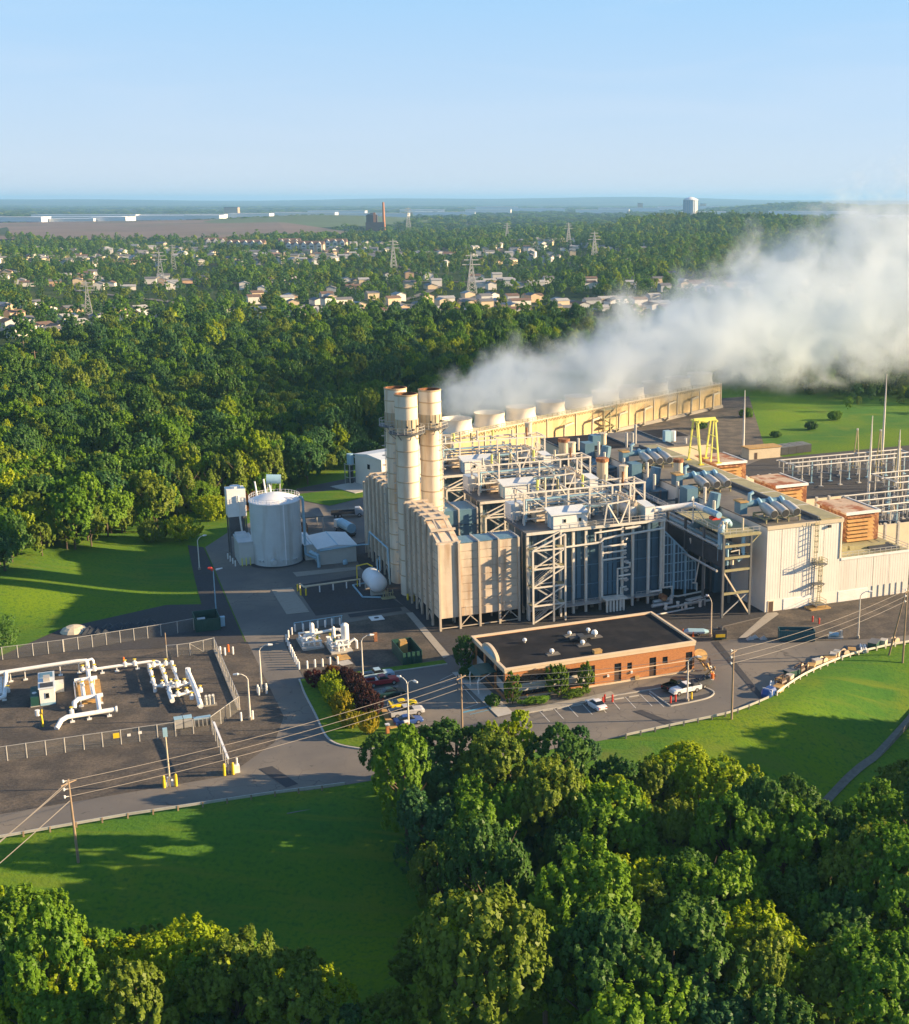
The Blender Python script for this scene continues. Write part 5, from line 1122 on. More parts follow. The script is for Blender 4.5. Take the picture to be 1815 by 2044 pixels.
piperun('white rectangular pipe loop with valves in the middle of the gas yard', -53, -1.5,
        [([(0, 0.3, 1.1), (3.9, 0.2, 1.1)], 0.24), ([(0.1, 0.6, 0.9), (0.2, -10.2, 0.9)], 0.26), ([(3.9, 0.6, 0.9), (4.1, -10.2, 0.9)], 0.26), ([(0.2, -10.1, 1.1), (4.1, -10.1, 1.1)], 0.24), ([(0.1, 0, 0.1), (0.1, 0, 1.6)], 0.3), ([(3.9, 0, 0.1), (3.9, 0, 1.6)], 0.3), ([(0.2, -10, 0.1), (0.2, -10, 1.5)], 0.3), ([(4.1, -10, 0.1), (4.1, -10, 1.5)], 0.3)],
        [(0.1, -5, 0.8), (4.0, -5, 0.8)], [(0.9, 0.3, 1.2), (2.9, 0.2, 1.2), (1.4, -10.1, 1.2), (2.8, -10.1, 1.2), (0.15, -3, 1.0), (4.0, -3, 1.0), (0.15, -7, 1.0)])
piperun('fat white pipe header with cross links at the right of the gas yard', -51, -12.5,
        [([(4.0, 5.2, 1.3), (4.2, 0, 1.2), (4.3, -5, 1.2), (4.3, -10.6, 1.0)], 0.42), ([(0.4, -0.4, 1.1), (4.2, 0, 1.2)], 0.26), ([(0.4, -4.6, 1.1), (4.3, -4.2, 1.2)], 0.26), ([(0.2, -2, 1.0), (0.3, -6.4, 1.0)], 0.4), ([(4.0, 5.2, 0.1), (4.0, 5.2, 2.0)], 0.44)],
        [(4.2, 2, 1), (4.3, -7.6, 1)], [(1.6, -0.3, 1.3), (2.9, -0.1, 1.3), (1.4, -4.5, 1.3), (2.8, -4.3, 1.3), (5.0, -4.0, 1.2), (3.4, -6.0, 1.0)])
def chill(lab, u, v, n):
    t = thing('meter_bank', lab, 'meter', u, v, 0.06)
    for k in range(n): part(t, 'housing', MB().tube([(k * 0.55, 0, 0), (k * 0.55, 0, 1.5), (k * 0.55, -0.25, 1.75)], 0.22, 8), shedm)
    part(t, 'base', MB().box(-0.4, n * 0.55, -0.5, 0.5, 0, 0.15), conc); return t
chill('grey meter cylinders right of the fat white pipe header', -45.6, -20.6, 3)
t = thing('analyser_cabin', 'small white equipment cabin with two dark roof panels in the gas yard', 'cabin', -70.5, -10.4)
part(t, 'wall', MB().box(0, 2.3, 0, 7.6, 0, 2.9), white)
part(t, 'roof', MB().box(-0.12, 2.42, -0.12, 7.72, 2.9, 3.05), shedroof); part(t, 'roof_panel', MB().box(0.15, 2.15, 0.3, 2.3, 3.05, 3.12), darkm); part(t, 'roof_panel', MB().box(0.15, 2.15, 5.0, 7.3, 3.05, 3.12), bluecl); part(t, 'roof_unit', MB().box(0.7, 1.7, 2.8, 4.4, 3.05, 3.7), concw)
wd = part(t, 'window', MB().box(0.85, 1.5, -0.07, 0, 1.2, 2.2), shedm); part(wd, 'pane', MB().box(0.93, 1.42, -0.09, -0.07, 1.3, 2.1), glass)
part(t, 'skirt', MB().box(0, 2.3, -0.04, 0, 0.0, 0.5), bluelt); part(t, 'annex', MB().box(2.3, 3.7, 5.0, 7.0, 0.1, 1.6), shedm)
t = thing('green_tank_skid', 'dark green box skid beside the white cabin in the gas yard', 'box', -71.9, -10.4)
part(t, 'body', MB().box(0, 1.25, 0, 5.2, 0.2, 1.7), green_d); part(t, 'base', MB().box(-0.1, 1.3, -0.1, 5.3, 0, 0.2), concw); part(t, 'dial', MB().cyl(0.6, 1.8, 1.7, 1.85, 0.35, 12), white)
t = thing('vent_post', 'yellow bent vent post standing in the front of the gas yard', 'post', -70.2, -19.4); part(t, 'pipe', MB().tube([(0, 0, 0), (-0.1, 0, 2.0), (-0.5, 0, 2.5)], 0.16, 8), yellow, smooth=True); part(t, 'valve_head', MB().cyl(-0.6, 0, 2.0, 2.9, 0.36, 9), white); part(t, 'handwheel', MB().tube([(0.0, 0, 2.5), (0.15, 0, 2.5)], 0.4, 10), yellow)
solo('marker_post', MB().lathe([(0, 0), (0.2, 0), (0.16, 1.6), (0, 1.7)], 10), orange, 'orange marker post at the back of the gas yard', 'post', -56.8, 3.6, 0.06)
for u, d in ((-51.3, 1), (-49.9, 1)):
    t = thing('cooler_unit', 'grey louvred cooler unit against the inside of the gas yard south fence', 'cooler', u, -28.0, 0.06, group='cooler units at the south fence')
    part(t, 'body', MB().box(0, 1.2, -1.0, 0.2, 0.2, 1.7), steel); part(t, 'top', MB().box(-0.05, 1.25, -1.05, 0.25, 1.7, 1.8), bluelt); part(t, 'legs', MB().box(0.05, 0.2, -0.9, 0.1, 0, 0.2).box(1.0, 1.15, -0.9, 0.1, 0, 0.2), steel_d)
t = thing('pallet_rack', 'low pale blue open rack by the corner of the gas yard south fence', 'rack', -48.4, -28.4, 0.06)
part(t, 'top', MB().box(0, 2.6, -0.5, 0.7, 1.15, 1.25), bluelt)
for k in range(5): part(t, 'post', MB().box(k * 0.62, k * 0.62 + 0.12, -0.5, 0.7, 0, 1.15), steel)

# ------------------------------------------------------------------ chain link fences
def fence(lab, pts, h=2.4, gap=2.6, mat_post=None, extra=None):
    a0 = pts[0]; t = thing('chain_link_fence', lab, 'fence', a0[0], a0[1], 0)
    pm = MB().cyl(0, 0, 0, h + 0.05, 0.075, 6).mesh('post'); mp = mat_post or steel
    for (a, b) in zip(pts, pts[1:]):
        dx, dy = b[0] - a[0], b[1] - a[1]; ln = hypot(dx, dy); n = max(1, round(ln / gap))
        for k in range(n): part(t, 'post', pm, mp, (a[0] - a0[0] + dx * k / n, a[1] - a0[1] + dy * k / n, 0))
        p = Vector((a[0] - a0[0], a[1] - a0[1], 0)); q = p + Vector((dx, dy, 0))
        part(t, 'mesh', MB().add([p + Vector((0, 0, 0.08)), q + Vector((0, 0, 0.08)), q + Vector((0, 0, h)), p + Vector((0, 0, h))], [(0, 1, 2, 3)]), chain)
        part(t, 'top_rail', MB().bar(p + Vector((0, 0, h)), q + Vector((0, 0, h)), 0.07), mp)
    part(t, 'post', pm, mp, (pts[-1][0] - a0[0], pts[-1][1] - a0[1], 0))
    return t
fence('chain link fence along the grass on the back side of the gas yard', [(-102, 15.2), (-66.5, 15.3)])
fence('chain link fence slanting back past the dark dirt lane to the green enclosure', [(-66.4, 15.4), (-49.3, 17.4), (-43.2, 18.6)])
t = fence('chain link fence with a braced gate on the near back side of the gas yard', [(-49.4, 5.0), (-47.6, 4.6), (-45.4, 4.6), (-43.0, 5.2), (-41.0, 5.8)])
part(t, 'gate_brace', MB().bar((4.1, -0.3, 2.2), (6.4, 0.2, 0.2), 0.07), steel)
solo('utility_post', MB().cyl(0, 0, 0, 4.6, 0.1, 8), woodp, 'tall thin wooden post at the gap in the back fence of the gas yard', 'post', -49.4, 5.3, 0.05)
fence('chain link fence on the road side of the gas yard bending at the corner', [(-41.0, 5.6), (-40.9, -24.6), (-46.2, -31.4)])
solo('fence_kerb', MB().box(-0.25, 0.25, -27, 3, 0, 0.35), conc, 'long low concrete kerb wall at the foot of the road side fence', 'kerb wall', -41.0, 2.6, 0.05)
t = fence('chain link fence along the south side of the gas yard', [(-104, -30.3), (-46.2, -31.4)])
part(t, 'sign', MB().box(43.6, 44.5, -0.95, -0.9, 1.2, 2.0), yellow)
part(t, 'sign', MB().box(45.6, 46.1, -0.98, -0.92, 1.2, 1.6), white); part(t, 'sign', MB().box(47.2, 47.7, -0.99, -0.93, 1.3, 1.75), white)
t = fence('short chain link fence with a white top rail running down to the road gate', [(-46.1, -33.0), (-45.8, -47.8)])
part(t, 'gate_beam', MB().bar((0.15, -1.0, 2.5), (0.4, -14.6, 2.3), 0.3), white)
for u, v, g in ((-54.7, -48.8, 'pole by the road'), (-53.1, -48.9, 'pole by the road'), (-46.4, -48.1, 'gate end'), (-45.2, -48.2, 'gate end')): solo('guard_post', MB().lathe([(0, 0), (0.2, 0), (0.2, 1.7), (0.1, 1.85), (0, 1.87)], 10), yellow, 'yellow guard post at the %s below the gas yard' % g, 'post', u, v, 0.05, group='yellow guard posts at the ' + g)
solo('valve_cabinet', MB().box(-0.5, 0.5, -0.4, 0.4, 0, 0.7).box(-0.35, 0.2, -0.3, 0.3, 0.7, 1.2), white, 'small white cabinet at the foot of the pole between yellow posts', 'cabinet', -53.9, -48.3, 0.05)
solo('gate_motor', MB().box(-0.4, 0.4, -0.4, 0.4, 0, 1.1).cyl(0.1, 0.2, 1.1, 2.1, 0.14, 8), white, 'white gate motor box at the road end of the short fence', 'box', -44.6, -47.6, 0.05)
# brown pile in the dark lane
pl = MB()
for k in range(26):
    rr = random.Random(k); x, y = rr.uniform(-7, 7), rr.uniform(-2.2, 2.2); s_ = rr.uniform(0.6, 1.4); pl.add([(x - s_, y - s_, 0), (x + s_, y - s_ * 0.8, 0), (x + s_ * 0.8, y + s_, 0), (x - s_, y + s_ * 0.9, 0), (x, y, s_ * 0.9)], [(0, 1, 4), (1, 2, 4), (2, 3, 4), (3, 0, 4)])
solo('scrap_heap', pl, darkm, 'long low black heap in the lane behind the gas yard fence', 'heap', -56.5, 24.2, 0.05)
solo('mulch_heap', MB().lathe([(2.6, 0), (2.2, 0.5), (1.4, 0.9), (0, 1.1)], 12), cream, 'low tan heap at the left end of the lane behind the gas yard', 'heap', -64.4, 27.0, 0.03)

# ------------------------------------------------------------------ brick office
t = thing('brick_office', 'single-storey orange brick office with a flat black roof and pale coping', 'office building', 0, -37.4)
W_, D_, H_ = 34.9, 17.2, 5.3
wl = MB()
def wall_front(y, x0, x1, holes):
    xs = sorted({x0, x1} | {h[0] for h in holes} | {h[1] for h in holes})
    for a, b in zip(xs, xs[1:]):
        hs = [h for h in holes if h[0] <= a + 1e-6 and h[1] >= b - 1e-6]
        if not hs: wl.box(a, b, y, y + 0.3, 0, H_)
        else:
            h = hs[0]
            if h[2] > 0: wl.box(a, b, y, y + 0.3, 0, h[2])
            if h[3] < H_: wl.box(a, b, y, y + 0.3, h[3], H_)
FH = [(2.3, 16.0, 0.5, 3.9), (19.6, 20.9, 0.0, 3.6), (22.0, 22.9, 2.2, 3.4), (26.2, 27.5, 0.0, 3.7), (28.7, 29.7, 2.3, 3.5), (33.2, 34.5, 0.0, 3.7)]
wall_front(0, 0, W_, FH)
SH = [(0.8, 4.6, 0.6, 4.6), (5.6, 10.2, 0.3, 4.6), (11.0, 15.0, 0.6, 4.6)]
ys = sorted({0.3, D_} | {h[0] for h in SH} | {h[1] for h in SH})
for a, b in zip(ys, ys[1:]):
    hs = [h for h in SH if h[0] <= a + 1e-6 and h[1] >= b - 1e-6]
    if not hs: wl.box(0, 0.3, a, b, 0, H_)
    else: wl.box(0, 0.3, a, b, 0, hs[0][2]).box(0, 0.3, a, b, hs[0][3], H_)
wl.box(W_ - 0.3, W_, 0.3, D_, 0, H_).box(0.3, W_ - 0.3, D_ - 0.3, D_, 0, H_)
part(t, 'wall', wl, brick)
part(t, 'inner_core', MB().box(0.9, W_ - 0.9, 0.9, D_ - 0.9, 0, H_ - 0.35), darkm)
part(t, 'roof', MB().box(0.3, W_ - 0.3, 0.3, D_ - 0.3, H_ - 0.3, H_ - 0.02), roofblk)
cp = MB().box(-0.2, W_ + 0.2, -0.2, 0.26, H_ + 0.02, H_ + 0.34).box(-0.2, W_ + 0.2, D_ - 0.26, D_ + 0.2, H_ + 0.02, H_ + 0.34).box(-0.2, 0.26, 0.27, D_ - 0.27, H_ + 0.02, H_ + 0.34).box(W_ - 0.26, W_ + 0.2, 0.27, D_ - 0.27, H_ + 0.02, H_ + 0.34)
part(t, 'coping', cp, stone)
part(t, 'cornice', MB().box(-0.12, W_ + 0.12, -0.12, -0.01, H_ - 0.5, H_), stone); part(t, 'cornice', MB().box(-0.12, -0.01, 0, D_, H_ - 0.5, H_), stone)
part(t, 'brick_course', MB().box(-0.03, W_ + 0.03, -0.04, 0, 2.1, 2.25).box(-0.03, W_ + 0.03, -0.04, 0, 0.0, 0.35), stone)
ar = [(3.6, H_ + 0.34)] + [(7.45 + 3.85 * cos(a) * (1 if True else 1), H_ + 0.34 + 1.55 * sin(a)) for a in np.linspace(pi, 0, 13)] + [(11.3, H_ + 0.34)]
part(t, 'arched_gable', MB().vprism(ar[::-1], -0.2, 0.35), stone)
ai = [(7.45 + 2.9 * cos(a), H_ + 0.44 + 1.0 * sin(a)) for a in np.linspace(0, pi, 11)]
part(t, 'gable_panel', MB().vprism(ai, -0.26, -0.2), bluelt)
# ribbon window in front
rb = part(t, 'window_band', MB().box(2.3, 16.0, 0.16, 0.22, 2.55, 3.9), darkm)
for k in range(6): part(rb, 'pane', MB().box(2.4 + k * 2.27, 4.5 + k * 2.27, 0.1, 0.16, 2.65, 3.8), glass)
part(t, 'spandrel', MB().box(2.3, 16.0, 0.08, 0.2, 1.25, 2.55), spandrel)
rb = part(t, 'window_band', MB().box(2.3, 16.0, 0.16, 0.22, 0.5, 1.25), darkm)
for k in range(6): part(rb, 'pane', MB().box(2.4 + k * 2.27, 4.5 + k * 2.27, 0.1, 0.16, 0.58, 1.2), glass)
for i, h in enumerate(FH[1:]):
    w_ = part(t, 'window' if h[2] > 1 else 'door', MB().box(h[0], h[1], 0.14, 0.2, h[2], h[3]), brown if h[2] < 1 else darkm)
    part(w_, 'pane', MB().box(h[0] + 0.12, h[1] - 0.12, 0.1, 0.14, h[3] - 1.0, h[3] - 0.1), glass)
    part(w_, 'frame', MB().box(h[0], h[0] + 0.08, 0.06, 0.14, h[2], h[3]).box(h[1] - 0.08, h[1], 0.06, 0.14, h[2], h[3]), brown)
for h in SH:
    w_ = part(t, 'window', MB().box(0.16, 0.24, h[0], h[1], h[2], h[3]), darkm); part(w_, 'pane', MB().box(0.1, 0.16, h[0] + 0.1, h[1] - 0.1, 2.9, h[3] - 0.1), glass)
    if h[0] != 5.6: part(w_, 'panel', MB().box(0.06, 0.16, h[0], h[1], 1.2, 2.7), spandrel)
for x in (18.2, 22.6): part(t, 'wall_lamp', MB().box(x, x + 0.35, -0.25, 0, 1.5, 1.9), white)
part(t, 'hose_bib', MB().box(23.4, 24.2, -0.3, 0, 0.3, 0.9), tan)
def dome(u, v, s, pad):
    t = thing('roof_ventilator', 'small domed white ventilator on the black office roof', 'ventilator', u, v, H_ - 0.02, group='domed ventilators on the office roof'); s *= 0.82
    part(t, 'neck', MB().cyl(0, 0, 0.02, 0.35 * s, 0.22 * s, 12), steel); part(t, 'dome', MB().lathe([(0.3 * s, 0.35 * s), (0.46 * s, 0.5 * s), (0.46 * s, 0.75 * s), (0.3 * s, 1.0 * s), (0, 1.08 * s)], 14), white, smooth=True)
    if pad: part(t, 'curb', MB().box(-1.0, 1.3, -0.8, 0.6, 0, 0.1), roofgry)
for u, v, s, p in ((7.6, -26.1, 1.0, 0), (9.9, -33.1, 1.1, 1), (16.2, -25.7, 1.0, 1), (19.9, -25.4, 1.0, 0), (20.0, -28.0, 1.5, 1), (16.4, -31.1, 1.1, 1)): dome(u, v, s, p)
solo('roof_box', MB().box(-0.7, 0.7, -0.5, 0.5, 0, 0.5).box(-0.75, 0.75, -0.55, 0.55, 0.5, 0.6), tan, 'small tan box hatch on the black office roof', 'roof hatch', 17.2, -35.6, H_)
solo('roof_duct', MB().box(-2.2, 2.4, -0.35, 0.35, 0.3, 0.7).box(-0.6, 0.6, -1.1, 1.0, 0.0, 0.9), darkm, 'dark low duct unit between the domes on the office roof', 'duct', 17.2, -28.6, H_)
t = thing('entrance_canopy', 'dark curved entrance canopy on pale bent legs at the left side of the brick office', 'canopy', -3.6, -33.4)
part(t, 'roof', MB().sideprism([(0, 3.0), (0.9, 3.45), (2.0, 3.6), (3.5, 3.6), (3.5, 3.72), (2.0, 3.75), (0.8, 3.6), (-0.1, 3.12)], 0, 4.6), green_d)
for y in (0.2, 4.4): part(t, 'leg', MB().tube([(0.4, y, 0), (0.2, y, 2.0), (0.5, y, 3.1)], 0.14, 8), white); part(t, 'strut', MB().bar((0.3, y, 2.4), (2.6, y, 3.6), 0.12), white)

# ------------------------------------------------------------------ vehicles
def wheels(t, xs, w_, r):
    me = MB().tube([(0, -0.12, 0), (0, 0.12, 0)], r, 14).mesh('wheel'); rm = MB().tube([(0, -0.135, 0), (0, 0.135, 0)], r * 0.58, 10).mesh('rim')
    for x in xs:
        for y in (-w_ + 0.13, w_ - 0.13):
            wh = part(t, 'wheel', me, rubber, (x, y, r)); part(wh, 'rim', rm, rimm)
def loft(secs):
    """secs: (x, halfwidth, z0, z1, inset)"""
    mb = MB(); V = []; F = []
    for x, w_, z0, z1, i in secs:
        V += [(x, -w_ + i * 0.3, z0), (x, -w_, z0 + (z1 - z0) * 0.35), (x, -w_, z0 + (z1 - z0) * 0.7), (x, -w_ + i, z1), (x, w_ - i, z1), (x, w_, z0 + (z1 - z0) * 0.7), (x, w_, z0 + (z1 - z0) * 0.35), (x, w_ - i * 0.3, z0)]
    n = 8
    for k in range(len(secs) - 1):
        for i in range(n): F.append((k * n + i, (k + 1) * n + i, (k + 1) * n + (i + 1) % n, k * n + (i + 1) % n))
    F += [tuple(range(n)), tuple(range((len(secs) - 1) * n + n - 1, (len(secs) - 1) * n - 1, -1))]
    mb.add(V, F); return mb
def lights(t, xf, xr, w_, z):
    for s in (-1, 1):
        part(t, 'headlight', MB().box(xf - 0.06, xf + 0.02, s * w_ * 0.72 - 0.18, s * w_ * 0.72 + 0.18, z, z + 0.14), white)
        part(t, 'taillight', MB().box(xr - 0.02, xr + 0.06, s * w_ * 0.76 - 0.14, s * w_ * 0.76 + 0.14, z + 0.08, z + 0.28), redm)
def sedan(lab, col, u, v, rot, low=0.0, group=None):
    t = thing('parked_car', lab, 'car', u, v, 0.035, rot)
    h = 0.92 - low
    part(t, 'body', loft([(-2.3, 0.72, 0.42, h - 0.10, 0.1), (-2.15, 0.86, 0.24, h, 0.1), (-1.4, 0.92, 0.2, h + 0.03, 0.1), (0.5, 0.92, 0.2, h, 0.1), (1.3, 0.90, 0.2, h - 0.08, 0.1), (2.05, 0.84, 0.24, h - 0.2, 0.12), (2.3, 0.68, 0.36, h - 0.34, 0.1)]), carp[col])
    part(t, 'glass_house', loft([(-1.55, 0.74, h, h + 0.03, 0.05), (-0.9, 0.74, h, h + 0.46 - low * .5, 0.2), (0.1, 0.74, h, h + 0.48 - low * .5, 0.2), (0.95, 0.76, h - 0.02, h + 0.02, 0.05)]), glass)
    part(t, 'roof', loft([(-0.95, 0.56, h + 0.42 - low * .5, h + 0.47 - low * .5, 0.04), (-0.5, 0.58, h + 0.46 - low * .5, h + 0.52 - low * .5, 0.06), (0.0, 0.58, h + 0.46 - low * .5, h + 0.52 - low * .5, 0.06), (0.2, 0.56, h + 0.42 - low * .5, h + 0.47 - low * .5, 0.04)]), carp[col])
    wheels(t, (-1.4, 1.4), 0.92, 0.33); lights(t, 2.2, -2.3, 0.8, 0.48 if not low else 0.42)
    if low: part(t, 'spoiler', MB().box(-2.35, -2.05, -0.8, 0.8, h + 0.18, h + 0.24).box(-2.25, -2.15, -0.6, -0.5, h - 0.02, h + 0.18).box(-2.25, -2.15, 0.5, 0.6, h - 0.02, h + 0.18), carp[col])
    return t
def pickup(lab, col, u, v, rot, cargo=None):
    t = thing('pickup_truck', lab, 'pickup', u, v, 0.035, rot)
    part(t, 'body', loft([(-2.75, 0.9, 0.5, 0.62, 0.05), (-2.7, 0.94, 0.42, 0.68, 0.05), (2.4, 0.94, 0.42, 0.7, 0.05), (2.8, 0.86, 0.42, 0.66, 0.08)]), carp[col])
    part(t, 'hood', loft([(1.0, 0.93, 0.68, 1.16, 0.1), (2.3, 0.92, 0.68, 1.1, 0.12), (2.72, 0.84, 0.66, 0.98, 0.12)]), carp[col])
    part(t, 'cab', loft([(-0.75, 0.92, 0.68, 1.2, 0.06), (1.02, 0.92, 0.68, 1.18, 0.06)]), carp[col])
    part(t, 'glass_house', loft([(-0.75, 0.84, 1.19, 1.22, 0.05), (-0.6, 0.82, 1.19, 1.72, 0.14), (0.35, 0.82, 1.19, 1.74, 0.14), (1.05, 0.86, 1.16, 1.2, 0.06)]), glass)
    part(t, 'roof', loft([(-0.65, 0.7, 1.7, 1.78, 0.05), (0.4, 0.7, 1.71, 1.79, 0.05)]), carp[col])
    bd = MB().box(-2.74, -0.78, -0.94, -0.84, 0.69, 1.2).box(-2.74, -0.78, 0.84, 0.94, 0.69, 1.2).box(-2.78, -2.68, -0.83, 0.83, 0.69, 1.18)
    part(t, 'bed', bd, carp[col]); part(t, 'bed_floor', MB().box(-2.66, -0.8, -0.83, 0.83, 0.69, 0.75), rubber)
    if cargo: part(t, 'cargo', cargo, white)
    wheels(t, (-1.75, 1.8), 0.95, 0.4); lights(t, 2.76, -2.78, 0.86, 0.75)
    return t
pickup('red pickup with its bed to the hedge in the office car park', 'red', -16.9, -22.6, 0.02, MB().box(-1.1, -0.85, -0.7, 0.7, 0.76, 1.3))
pickup('pale blue pickup beside the red one at the back of the office car park', 'sky', -16.9, -19.4, 0.02)
sedan('dark green saloon parked between the red pickup and the yellow sports car', 'green', -16.7, -27.9, 0.03)
sedan('yellow sports car with a rear spoiler in the office car park', 'yellow', -16.1, -33.2, 0.0, 0.14)
pickup('silver pickup parked next to the yellow sports car', 'silver', -16.6, -37.0, 0.0)
sedan('dark blue saloon at the near end of the row beyond the trees', 'blue', -17.2, -40.2, 0.0)
sedan('white saloon parked nose-in beside the red bollards at the office front', 'white', 12.6, -45.6, radians(97))
pickup('black pickup parked at the right end of the office front', 'black', 28.3, -43.4, radians(20))
pickup('white pickup parked in front of the black one by the island', 'white', 28.9, -45.6, radians(186))
t = thing('trailer', 'dark trailer heaped with a black netted load beside the white pickup', 'trailer', 32.0, -44.6, 0.03, radians(15))
part(t, 'bed', MB().box(-2.2, 2.2, -0.9, 0.9, 0.5, 0.7).box(-2.2, 2.2, -0.95, -0.9, 0.7, 1.2).box(-2.2, 2.2, 0.9, 0.95, 0.7, 1.2), darkm)
ld = MB(); rr = random.Random(2)
for k in range(30):
    x, y, z = rr.uniform(-2, 2), rr.uniform(-0.7, 0.7), 0.7 + rr.uniform(0, 1.0); s = rr.uniform(0.2, 0.5); ld.add([(x - s, y, z), (x, y - s, z + 0.1), (x + s, y, z), (x, y + s, z + 0.1), (x, y, z + s)], [(0, 1, 4), (1, 2, 4), (2, 3, 4), (3, 0, 4)])
ld.box(-2, 2, -0.8, 0.8, 0.7, 1.4); part(t, 'load', ld, darkm); wheels(t, (-0.4, 0.5), 0.95, 0.36)
t = thing('flatbed_truck', 'dark flatbed truck standing behind the storage tank', 'truck', 3.6, 95.4, 0.05, radians(-10))
part(t, 'cab', loft([(2.2, 1.1, 0.6, 2.4, 0.1), (3.4, 1.1, 0.6, 2.5, 0.2), (4.2, 1.05, 0.6, 1.6, 0.2)]), carp['silver']); part(t, 'bed', MB().box(-4, 2.1, -1.15, 1.15, 0.9, 1.15).box(-4, 2.1, -1.2, -1.15, 0.9, 1.6).box(-4, 2.1, 1.15, 1.2, 0.9, 1.6), darkm); wheels(t, (-2.8, -1.8, 3.2), 1.15, 0.5)
t = thing('box_truck', 'pale blue tanker parked against the left beige duct', 'truck', -0.4, 78, 0.05, radians(100))
part(t, 'tank', MB().tube([(-3.4, 0, 2.2), (3.2, 0, 2.2)], 1.2, 14), bluelt, smooth=True); part(t, 'chassis', MB().box(-3.6, 5.2, -1.0, 1.0, 0.6, 1.0), darkm); part(t, 'cab', MB().box(3.5, 5.2, -1.1, 1.1, 1.0, 2.9), white); wheels(t, (-2.6, -1.5, 4.2), 1.1, 0.5)

# ------------------------------------------------------------------ lamps, poles, wires
def lamp(lab, u, v, h, dr, arms=1, mast=steel_w):
    t = thing('street_lamp', lab, 'street lamp', u, v, 0.05, dr, group='street lamps')
    part(t, 'base', MB().cyl(0, 0, 0, 0.5, 0.32, 10), conc)
    part(t, 'pole', MB().tube([(0, 0, 0.4), (0, 0, h * 0.6), (0, 0, h - 0.7)], [0.15, 0.12, 0.09], 8), mast)
    for k in range(arms):
        s = 1 if k == 0 else -1
        part(t, 'arm', MB().tube([(0, 0, h - 0.8), (0.25 * s, 0, h - 0.3), (0.9 * s, 0, h + 0.1), (1.5 * s, 0, h + 0.15)], 0.07, 6), mast)
        part(t, 'lamp_head', MB().tube([(1.3 * s, 0, h + 0.14), (1.5 * s, 0, h + 0.16), (2.2 * s, 0, h + 0.12)], [0.1, 0.22, 0.14], 8), white)
    return t
lamp('street lamp with bollards at its foot on the road edge beside the gas yard', -36.3, -17.9, 8.0, radians(-10))
lamp('curved street lamp just outside the gas yard fence corner', -39.9, -29.2, 7.6, radians(165))
lamp('street lamp at the corner of the car park between the lawn and the dark yard', -19.5, -19.5, 7.9, radians(-5))
lamp('street lamp with two heads beside the yellow sports car', -17.5, -41.5, 7.8, radians(-60), 2)
lamp('street lamp at the edge of the grass bank left of the storage tank', -37.4, 60.3, 7.4, radians(20))
lamp('street lamp on the parking island by the white pickup', 27.4, -49.2, 7.6, radians(-20))
lamp('plain street lamp in front of the steel rack behind the brick office', 46.3, -22.6, 7.4, radians(90), 1, cream)
lamp('street lamp on the gravel in front of the white hall', 71.3, -34.2, 9.0, radians(-20))
t = thing('windsock_pole', 'tall grey pole carrying a red and white windsock at the grass edge', 'windsock', -37.8, 28.9)
part(t, 'pole', MB().tube([(0, 0, 0), (0, 0, 8.6)], [0.13, 0.09], 8), bluelt); part(t, 'sock', MB().tube([(0, 0, 8.5), (-0.4, 0.2, 8.9), (-1.0, 0.3, 9.0)], [0.3, 0.34, 0.2], 9), redm); part(t, 'sock_tail', MB().tube([(0.5, 0, 8.6), (1.8, 0.3, 8.7)], [0.2, 0.12], 8), white)
def upole(lab, u, v, z, h, tw, lean=0):
    t = thing('utility_pole', lab, 'utility pole', u, v, z, 0, group='utility poles')
    part(t, 'pole', MB().tube([(0, 0, -0.4), (lean, 0, h)], [0.19, 0.12], 9), woodp)
    part(t, 'crossarm', MB().bar((lean - 0.9, -0.6, h - 0.5), (lean + 0.9, 0.6, h - 0.5), 0.14), woodp)
    for k, (dz) in enumerate((-0.2, -1.3, -2.3)):
        part(t, 'insulator', MB().bar((lean, 0, h + dz), (lean - 0.55, -0.3, h + dz + 0.15), 0.09).cyl(lean - 0.6, -0.32, h + dz, h + dz + 0.35, 0.12, 7), darkm if z > -0.5 else white)
    return t
zl = -2.0
upole('wooden utility pole on the lawn at the lower left with guy wires', -66.5, -63.6, zl, 12.2, 0, -0.2)
upole('utility pole rising behind the tree tops at the edge of the car park', -10.5, -47.0, 0.03, 9.6, 0)
upole('grey utility pole at the bend of the guardrail', 30.6, -58.2, -0.5, 12.2, 0)
upole('utility pole of the leaning pair at the right edge', 72.2, -46.6, -2.2, 15.4, 0)
t = thing('brace_pole', 'leaning wooden prop pole beside the utility pole at the right edge', 'pole', 71.4, -43.4, -0.6); part(t, 'pole', MB().tube([(0, 0, -0.3), (0.9, -2.6, 13.0)], [0.18, 0.12], 8), woodp)
t = thing('gate_lamp_pole', 'slim pale pole between two yellow guard posts at the road edge', 'pole', -53.9, -48.7, 0.05); part(t, 'pole', MB().tube([(0, 0, 0), (-0.1, 0, 8.6)], [0.15, 0.1], 8), cream); part(t, 'box', MB().box(-0.4, 0.2, -0.25, 0.25, 7.6, 8.8), bluelt)
def wire(lab, a, b, sag, r=0.035, grp='overhead wires'):
    p, q = T(*a), T(*b); mid = (p + q) / 2; pts = []
    for k in range(13):
        f = k / 12; c = p.lerp(q, f) - mid; c.z -= sag * 4 * f * (1 - f); pts.append(c)
    o = solo('power_line', MB().tube(pts, r, 4), wirem, lab, 'power line', *mid, group=grp, world=True); return o
PP = [(-67.1, -63.9, zl + 12.2), (-11.1, -47.3, 9.6), (30.0, -58.5, 11.7), (71.6, -46.9, 13.2)]
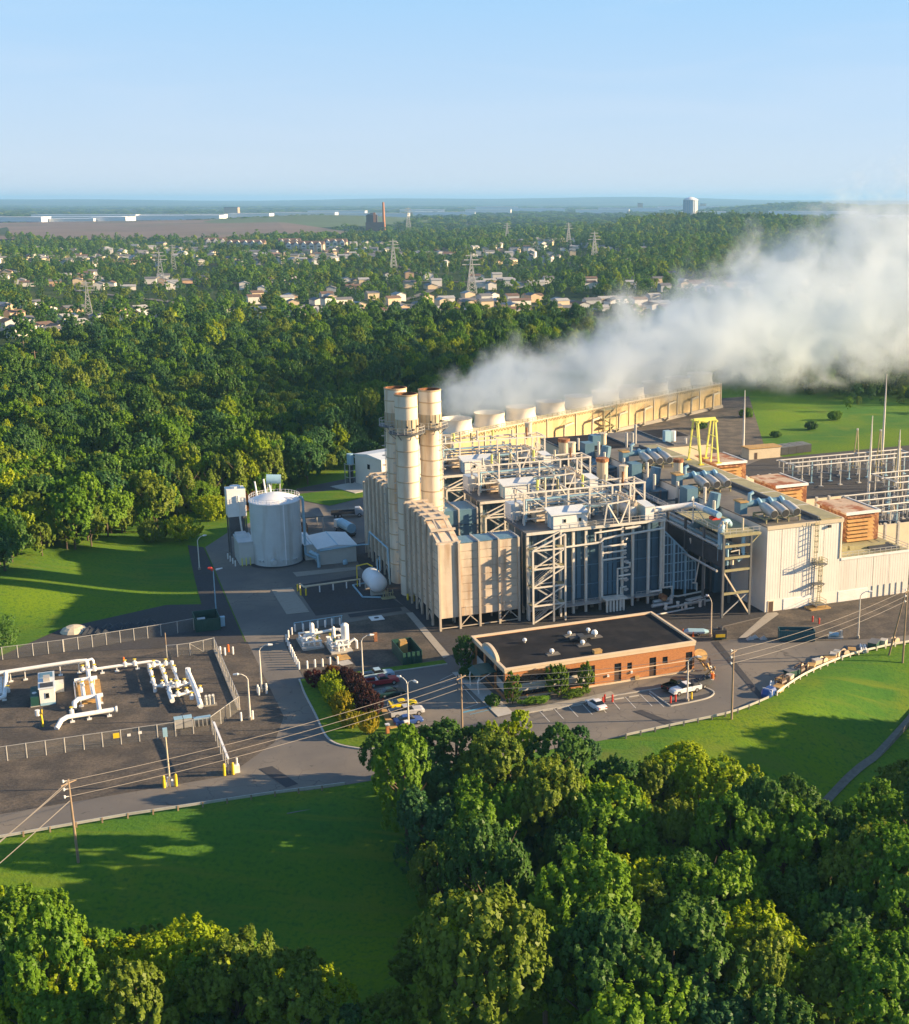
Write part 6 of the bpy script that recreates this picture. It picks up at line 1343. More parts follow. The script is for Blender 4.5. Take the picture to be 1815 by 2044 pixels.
for i, nm in enumerate(('across the road junction between lawn pole and car park pole', 'past the office front between car park pole and guardrail pole', 'over the road from the guardrail pole to the right-edge pole pair')):
    for dz in (-0.1, -1.2, -2.2):
        a, b = PP[i], PP[i + 1]; wire('thin power line %s' % nm, (a[0], a[1], a[2] + dz), (b[0], b[1], b[2] + dz), 1.0, 0.035, 'power lines ' + nm)
for a, b in (((-66.6, -63.6, zl + 12.0), (-99, -82, -5.5)), ((-66.6, -63.6, zl + 11.7), (-100, -80.5, -5.5)), ((-66.6, -63.6, zl + 9.4), (-98, -84, -6.0))): wire('pale guy wire running down left from the lawn utility pole', a, b, 0.6, 0.06, 'guy wires of the lawn pole')
wire('single overhead line to the right from the leaning pole pair', (71.6, -46.9, 13.0), (160, -20, 13.0), 1.2)

# ------------------------------------------------------------------ guardrails
def guardrail(lab, pts, z0, mat):
    a0 = pts[0]; t = thing('guardrail', lab, 'guardrail', a0[0], a0[1], 0)
    rl = MB(); pm = MB().box(-0.1, 0.1, -0.1, 0.1, -0.8, 0.78).mesh('post'); acc = 0
    for a, b in zip(pts, pts[1:]):
        p = Vector((a[0] - a0[0], a[1] - a0[1], 0.6)); q = Vector((b[0] - a0[0], b[1] - a0[1], 0.6))
        for dz in (-0.1, 0.1): rl.bar(p + Vector((0, 0, dz)), q + Vector((0, 0, dz)), 0.1, 0.17)
        part(t, 'post', pm, mat[1], (p.x, p.y, 0))
    part(t, 'rail', rl, mat[0]); return t
def even(pts, step):
    out = [pts[0]]; acc = 0
    for a, b in zip(pts, pts[1:]):
        ln = hypot(b[0] - a[0], b[1] - a[1]); d = step - acc
        while d <= ln: out.append((a[0] + (b[0] - a[0]) * d / ln, a[1] + (b[1] - a[1]) * d / ln)); d += step
        acc = (acc + ln) % step
    return out
guardrail('grey steel guardrail along the south side of the road by the lower left lawn', even([(-92, -56.4), (-60, -56.2), (-41, -57.3), (-31, -58.4)], 3.2), 0, (steel, woodp))
gr = [p for p in curve([(12, -58.5), (20, -57.8), (31, -56.9), (39, -54.3), (42, -52.8)], 6)]
guardrail('blue-grey guardrail curving along the lower edge of the office road', even(gr, 2.6), 0, (steel, steel_d))
gr2 = [p for p in curve([(42.4, -52.6), (51, -47.3), (62, -42.7), (70, -41.1), (79, -40.5), (120, -40)], 6)]
guardrail('pale guardrail behind the row of stored junk at the top of the bright bank', even(gr2, 2.2), 0, (steel_w, steel_w))
# stored goods along the guardrail
rr = random.Random(11)
def junk(kind, u, v, rot, i):
    if kind == 'spool':
        t = thing('cable_reel', '', 'cable reel', u, v, 0.05, rot)
        for y in (-0.5, 0.5): part(t, 'flange', MB().tube([(0, y - 0.05, 0.62), (0, y + 0.05, 0.62)], 0.62, 14), stone)
        part(t, 'drum', MB().tube([(0, -0.45, 0.62), (0, 0.45, 0.62)], 0.34, 10), brown)
    elif kind == 'crate':
        t = thing('crate', '', 'crate', u, v, 0.05, rot); part(t, 'box', MB().box(-0.75, 0.75, -0.55, 0.55, 0.12, 1.1), stone); part(t, 'lid', MB().box(-0.8, 0.8, -0.6, 0.6, 1.1, 1.2), concw); part(t, 'pallet', MB().box(-0.75, 0.75, -0.55, 0.55, 0, 0.12), tan)
    elif kind == 'pallets':
        t = thing('pallet_stack', '', 'pallets', u, v, 0.05, rot)
        for k in range(5): part(t, 'pallet', MB().box(-0.9 + 0.06 * (k % 2), 0.9, -0.7, 0.7, k * 0.2, k * 0.2 + 0.14), stone if k % 2 else tan)
    elif kind == 'pipes':
        t = thing('pipe_bundle', '', 'pipes', u, v, 0.05, rot)
        for k in range(6): part(t, 'pipe', MB().tube([(-1.6, (k % 3) * 0.4 - 0.4, 0.2 + 0.36 * (k // 3)), (1.6, (k % 3) * 0.4 - 0.4, 0.2 + 0.36 * (k // 3))], 0.18, 8), white if k % 2 else steel)
    elif kind == 'tarp':
        t = thing('covered_load', '', 'load', u, v, 0.05, rot); part(t, 'tarp', loft([(-1.6, 0.6, 0, 0.5, 0.2), (-1.0, 0.9, 0, 1.2, 0.3), (0.8, 0.9, 0, 1.3, 0.3), (1.6, 0.5, 0, 0.6, 0.2)]), carp['blue'])
        part(t, 'strap', MB().box(-0.6, -0.5, -0.92, 0.92, 0.3, 1.25), white)
    elif kind == 'frame':
        t = thing('steel_frame', '', 'frame', u, v, 0.05, rot); b = MB()
        for x in (-1.2, 1.2):
            for y in (-0.6, 0.6): b.bar((x, y, 0), (x, y, 1.7), 0.14)
        for z in (0.2, 1.7): b.bar((-1.2, -0.6, z), (1.2, -0.6, z), 0.14).bar((-1.2, 0.6, z), (1.2, 0.6, z), 0.14).bar((-1.2, -0.6, z), (-1.2, 0.6, z), 0.14).bar((1.2, -0.6, z), (1.2, 0.6, z), 0.14)
        part(t, 'bars', b, brown); part(t, 'motor', MB().tube([(-0.8, 0, 0.8), (0.8, 0, 0.8)], 0.45, 9), brown)
    else:
        t = thing('skip', '', 'skip', u, v, 0.05, rot); part(t, 'tub', MB().sideprism([(-1.4, 1.3), (-1.0, 0.1), (1.0, 0.1), (1.4, 1.3)][::-1], -0.8, 0.8), green_d); part(t, 'rim', MB().box(-1.45, 1.45, -0.85, 0.85, 1.3, 1.38), steel_d)
    return t
JL = dict(spool='pale cable reel', crate='pale crate', pallets='tan pallet stack', pipes='white pipe bundle', tarp='blue covered load', frame='brown steel frame', skip='dark green skip')
jk = [('tarp', 41.3, -51.9), ('pallets', 43.6, -51.0), ('pipes', 43.4, -49.6), ('frame', 45.2, -49.6), ('pallets', 45.7, -48.3), ('crate', 47.6, -48.0), ('skip', 49.2, -46.3), ('frame', 51.2, -46.0), ('spool', 52.8, -44.8), ('pallets', 54.2, -44.6), ('crate', 56.2, -43.4), ('spool', 57.8, -43.0), ('pallets', 59.4, -42.5), ('crate', 60.6, -41.9), ('crate', 61.8, -41.2), ('spool', 63.6, -41.2), ('pallets', 65.4, -40.7), ('pipes', 68.2, -40.2), ('skip', 70.8, -39.8), ('crate', 73.2, -39.4), ('spool', 76, -39.2)]
prev = 'where the guardrail turns pale'
seen = {}
for i, (k, u, v) in enumerate(jk):
    t = junk(k, u, v, radians(rr.uniform(0, 60)), i)
    nx = JL[jk[i + 1][0]] if i + 1 < len(jk) else 'open end of the row'
    pv = JL[jk[i - 1][0]] if i else 'blue end of the row'
    lab = '%s at the guardrail between %s and %s' % (JL[k], pv, nx) if 0 < i < len(jk) - 1 else '%s at the %s end of the goods along the guardrail' % (JL[k], 'near' if i == 0 else 'far')
    if lab in seen: lab = lab + ', farther along'
    seen[lab] = 1; t['label'] = lab
# right yard
t = thing('roll_off_container', 'long dark teal open waste container on the gravel behind the office road', 'container', 56.6, -30.2, 0.07, radians(-24))
part(t, 'side', MB().box(0, 6.6, 0, 0.12, 0.15, 2.1), teal); part(t, 'side', MB().box(0, 6.6, 2.28, 2.4, 0.15, 2.1), teal); part(t, 'end', MB().box(0, 0.12, 0.13, 2.27, 0.15, 2.1), teal); part(t, 'end', MB().box(6.48, 6.6, 0.13, 2.27, 0.15, 2.1), teal); part(t, 'floor', MB().box(0, 6.6, 0, 2.4, 0.05, 0.15), darkm)
rbm = MB()
for k in range(9): rbm.box(0.3 + k * 0.75, 0.42 + k * 0.75, -0.08, 0, 0.15, 2.1)
part(t, 'rib', rbm, teal); part(t, 'rubbish', MB().prism([(0.4, 0.4), (2.4, 0.3), (3.8, 1.9), (0.6, 2.0)], 0.15, 1.5).box(1.2, 1.9, 0.9, 1.3, 1.5, 1.9), brown)
t = thing('generator', 'dark generator on wheels with a yellow label panel by the end of the office yard', 'generator', 47.0, -24.6, 0.07, radians(-15))
part(t, 'body', MB().box(-1.2, 1.2, -0.8, 0.8, 0.5, 1.9), darkm); part(t, 'panel', MB().box(-0.9, 0.9, -0.86, -0.8, 0.6, 1.2), yellow); part(t, 'tank', MB().box(-1.2, 1.2, -0.7, 0.7, 0.2, 0.5), green_d); part(t, 'cowl', MB().cyl(0.2, 0, 1.9, 2.4, 0.5, 10), darkm)
t = thing('boat_trailer', 'pale blue covered trailer parked behind the brick office', 'trailer', 44.2, -20.8, 0.07, radians(-20))
part(t, 'cover', loft([(-2.4, 0.5, 0.5, 0.8, 0.1), (-1.6, 0.9, 0.4, 1.1, 0.3), (1.4, 0.9, 0.4, 1.0, 0.3), (2.3, 0.4, 0.5, 0.8, 0.1)]), bluelt); part(t, 'frame', MB().box(-2.8, 2.2, -0.1, 0.1, 0.3, 0.42), steel); wheels(t, (0.2,), 0.9, 0.3)
for k, (u, v) in enumerate(((42.2, -19.2), (43.2, -21.4))): solo('traffic_cone', MB().lathe([(0, 0), (0.3, 0), (0.3, 0.06), (0.2, 0.08), (0.05, 0.9), (0, 0.9)], 10), orange, 'orange cone beside the pale blue trailer', 'cone', u, v, 0.07, group='cones by the blue trailer')
t = thing('pump_set', 'small grey pump set on the gravel between the container and the lamp', 'pump', 67.6, -32.6, 0.07, radians(-30)); part(t, 'base', MB().box(-1.6, 1.2, -0.5, 0.5, 0, 0.3), steel); part(t, 'motor', MB().tube([(-1.4, 0, 0.7), (0.4, 0, 0.7)], 0.42, 9), bluelt); part(t, 'head', MB().cyl(0.8, 0, 0.3, 1.5, 0.3, 8), steel)
for u, v in ((52.2, -27.0), (53.4, -26.6), (54.6, -27.8)): solo('debris_pile', MB().add([(-.8, -.4, 0), (.7, -.5, 0), (.8, .5, 0), (-.6, .6, 0), (.1, 0, .7)], [(0, 1, 4), (1, 2, 4), (2, 3, 4), (3, 0, 4)]), concw, 'small pale debris pile left of the teal container', 'debris', u, v, 0.07, group='debris piles by the container')
for u, v in ((68.6, -22.9), (69.1, -24.4)): solo('standpipe', MB().lathe([(0, 0), (0.16, 0), (0.16, 0.8), (0.22, 0.85), (0.12, 1.2), (0, 1.25)], 9), redm, 'small red standpipe on the gravel before the white hall', 'standpipe', u, v, 0.07, group='red standpipes')
rb_ = MB().lathe([(0, 0), (0.16, 0), (0.16, 1.2), (0, 1.28)], 9).mesh('bollard')
for u, v in ((24.5, -48.9), (25.5, -48.7)): solo('bollard', rb_, redm, 'red bollard on the parking island near the lamp', 'bollard', u, v, 0.1, group='red bollards on the island')
for u, v in ((14.2, -44.9), (14.9, -44.0), (16.0, -44.6)): solo('bollard', rb_, redm, 'red bollard beside the white saloon', 'bollard', u, v, 0.05, group='red bollards beside the white saloon')
solo('bollard', MB().lathe([(0, 0), (0.16, 0), (0.16, 1.2), (0, 1.28)], 9), yellow, 'yellow bollard at the right of the island lamp', 'bollard', 28.4, -48.8, 0.1)
t = thing('timber_stack', 'orange-brown heap of timber and drums at the right end wall of the office', 'timber', 35.2, -39.6, 0.05)
rr = random.Random(5)
part(t, 'round_lid', MB().tube([(1.0, 2.4, 2.6), (1.0, 2.2, 2.9)], 1.2, 14), tan)
for k in range(10): part(t, 'board', MB().bar((rr.uniform(0.3, 1.8), rr.uniform(-2, 2.2), 0.2), (rr.uniform(0.3, 2.2), rr.uniform(-2, 2.6), rr.uniform(1.0, 2.4)), 0.3, 0.2), (tan, brown, white)[k % 3])
for k in range(3): part(t, 'drum', MB().cyl(0.8 + 0.5 * k, -2.4 + 0.9 * k, 0, 0.95, 0.3, 10), (orange, tan, steel)[k])
t = thing('gate_pillars', 'tan slatted ramp between the hedge and the office car park', 'ramp', -19.6, -37.4, 0.17)
part(t, 'plank', MB().prism([(-0.3, 3.8), (0.6, 4.0), (0.2, 0.3), (-0.7, 0.2)], 0, 0.12), tan); part(t, 'plank', MB().prism([(-0.7, 0), (0.2, 0.1), (0.3, -4), (-0.9, -4.2)], 0.02, 0.14), tan)
for u, v in ((-21.2, -42.8), (-18.2, -42.7)): 
    t = thing('gate_post', 'short brick gate post with a white cap at the near end of the car park', 'post', u, v, 0.15, group='brick gate posts'); part(t, 'shaft', MB().box(-0.25, 0.25, -0.25, 0.25, 0, 1.3), brick); part(t, 'cap', MB().box(-0.33, 0.33, -0.33, 0.33, 1.3, 1.5), white)
t = thing('culvert_chamber', 'dark square drainage chamber at the edge of the lower lawn', 'drain', -38.5, -60.5, -1.0); part(t, 'pit', MB().box(-1.4, 1.4, -1.6, 1.2, -0.4, 0.5), darkm); part(t, 'rim', MB().box(-1.6, 1.6, -1.8, -1.6, -0.4, 0.6).box(-1.6, 1.6, 1.2, 1.4, -0.4, 0.6), steel_d)
fp = curve([(33, 165), (38.8, 173.3), (41.3, 177), (44.5, 181.5), (47.8, 185.6), (51.5, 190.9), (55.9, 197.3), (62, 206), (75, 224)], 4)
sheet('east_footpath', [toUV(x - 0.5, y + 0.35) for x, y in fp] + [toUV(x + 0.5, y - 0.35) for x, y in fp[::-1]], 0.0, M('path_gravel', (0.15, 0.14, 0.12), 0.95, 0.25, 1.2))
pth = bpy.data.objects['east_footpath']
for vtx in pth.data.vertices: vtx.co.z = hz(vtx.co.x, vtx.co.y) + 0.2

# ------------------------------------------------------------------ substation
def busbar(lab, u, v, L1, rows, z):
    t = thing('busbar_frame', lab, 'substation', u, v)
    for i, y in enumerate(rows):
        part(t, 'busbar', MB().tube([(0, y, z), (L1, y, z)], 0.22, 7), steel, smooth=True)
        ps = MB()
        for k, x in enumerate(np.arange(2.5, L1, 6.5)):
            ps.bar((x, y, 0), (x, y, z), 0.28); ps.box(x - 0.5, x + 0.5, y - 0.5, y + 0.5, 0, 0.3)
        part(t, 'post', ps, bluelt if i % 2 else steel)
        lo = MB()
        for k, x in enumerate(np.arange(1, L1 - 3, 6.5)): lo.tube([(x, y, z), (x, y, z - 2.2), (x + 2.8, y - 1.5, z - 2.2), (x + 2.8, y - 1.5, z)], 0.17, 6)
        part(t, 'jumper', lo, steel)
    for x in (1, L1 - 1): part(t, 'cross_tube', MB().tube([(x, rows[0], z), (x, rows[-1], z)], 0.2, 6), steel)
    return t
busbar('long tubular busbar frame at the back of the substation', 128, 78, 44, (0, 5, 10), 6.5)
busbar('tubular busbar frame at the near side of the substation by the right edge', 120, 26, 40, (0, 6, 12, 18), 6.0)
busbar('middle tubular busbar frame at the right edge of the substation', 140, 48, 34, (0, 6, 12), 7.0)
def breaker(u, v, i):
    t = thing('circuit_breaker', 'grey circuit breaker with three bushings in the substation', 'breaker', u, v, 0.07, group='substation circuit breakers')
    part(t, 'tank', MB().box(-1.2, 1.2, -0.7, 0.7, 0.8, 2.2), shedm); part(t, 'legs', MB().box(-1.1, -0.9, -0.6, 0.6, 0, 0.8).box(0.9, 1.1, -0.6, 0.6, 0, 0.8), steel)
    for k in range(3): part(t, 'bushing', MB().lathe([(0, 2.2), (0.25, 2.2), (0.16, 2.7), (0.25, 3.2), (0.14, 4.4), (0, 4.4)], 8, -0.8 + k * 0.8, 0), cream)
for i, (u, v) in enumerate(((116, 22), (121, 21), (126, 20), (114, 34), (118, 38), (122, 42), (110, 52), (113, 60), (116, 68), (120, 76), (108, 40), (131, 36), (136, 34), (141, 32))): breaker(u, v, i)
def aframe(u, v, h, lab):
    t = thing('line_gantry', lab, 'gantry', u, v, 0.07)
    for s in (-1, 1): part(t, 'leg', MB().bar((0, s * 1.6, 0), (0, s * 0.2, h), 0.28), olive)
    part(t, 'tie', MB().bar((0, -0.9, h * 0.5), (0, 0.9, h * 0.5), 0.2), olive); part(t, 'peak', MB().box(-0.2, 0.2, -0.3, 0.3, h, h + 0.5), steel)
aframe(160.5, 94.8, 12, 'pale A-shaped line gantry at the back left of the substation'); aframe(162.5, 86, 13, 'pale A-shaped line gantry between the two others in the substation'); aframe(157, 69.5, 13, 'pale A-shaped line gantry nearest in the substation')
def mast(u, v, h, lab):
    t = thing('lightning_mast', lab, 'mast', u, v, 0.07, group='lightning masts'); part(t, 'shaft', MB().tube([(0, 0, 0), (0, 0, h * 0.6), (0, 0, h)], [0.42, 0.3, 0.1], 9), steel_w, smooth=True); part(t, 'base', MB().cyl(0, 0, 0, 0.5, 0.8, 10), conc)
mast(138.2, 124.5, 21.4, 'tall thin lightning mast rising behind the small tan building'); mast(172.4, 98, 28, 'tallest lightning mast at the back of the substation'); mast(137, 55.4, 24, 'lightning mast nearest the rusty air intakes'); mast(155.3, 67.3, 17, 'short lightning mast at the right of the substation'); mast(196, 60, 26, 'lightning mast off at the right edge of the substation')
t = thing('relay_building', 'small tan flat-roofed building on the grass behind the substation', 'building', 137.5, 119.5)
part(t, 'wall', MB().box(0, 11.5, 0, 4.5, 0, 3.4), cream); part(t, 'roof', MB().box(-0.3, 11.8, -0.3, 4.8, 3.4, 3.7), tan); part(t, 'door', MB().box(2, 3, -0.06, 0, 0, 2.1), brown)
for k in range(4):
    t = thing('storage_container', 'dark storage container in the row beside the small tan building', 'container', 150.5 + k * 3.2, 121.5 + 0.5 * k, 0, 0, 'dark containers by the relay building'); part(t, 'body', MB().box(0, 2.8, 0, 5.5, 0.1, 2.5), darkm); part(t, 'roof', MB().box(-0.05, 2.85, -0.05, 5.55, 2.5, 2.6), steel_d)

# ------------------------------------------------------------------ vegetation
def mesh_from_quads(name, C, N_, S, tint, rng, ratio=0.8):
    """one quad per leaf: centre C, normal N_, size S"""
    n = len(C)
    ref = rng.normal(size=(n, 3)); a = np.cross(N_, ref); a /= np.linalg.norm(a, axis=1)[:, None] + 1e-9
    b = np.cross(N_, a); a = a * S[:, None] * 0.5; b = b * S[:, None] * 0.5 * ratio
    fold = N_ * (S * 0.16)[:, None]
    co = np.stack([C - a + fold, C - b * 0.9, C + a + fold, C + b * 0.9], 1).reshape(-1, 3)
    me = bpy.data.meshes.new(name); me.vertices.add(4 * n); me.vertices.foreach_set('co', co.astype(np.float32).ravel())
    me.loops.add(4 * n); me.loops.foreach_set('vertex_index', np.arange(4 * n, dtype=np.int32))
    me.polygons.add(n); me.polygons.foreach_set('loop_start', np.arange(0, 4 * n, 4, dtype=np.int32))
    me.update(calc_edges=True); me.validate()
    at = me.attributes.new('tint', 'FLOAT', 'POINT'); at.data.foreach_set('value', np.repeat(tint, 4).astype(np.float32))
    return me
def crown(name, seed, rx, rz, cz, nl, ncl, lpc, leaf, mat, form='broad', clr=0.13):
    rng = np.random.default_rng(seed)
    if form == 'cone':
        t = rng.random(ncl) ** 0.75; ang = rng.random(ncl) * 2 * pi; tier = np.floor(t * 9) / 9 + 0.02 * rng.normal(size=ncl)
        rad = rx * (1 - t * 0.93) * (0.72 + 0.28 * rng.random(ncl)); P = np.stack([rad * np.cos(ang), rad * np.sin(ang), cz - rz + 2 * rz * t], 1)
        O = np.stack([np.cos(ang), np.sin(ang), 0.55 + 0 * t], 1)
    else:
        d = rng.normal(size=(nl, 3)); d /= np.linalg.norm(d, axis=1)[:, None]; d[:, 2] = d[:, 2] * 0.9 + 0.12
        big = 1.0 if nl < 15 else 0.72
        rr = (0.42 if nl < 15 else 0.55) + 0.3 * rng.random(nl); L = d * rr[:, None]; R = (0.34 + 0.2 * rng.random(nl)) * big
        L = np.vstack([L, [[0, 0, 0.1]]]); R = np.append(R, 0.55)
        k = rng.integers(0, nl + 1, ncl * 4); q = rng.normal(size=(ncl * 4, 3)); q /= np.linalg.norm(q, axis=1)[:, None]
        q[:, 2] = np.where(q[:, 2] < (-0.3 if ncl > 190 else -0.8), -q[:, 2], q[:, 2])
        P = L[k] + q * R[k][:, None]
        D = np.linalg.norm(P[:, None, :] - L[None], axis=2) / R[None]; D[np.arange(len(P)), k] = 9
        ok = D.min(1) > 0.86; P, q = P[ok][:ncl], q[ok][:ncl]
        O = q * 0.7 + P / (np.linalg.norm(P, axis=1)[:, None] + 1e-6) * 0.5
        P = P * np.array([rx, rx, rz]) + np.array([0, 0, cz])
    O /= np.linalg.norm(O, axis=1)[:, None]
    n = len(P); ct = rng.random(n)
    cs = clr * rx * (0.7 + 0.6 * rng.random(n))
    j = rng.normal(size=(n, lpc, 3)); j /= np.linalg.norm(j, axis=2)[:, :, None]
    out = (j * O[:, None, :]).sum(2); j = np.where((out < -0.25)[:, :, None], -j, j)
    J = j * (cs[:, None] * (0.35 + 0.75 * rng.random((n, lpc))))[:, :, None]
    if form != 'cone' and ncl > 150:
        ax = O * 0.55 + np.array([0, 0, 0.75]); ax /= np.linalg.norm(ax, axis=1)[:, None]      # pointed tufts that stand up and outward
        tt = rng.random((n, lpc)) ** 1.2; jr = j - ax[:, None, :] * (j * ax[:, None, :]).sum(2)[:, :, None]
        J = ax[:, None, :] * (tt * cs[:, None] * 2.3)[:, :, None] + jr * (cs[:, None] * (1.05 - 0.75 * tt) * (0.5 + 0.5 * rng.random((n, lpc))))[:, :, None]
        j = jr + ax[:, None, :] * 0.5
    C = P[:, None, :] + J
    N_ = j * 0.8 + O[:, None, :] * 0.45 + rng.normal(size=j.shape) * 0.45 + np.array([0, 0, 0.35]); N_ /= np.linalg.norm(N_, axis=2)[:, :, None]
    S = leaf * (0.7 + 0.6 * rng.random((n, lpc)))
    tint = np.clip(np.repeat(ct[:, None], lpc, 1) * 0.6 + 0.4 * rng.random((n, lpc)), 0, 1)
    me = mesh_from_quads(name, C.reshape(-1, 3), N_.reshape(-1, 3), S.ravel(), tint.ravel(), rng)
    me.materials.append(LM[mat]); return me
def trunk(h, r, seed, n=5, spread=0.45, top=0.9):
    rr = random.Random(seed); mb = MB()
    mb.tube([(0, 0, -1.2), (0, 0, 0.4), (0.1, 0, h * 0.5), (0.15, 0.1, h * top)], [r * 1.4, r, r * 0.7, r * 0.15], 7)
    for k in range(n):
        a = 2 * pi * k / n + rr.random(); z0 = h * rr.uniform(0.3, 0.6); L = h * spread * rr.uniform(0.6, 1)
        mb.tube([(0.05, 0, z0), (L * 0.5 * cos(a), L * 0.5 * sin(a), z0 + L * 0.4), (L * cos(a), L * sin(a), z0 + L * 0.85)], [r * 0.45, r * 0.3, r * 0.08], 5)
    return mb.mesh('trunk')
KIND = {}
def kind(key, label, name, cr, tr): KIND[key] = (label, name, cr, tr)
for me_t in (): pass
TR = [trunk(13, 0.32, 1), trunk(15, 0.3, 2, 6, 0.3), trunk(9, 0.25, 3, 5, 0.5)]
for t_ in TR: t_.materials.append(bark)
i = 0
for key, mat, words in (('mid', 'mid', 'mid green'), ('deep', 'deep', 'dark green'), ('lime', 'lime', 'bright yellow-green'), ('olive', 'olive', 'olive green'), ('teal', 'teal', 'blue-green')):
    for form in ('broad', 'tall'):
        for det in ('near', 'wood', 'far'):
            ncl, lpc, leaf, clr = dict(near=(430, 34, 0.44, 0.088), wood=(210, 19, 0.70, 0.115), far=(50, 16, 1.15, 0.19))[det]
            i += 1
            rx, rz, cz = (5.2, 4.9, 8.2) if form == 'broad' else (4.0, 6.4, 8.8)
            cr = crown('crown', 100 + i, rx, rz, cz, (24 if form == 'broad' else 26) if det != 'far' else 12, ncl, lpc, leaf, mat, clr=clr)
            KIND[(det, mat, form)] = ('%s %s deciduous tree' % (words, 'broad round-crowned' if form == 'broad' else 'tall'), cr, TR[0] if form == 'broad' else TR[1])
for det, (ncl, lpc, leaf) in dict(near=(260, 40, 0.42), wood=(150, 22, 0.6)).items():
    KIND[(det, 'conifer', 'cone')] = ('yellow-green conical conifer', crown('crown', 55, 2.9, 6.0, 6.6, 0, ncl, lpc, leaf, 'olive', 'cone', 0.22), TR[1])
TREES = []
def tree(k, x, y, s, sz, rot, where, grp, name='tree'):
    lab, cr, tr = KIND[k]; z = hz(x, y)
    t = thing(name, '%s %s' % (lab, where), 'tree', x, y, z - (0.3 if 'forest' not in where else 2.4), rot, '%s, %s' % (lab + 's', grp), world=True); t.scale = (s, s, sz)
    part(t, 'crown', cr, None); part(t, 'trunk', tr, None); TREES.append((x, y, s)); return t
def inpoly(p, x, y):
    c = False; n = len(p)
    for i in range(n):
        (x0, y0), (x1, y1) = p[i], p[i - 1]
        if (y0 > y) != (y1 > y) and x < (x1 - x0) * (y - y0) / (y1 - y0) + x0: c = not c
    return c
def scatter(poly, step, seed, jit=0.42):
    rr = random.Random(seed); xs = [p[0] for p in poly]; ys = [p[1] for p in poly]; out = []
    j = 0; y = min(ys)
    while y < max(ys):
        x = min(xs) + (step / 2 if j % 2 else 0)
        while x < max(xs):
            a, b = x + rr.uniform(-jit, jit) * step, y + rr.uniform(-jit, jit) * step
            if inpoly(poly, a, b): out.append((a, b))
            x += step
        y += step * 0.87; j += 1
    return out
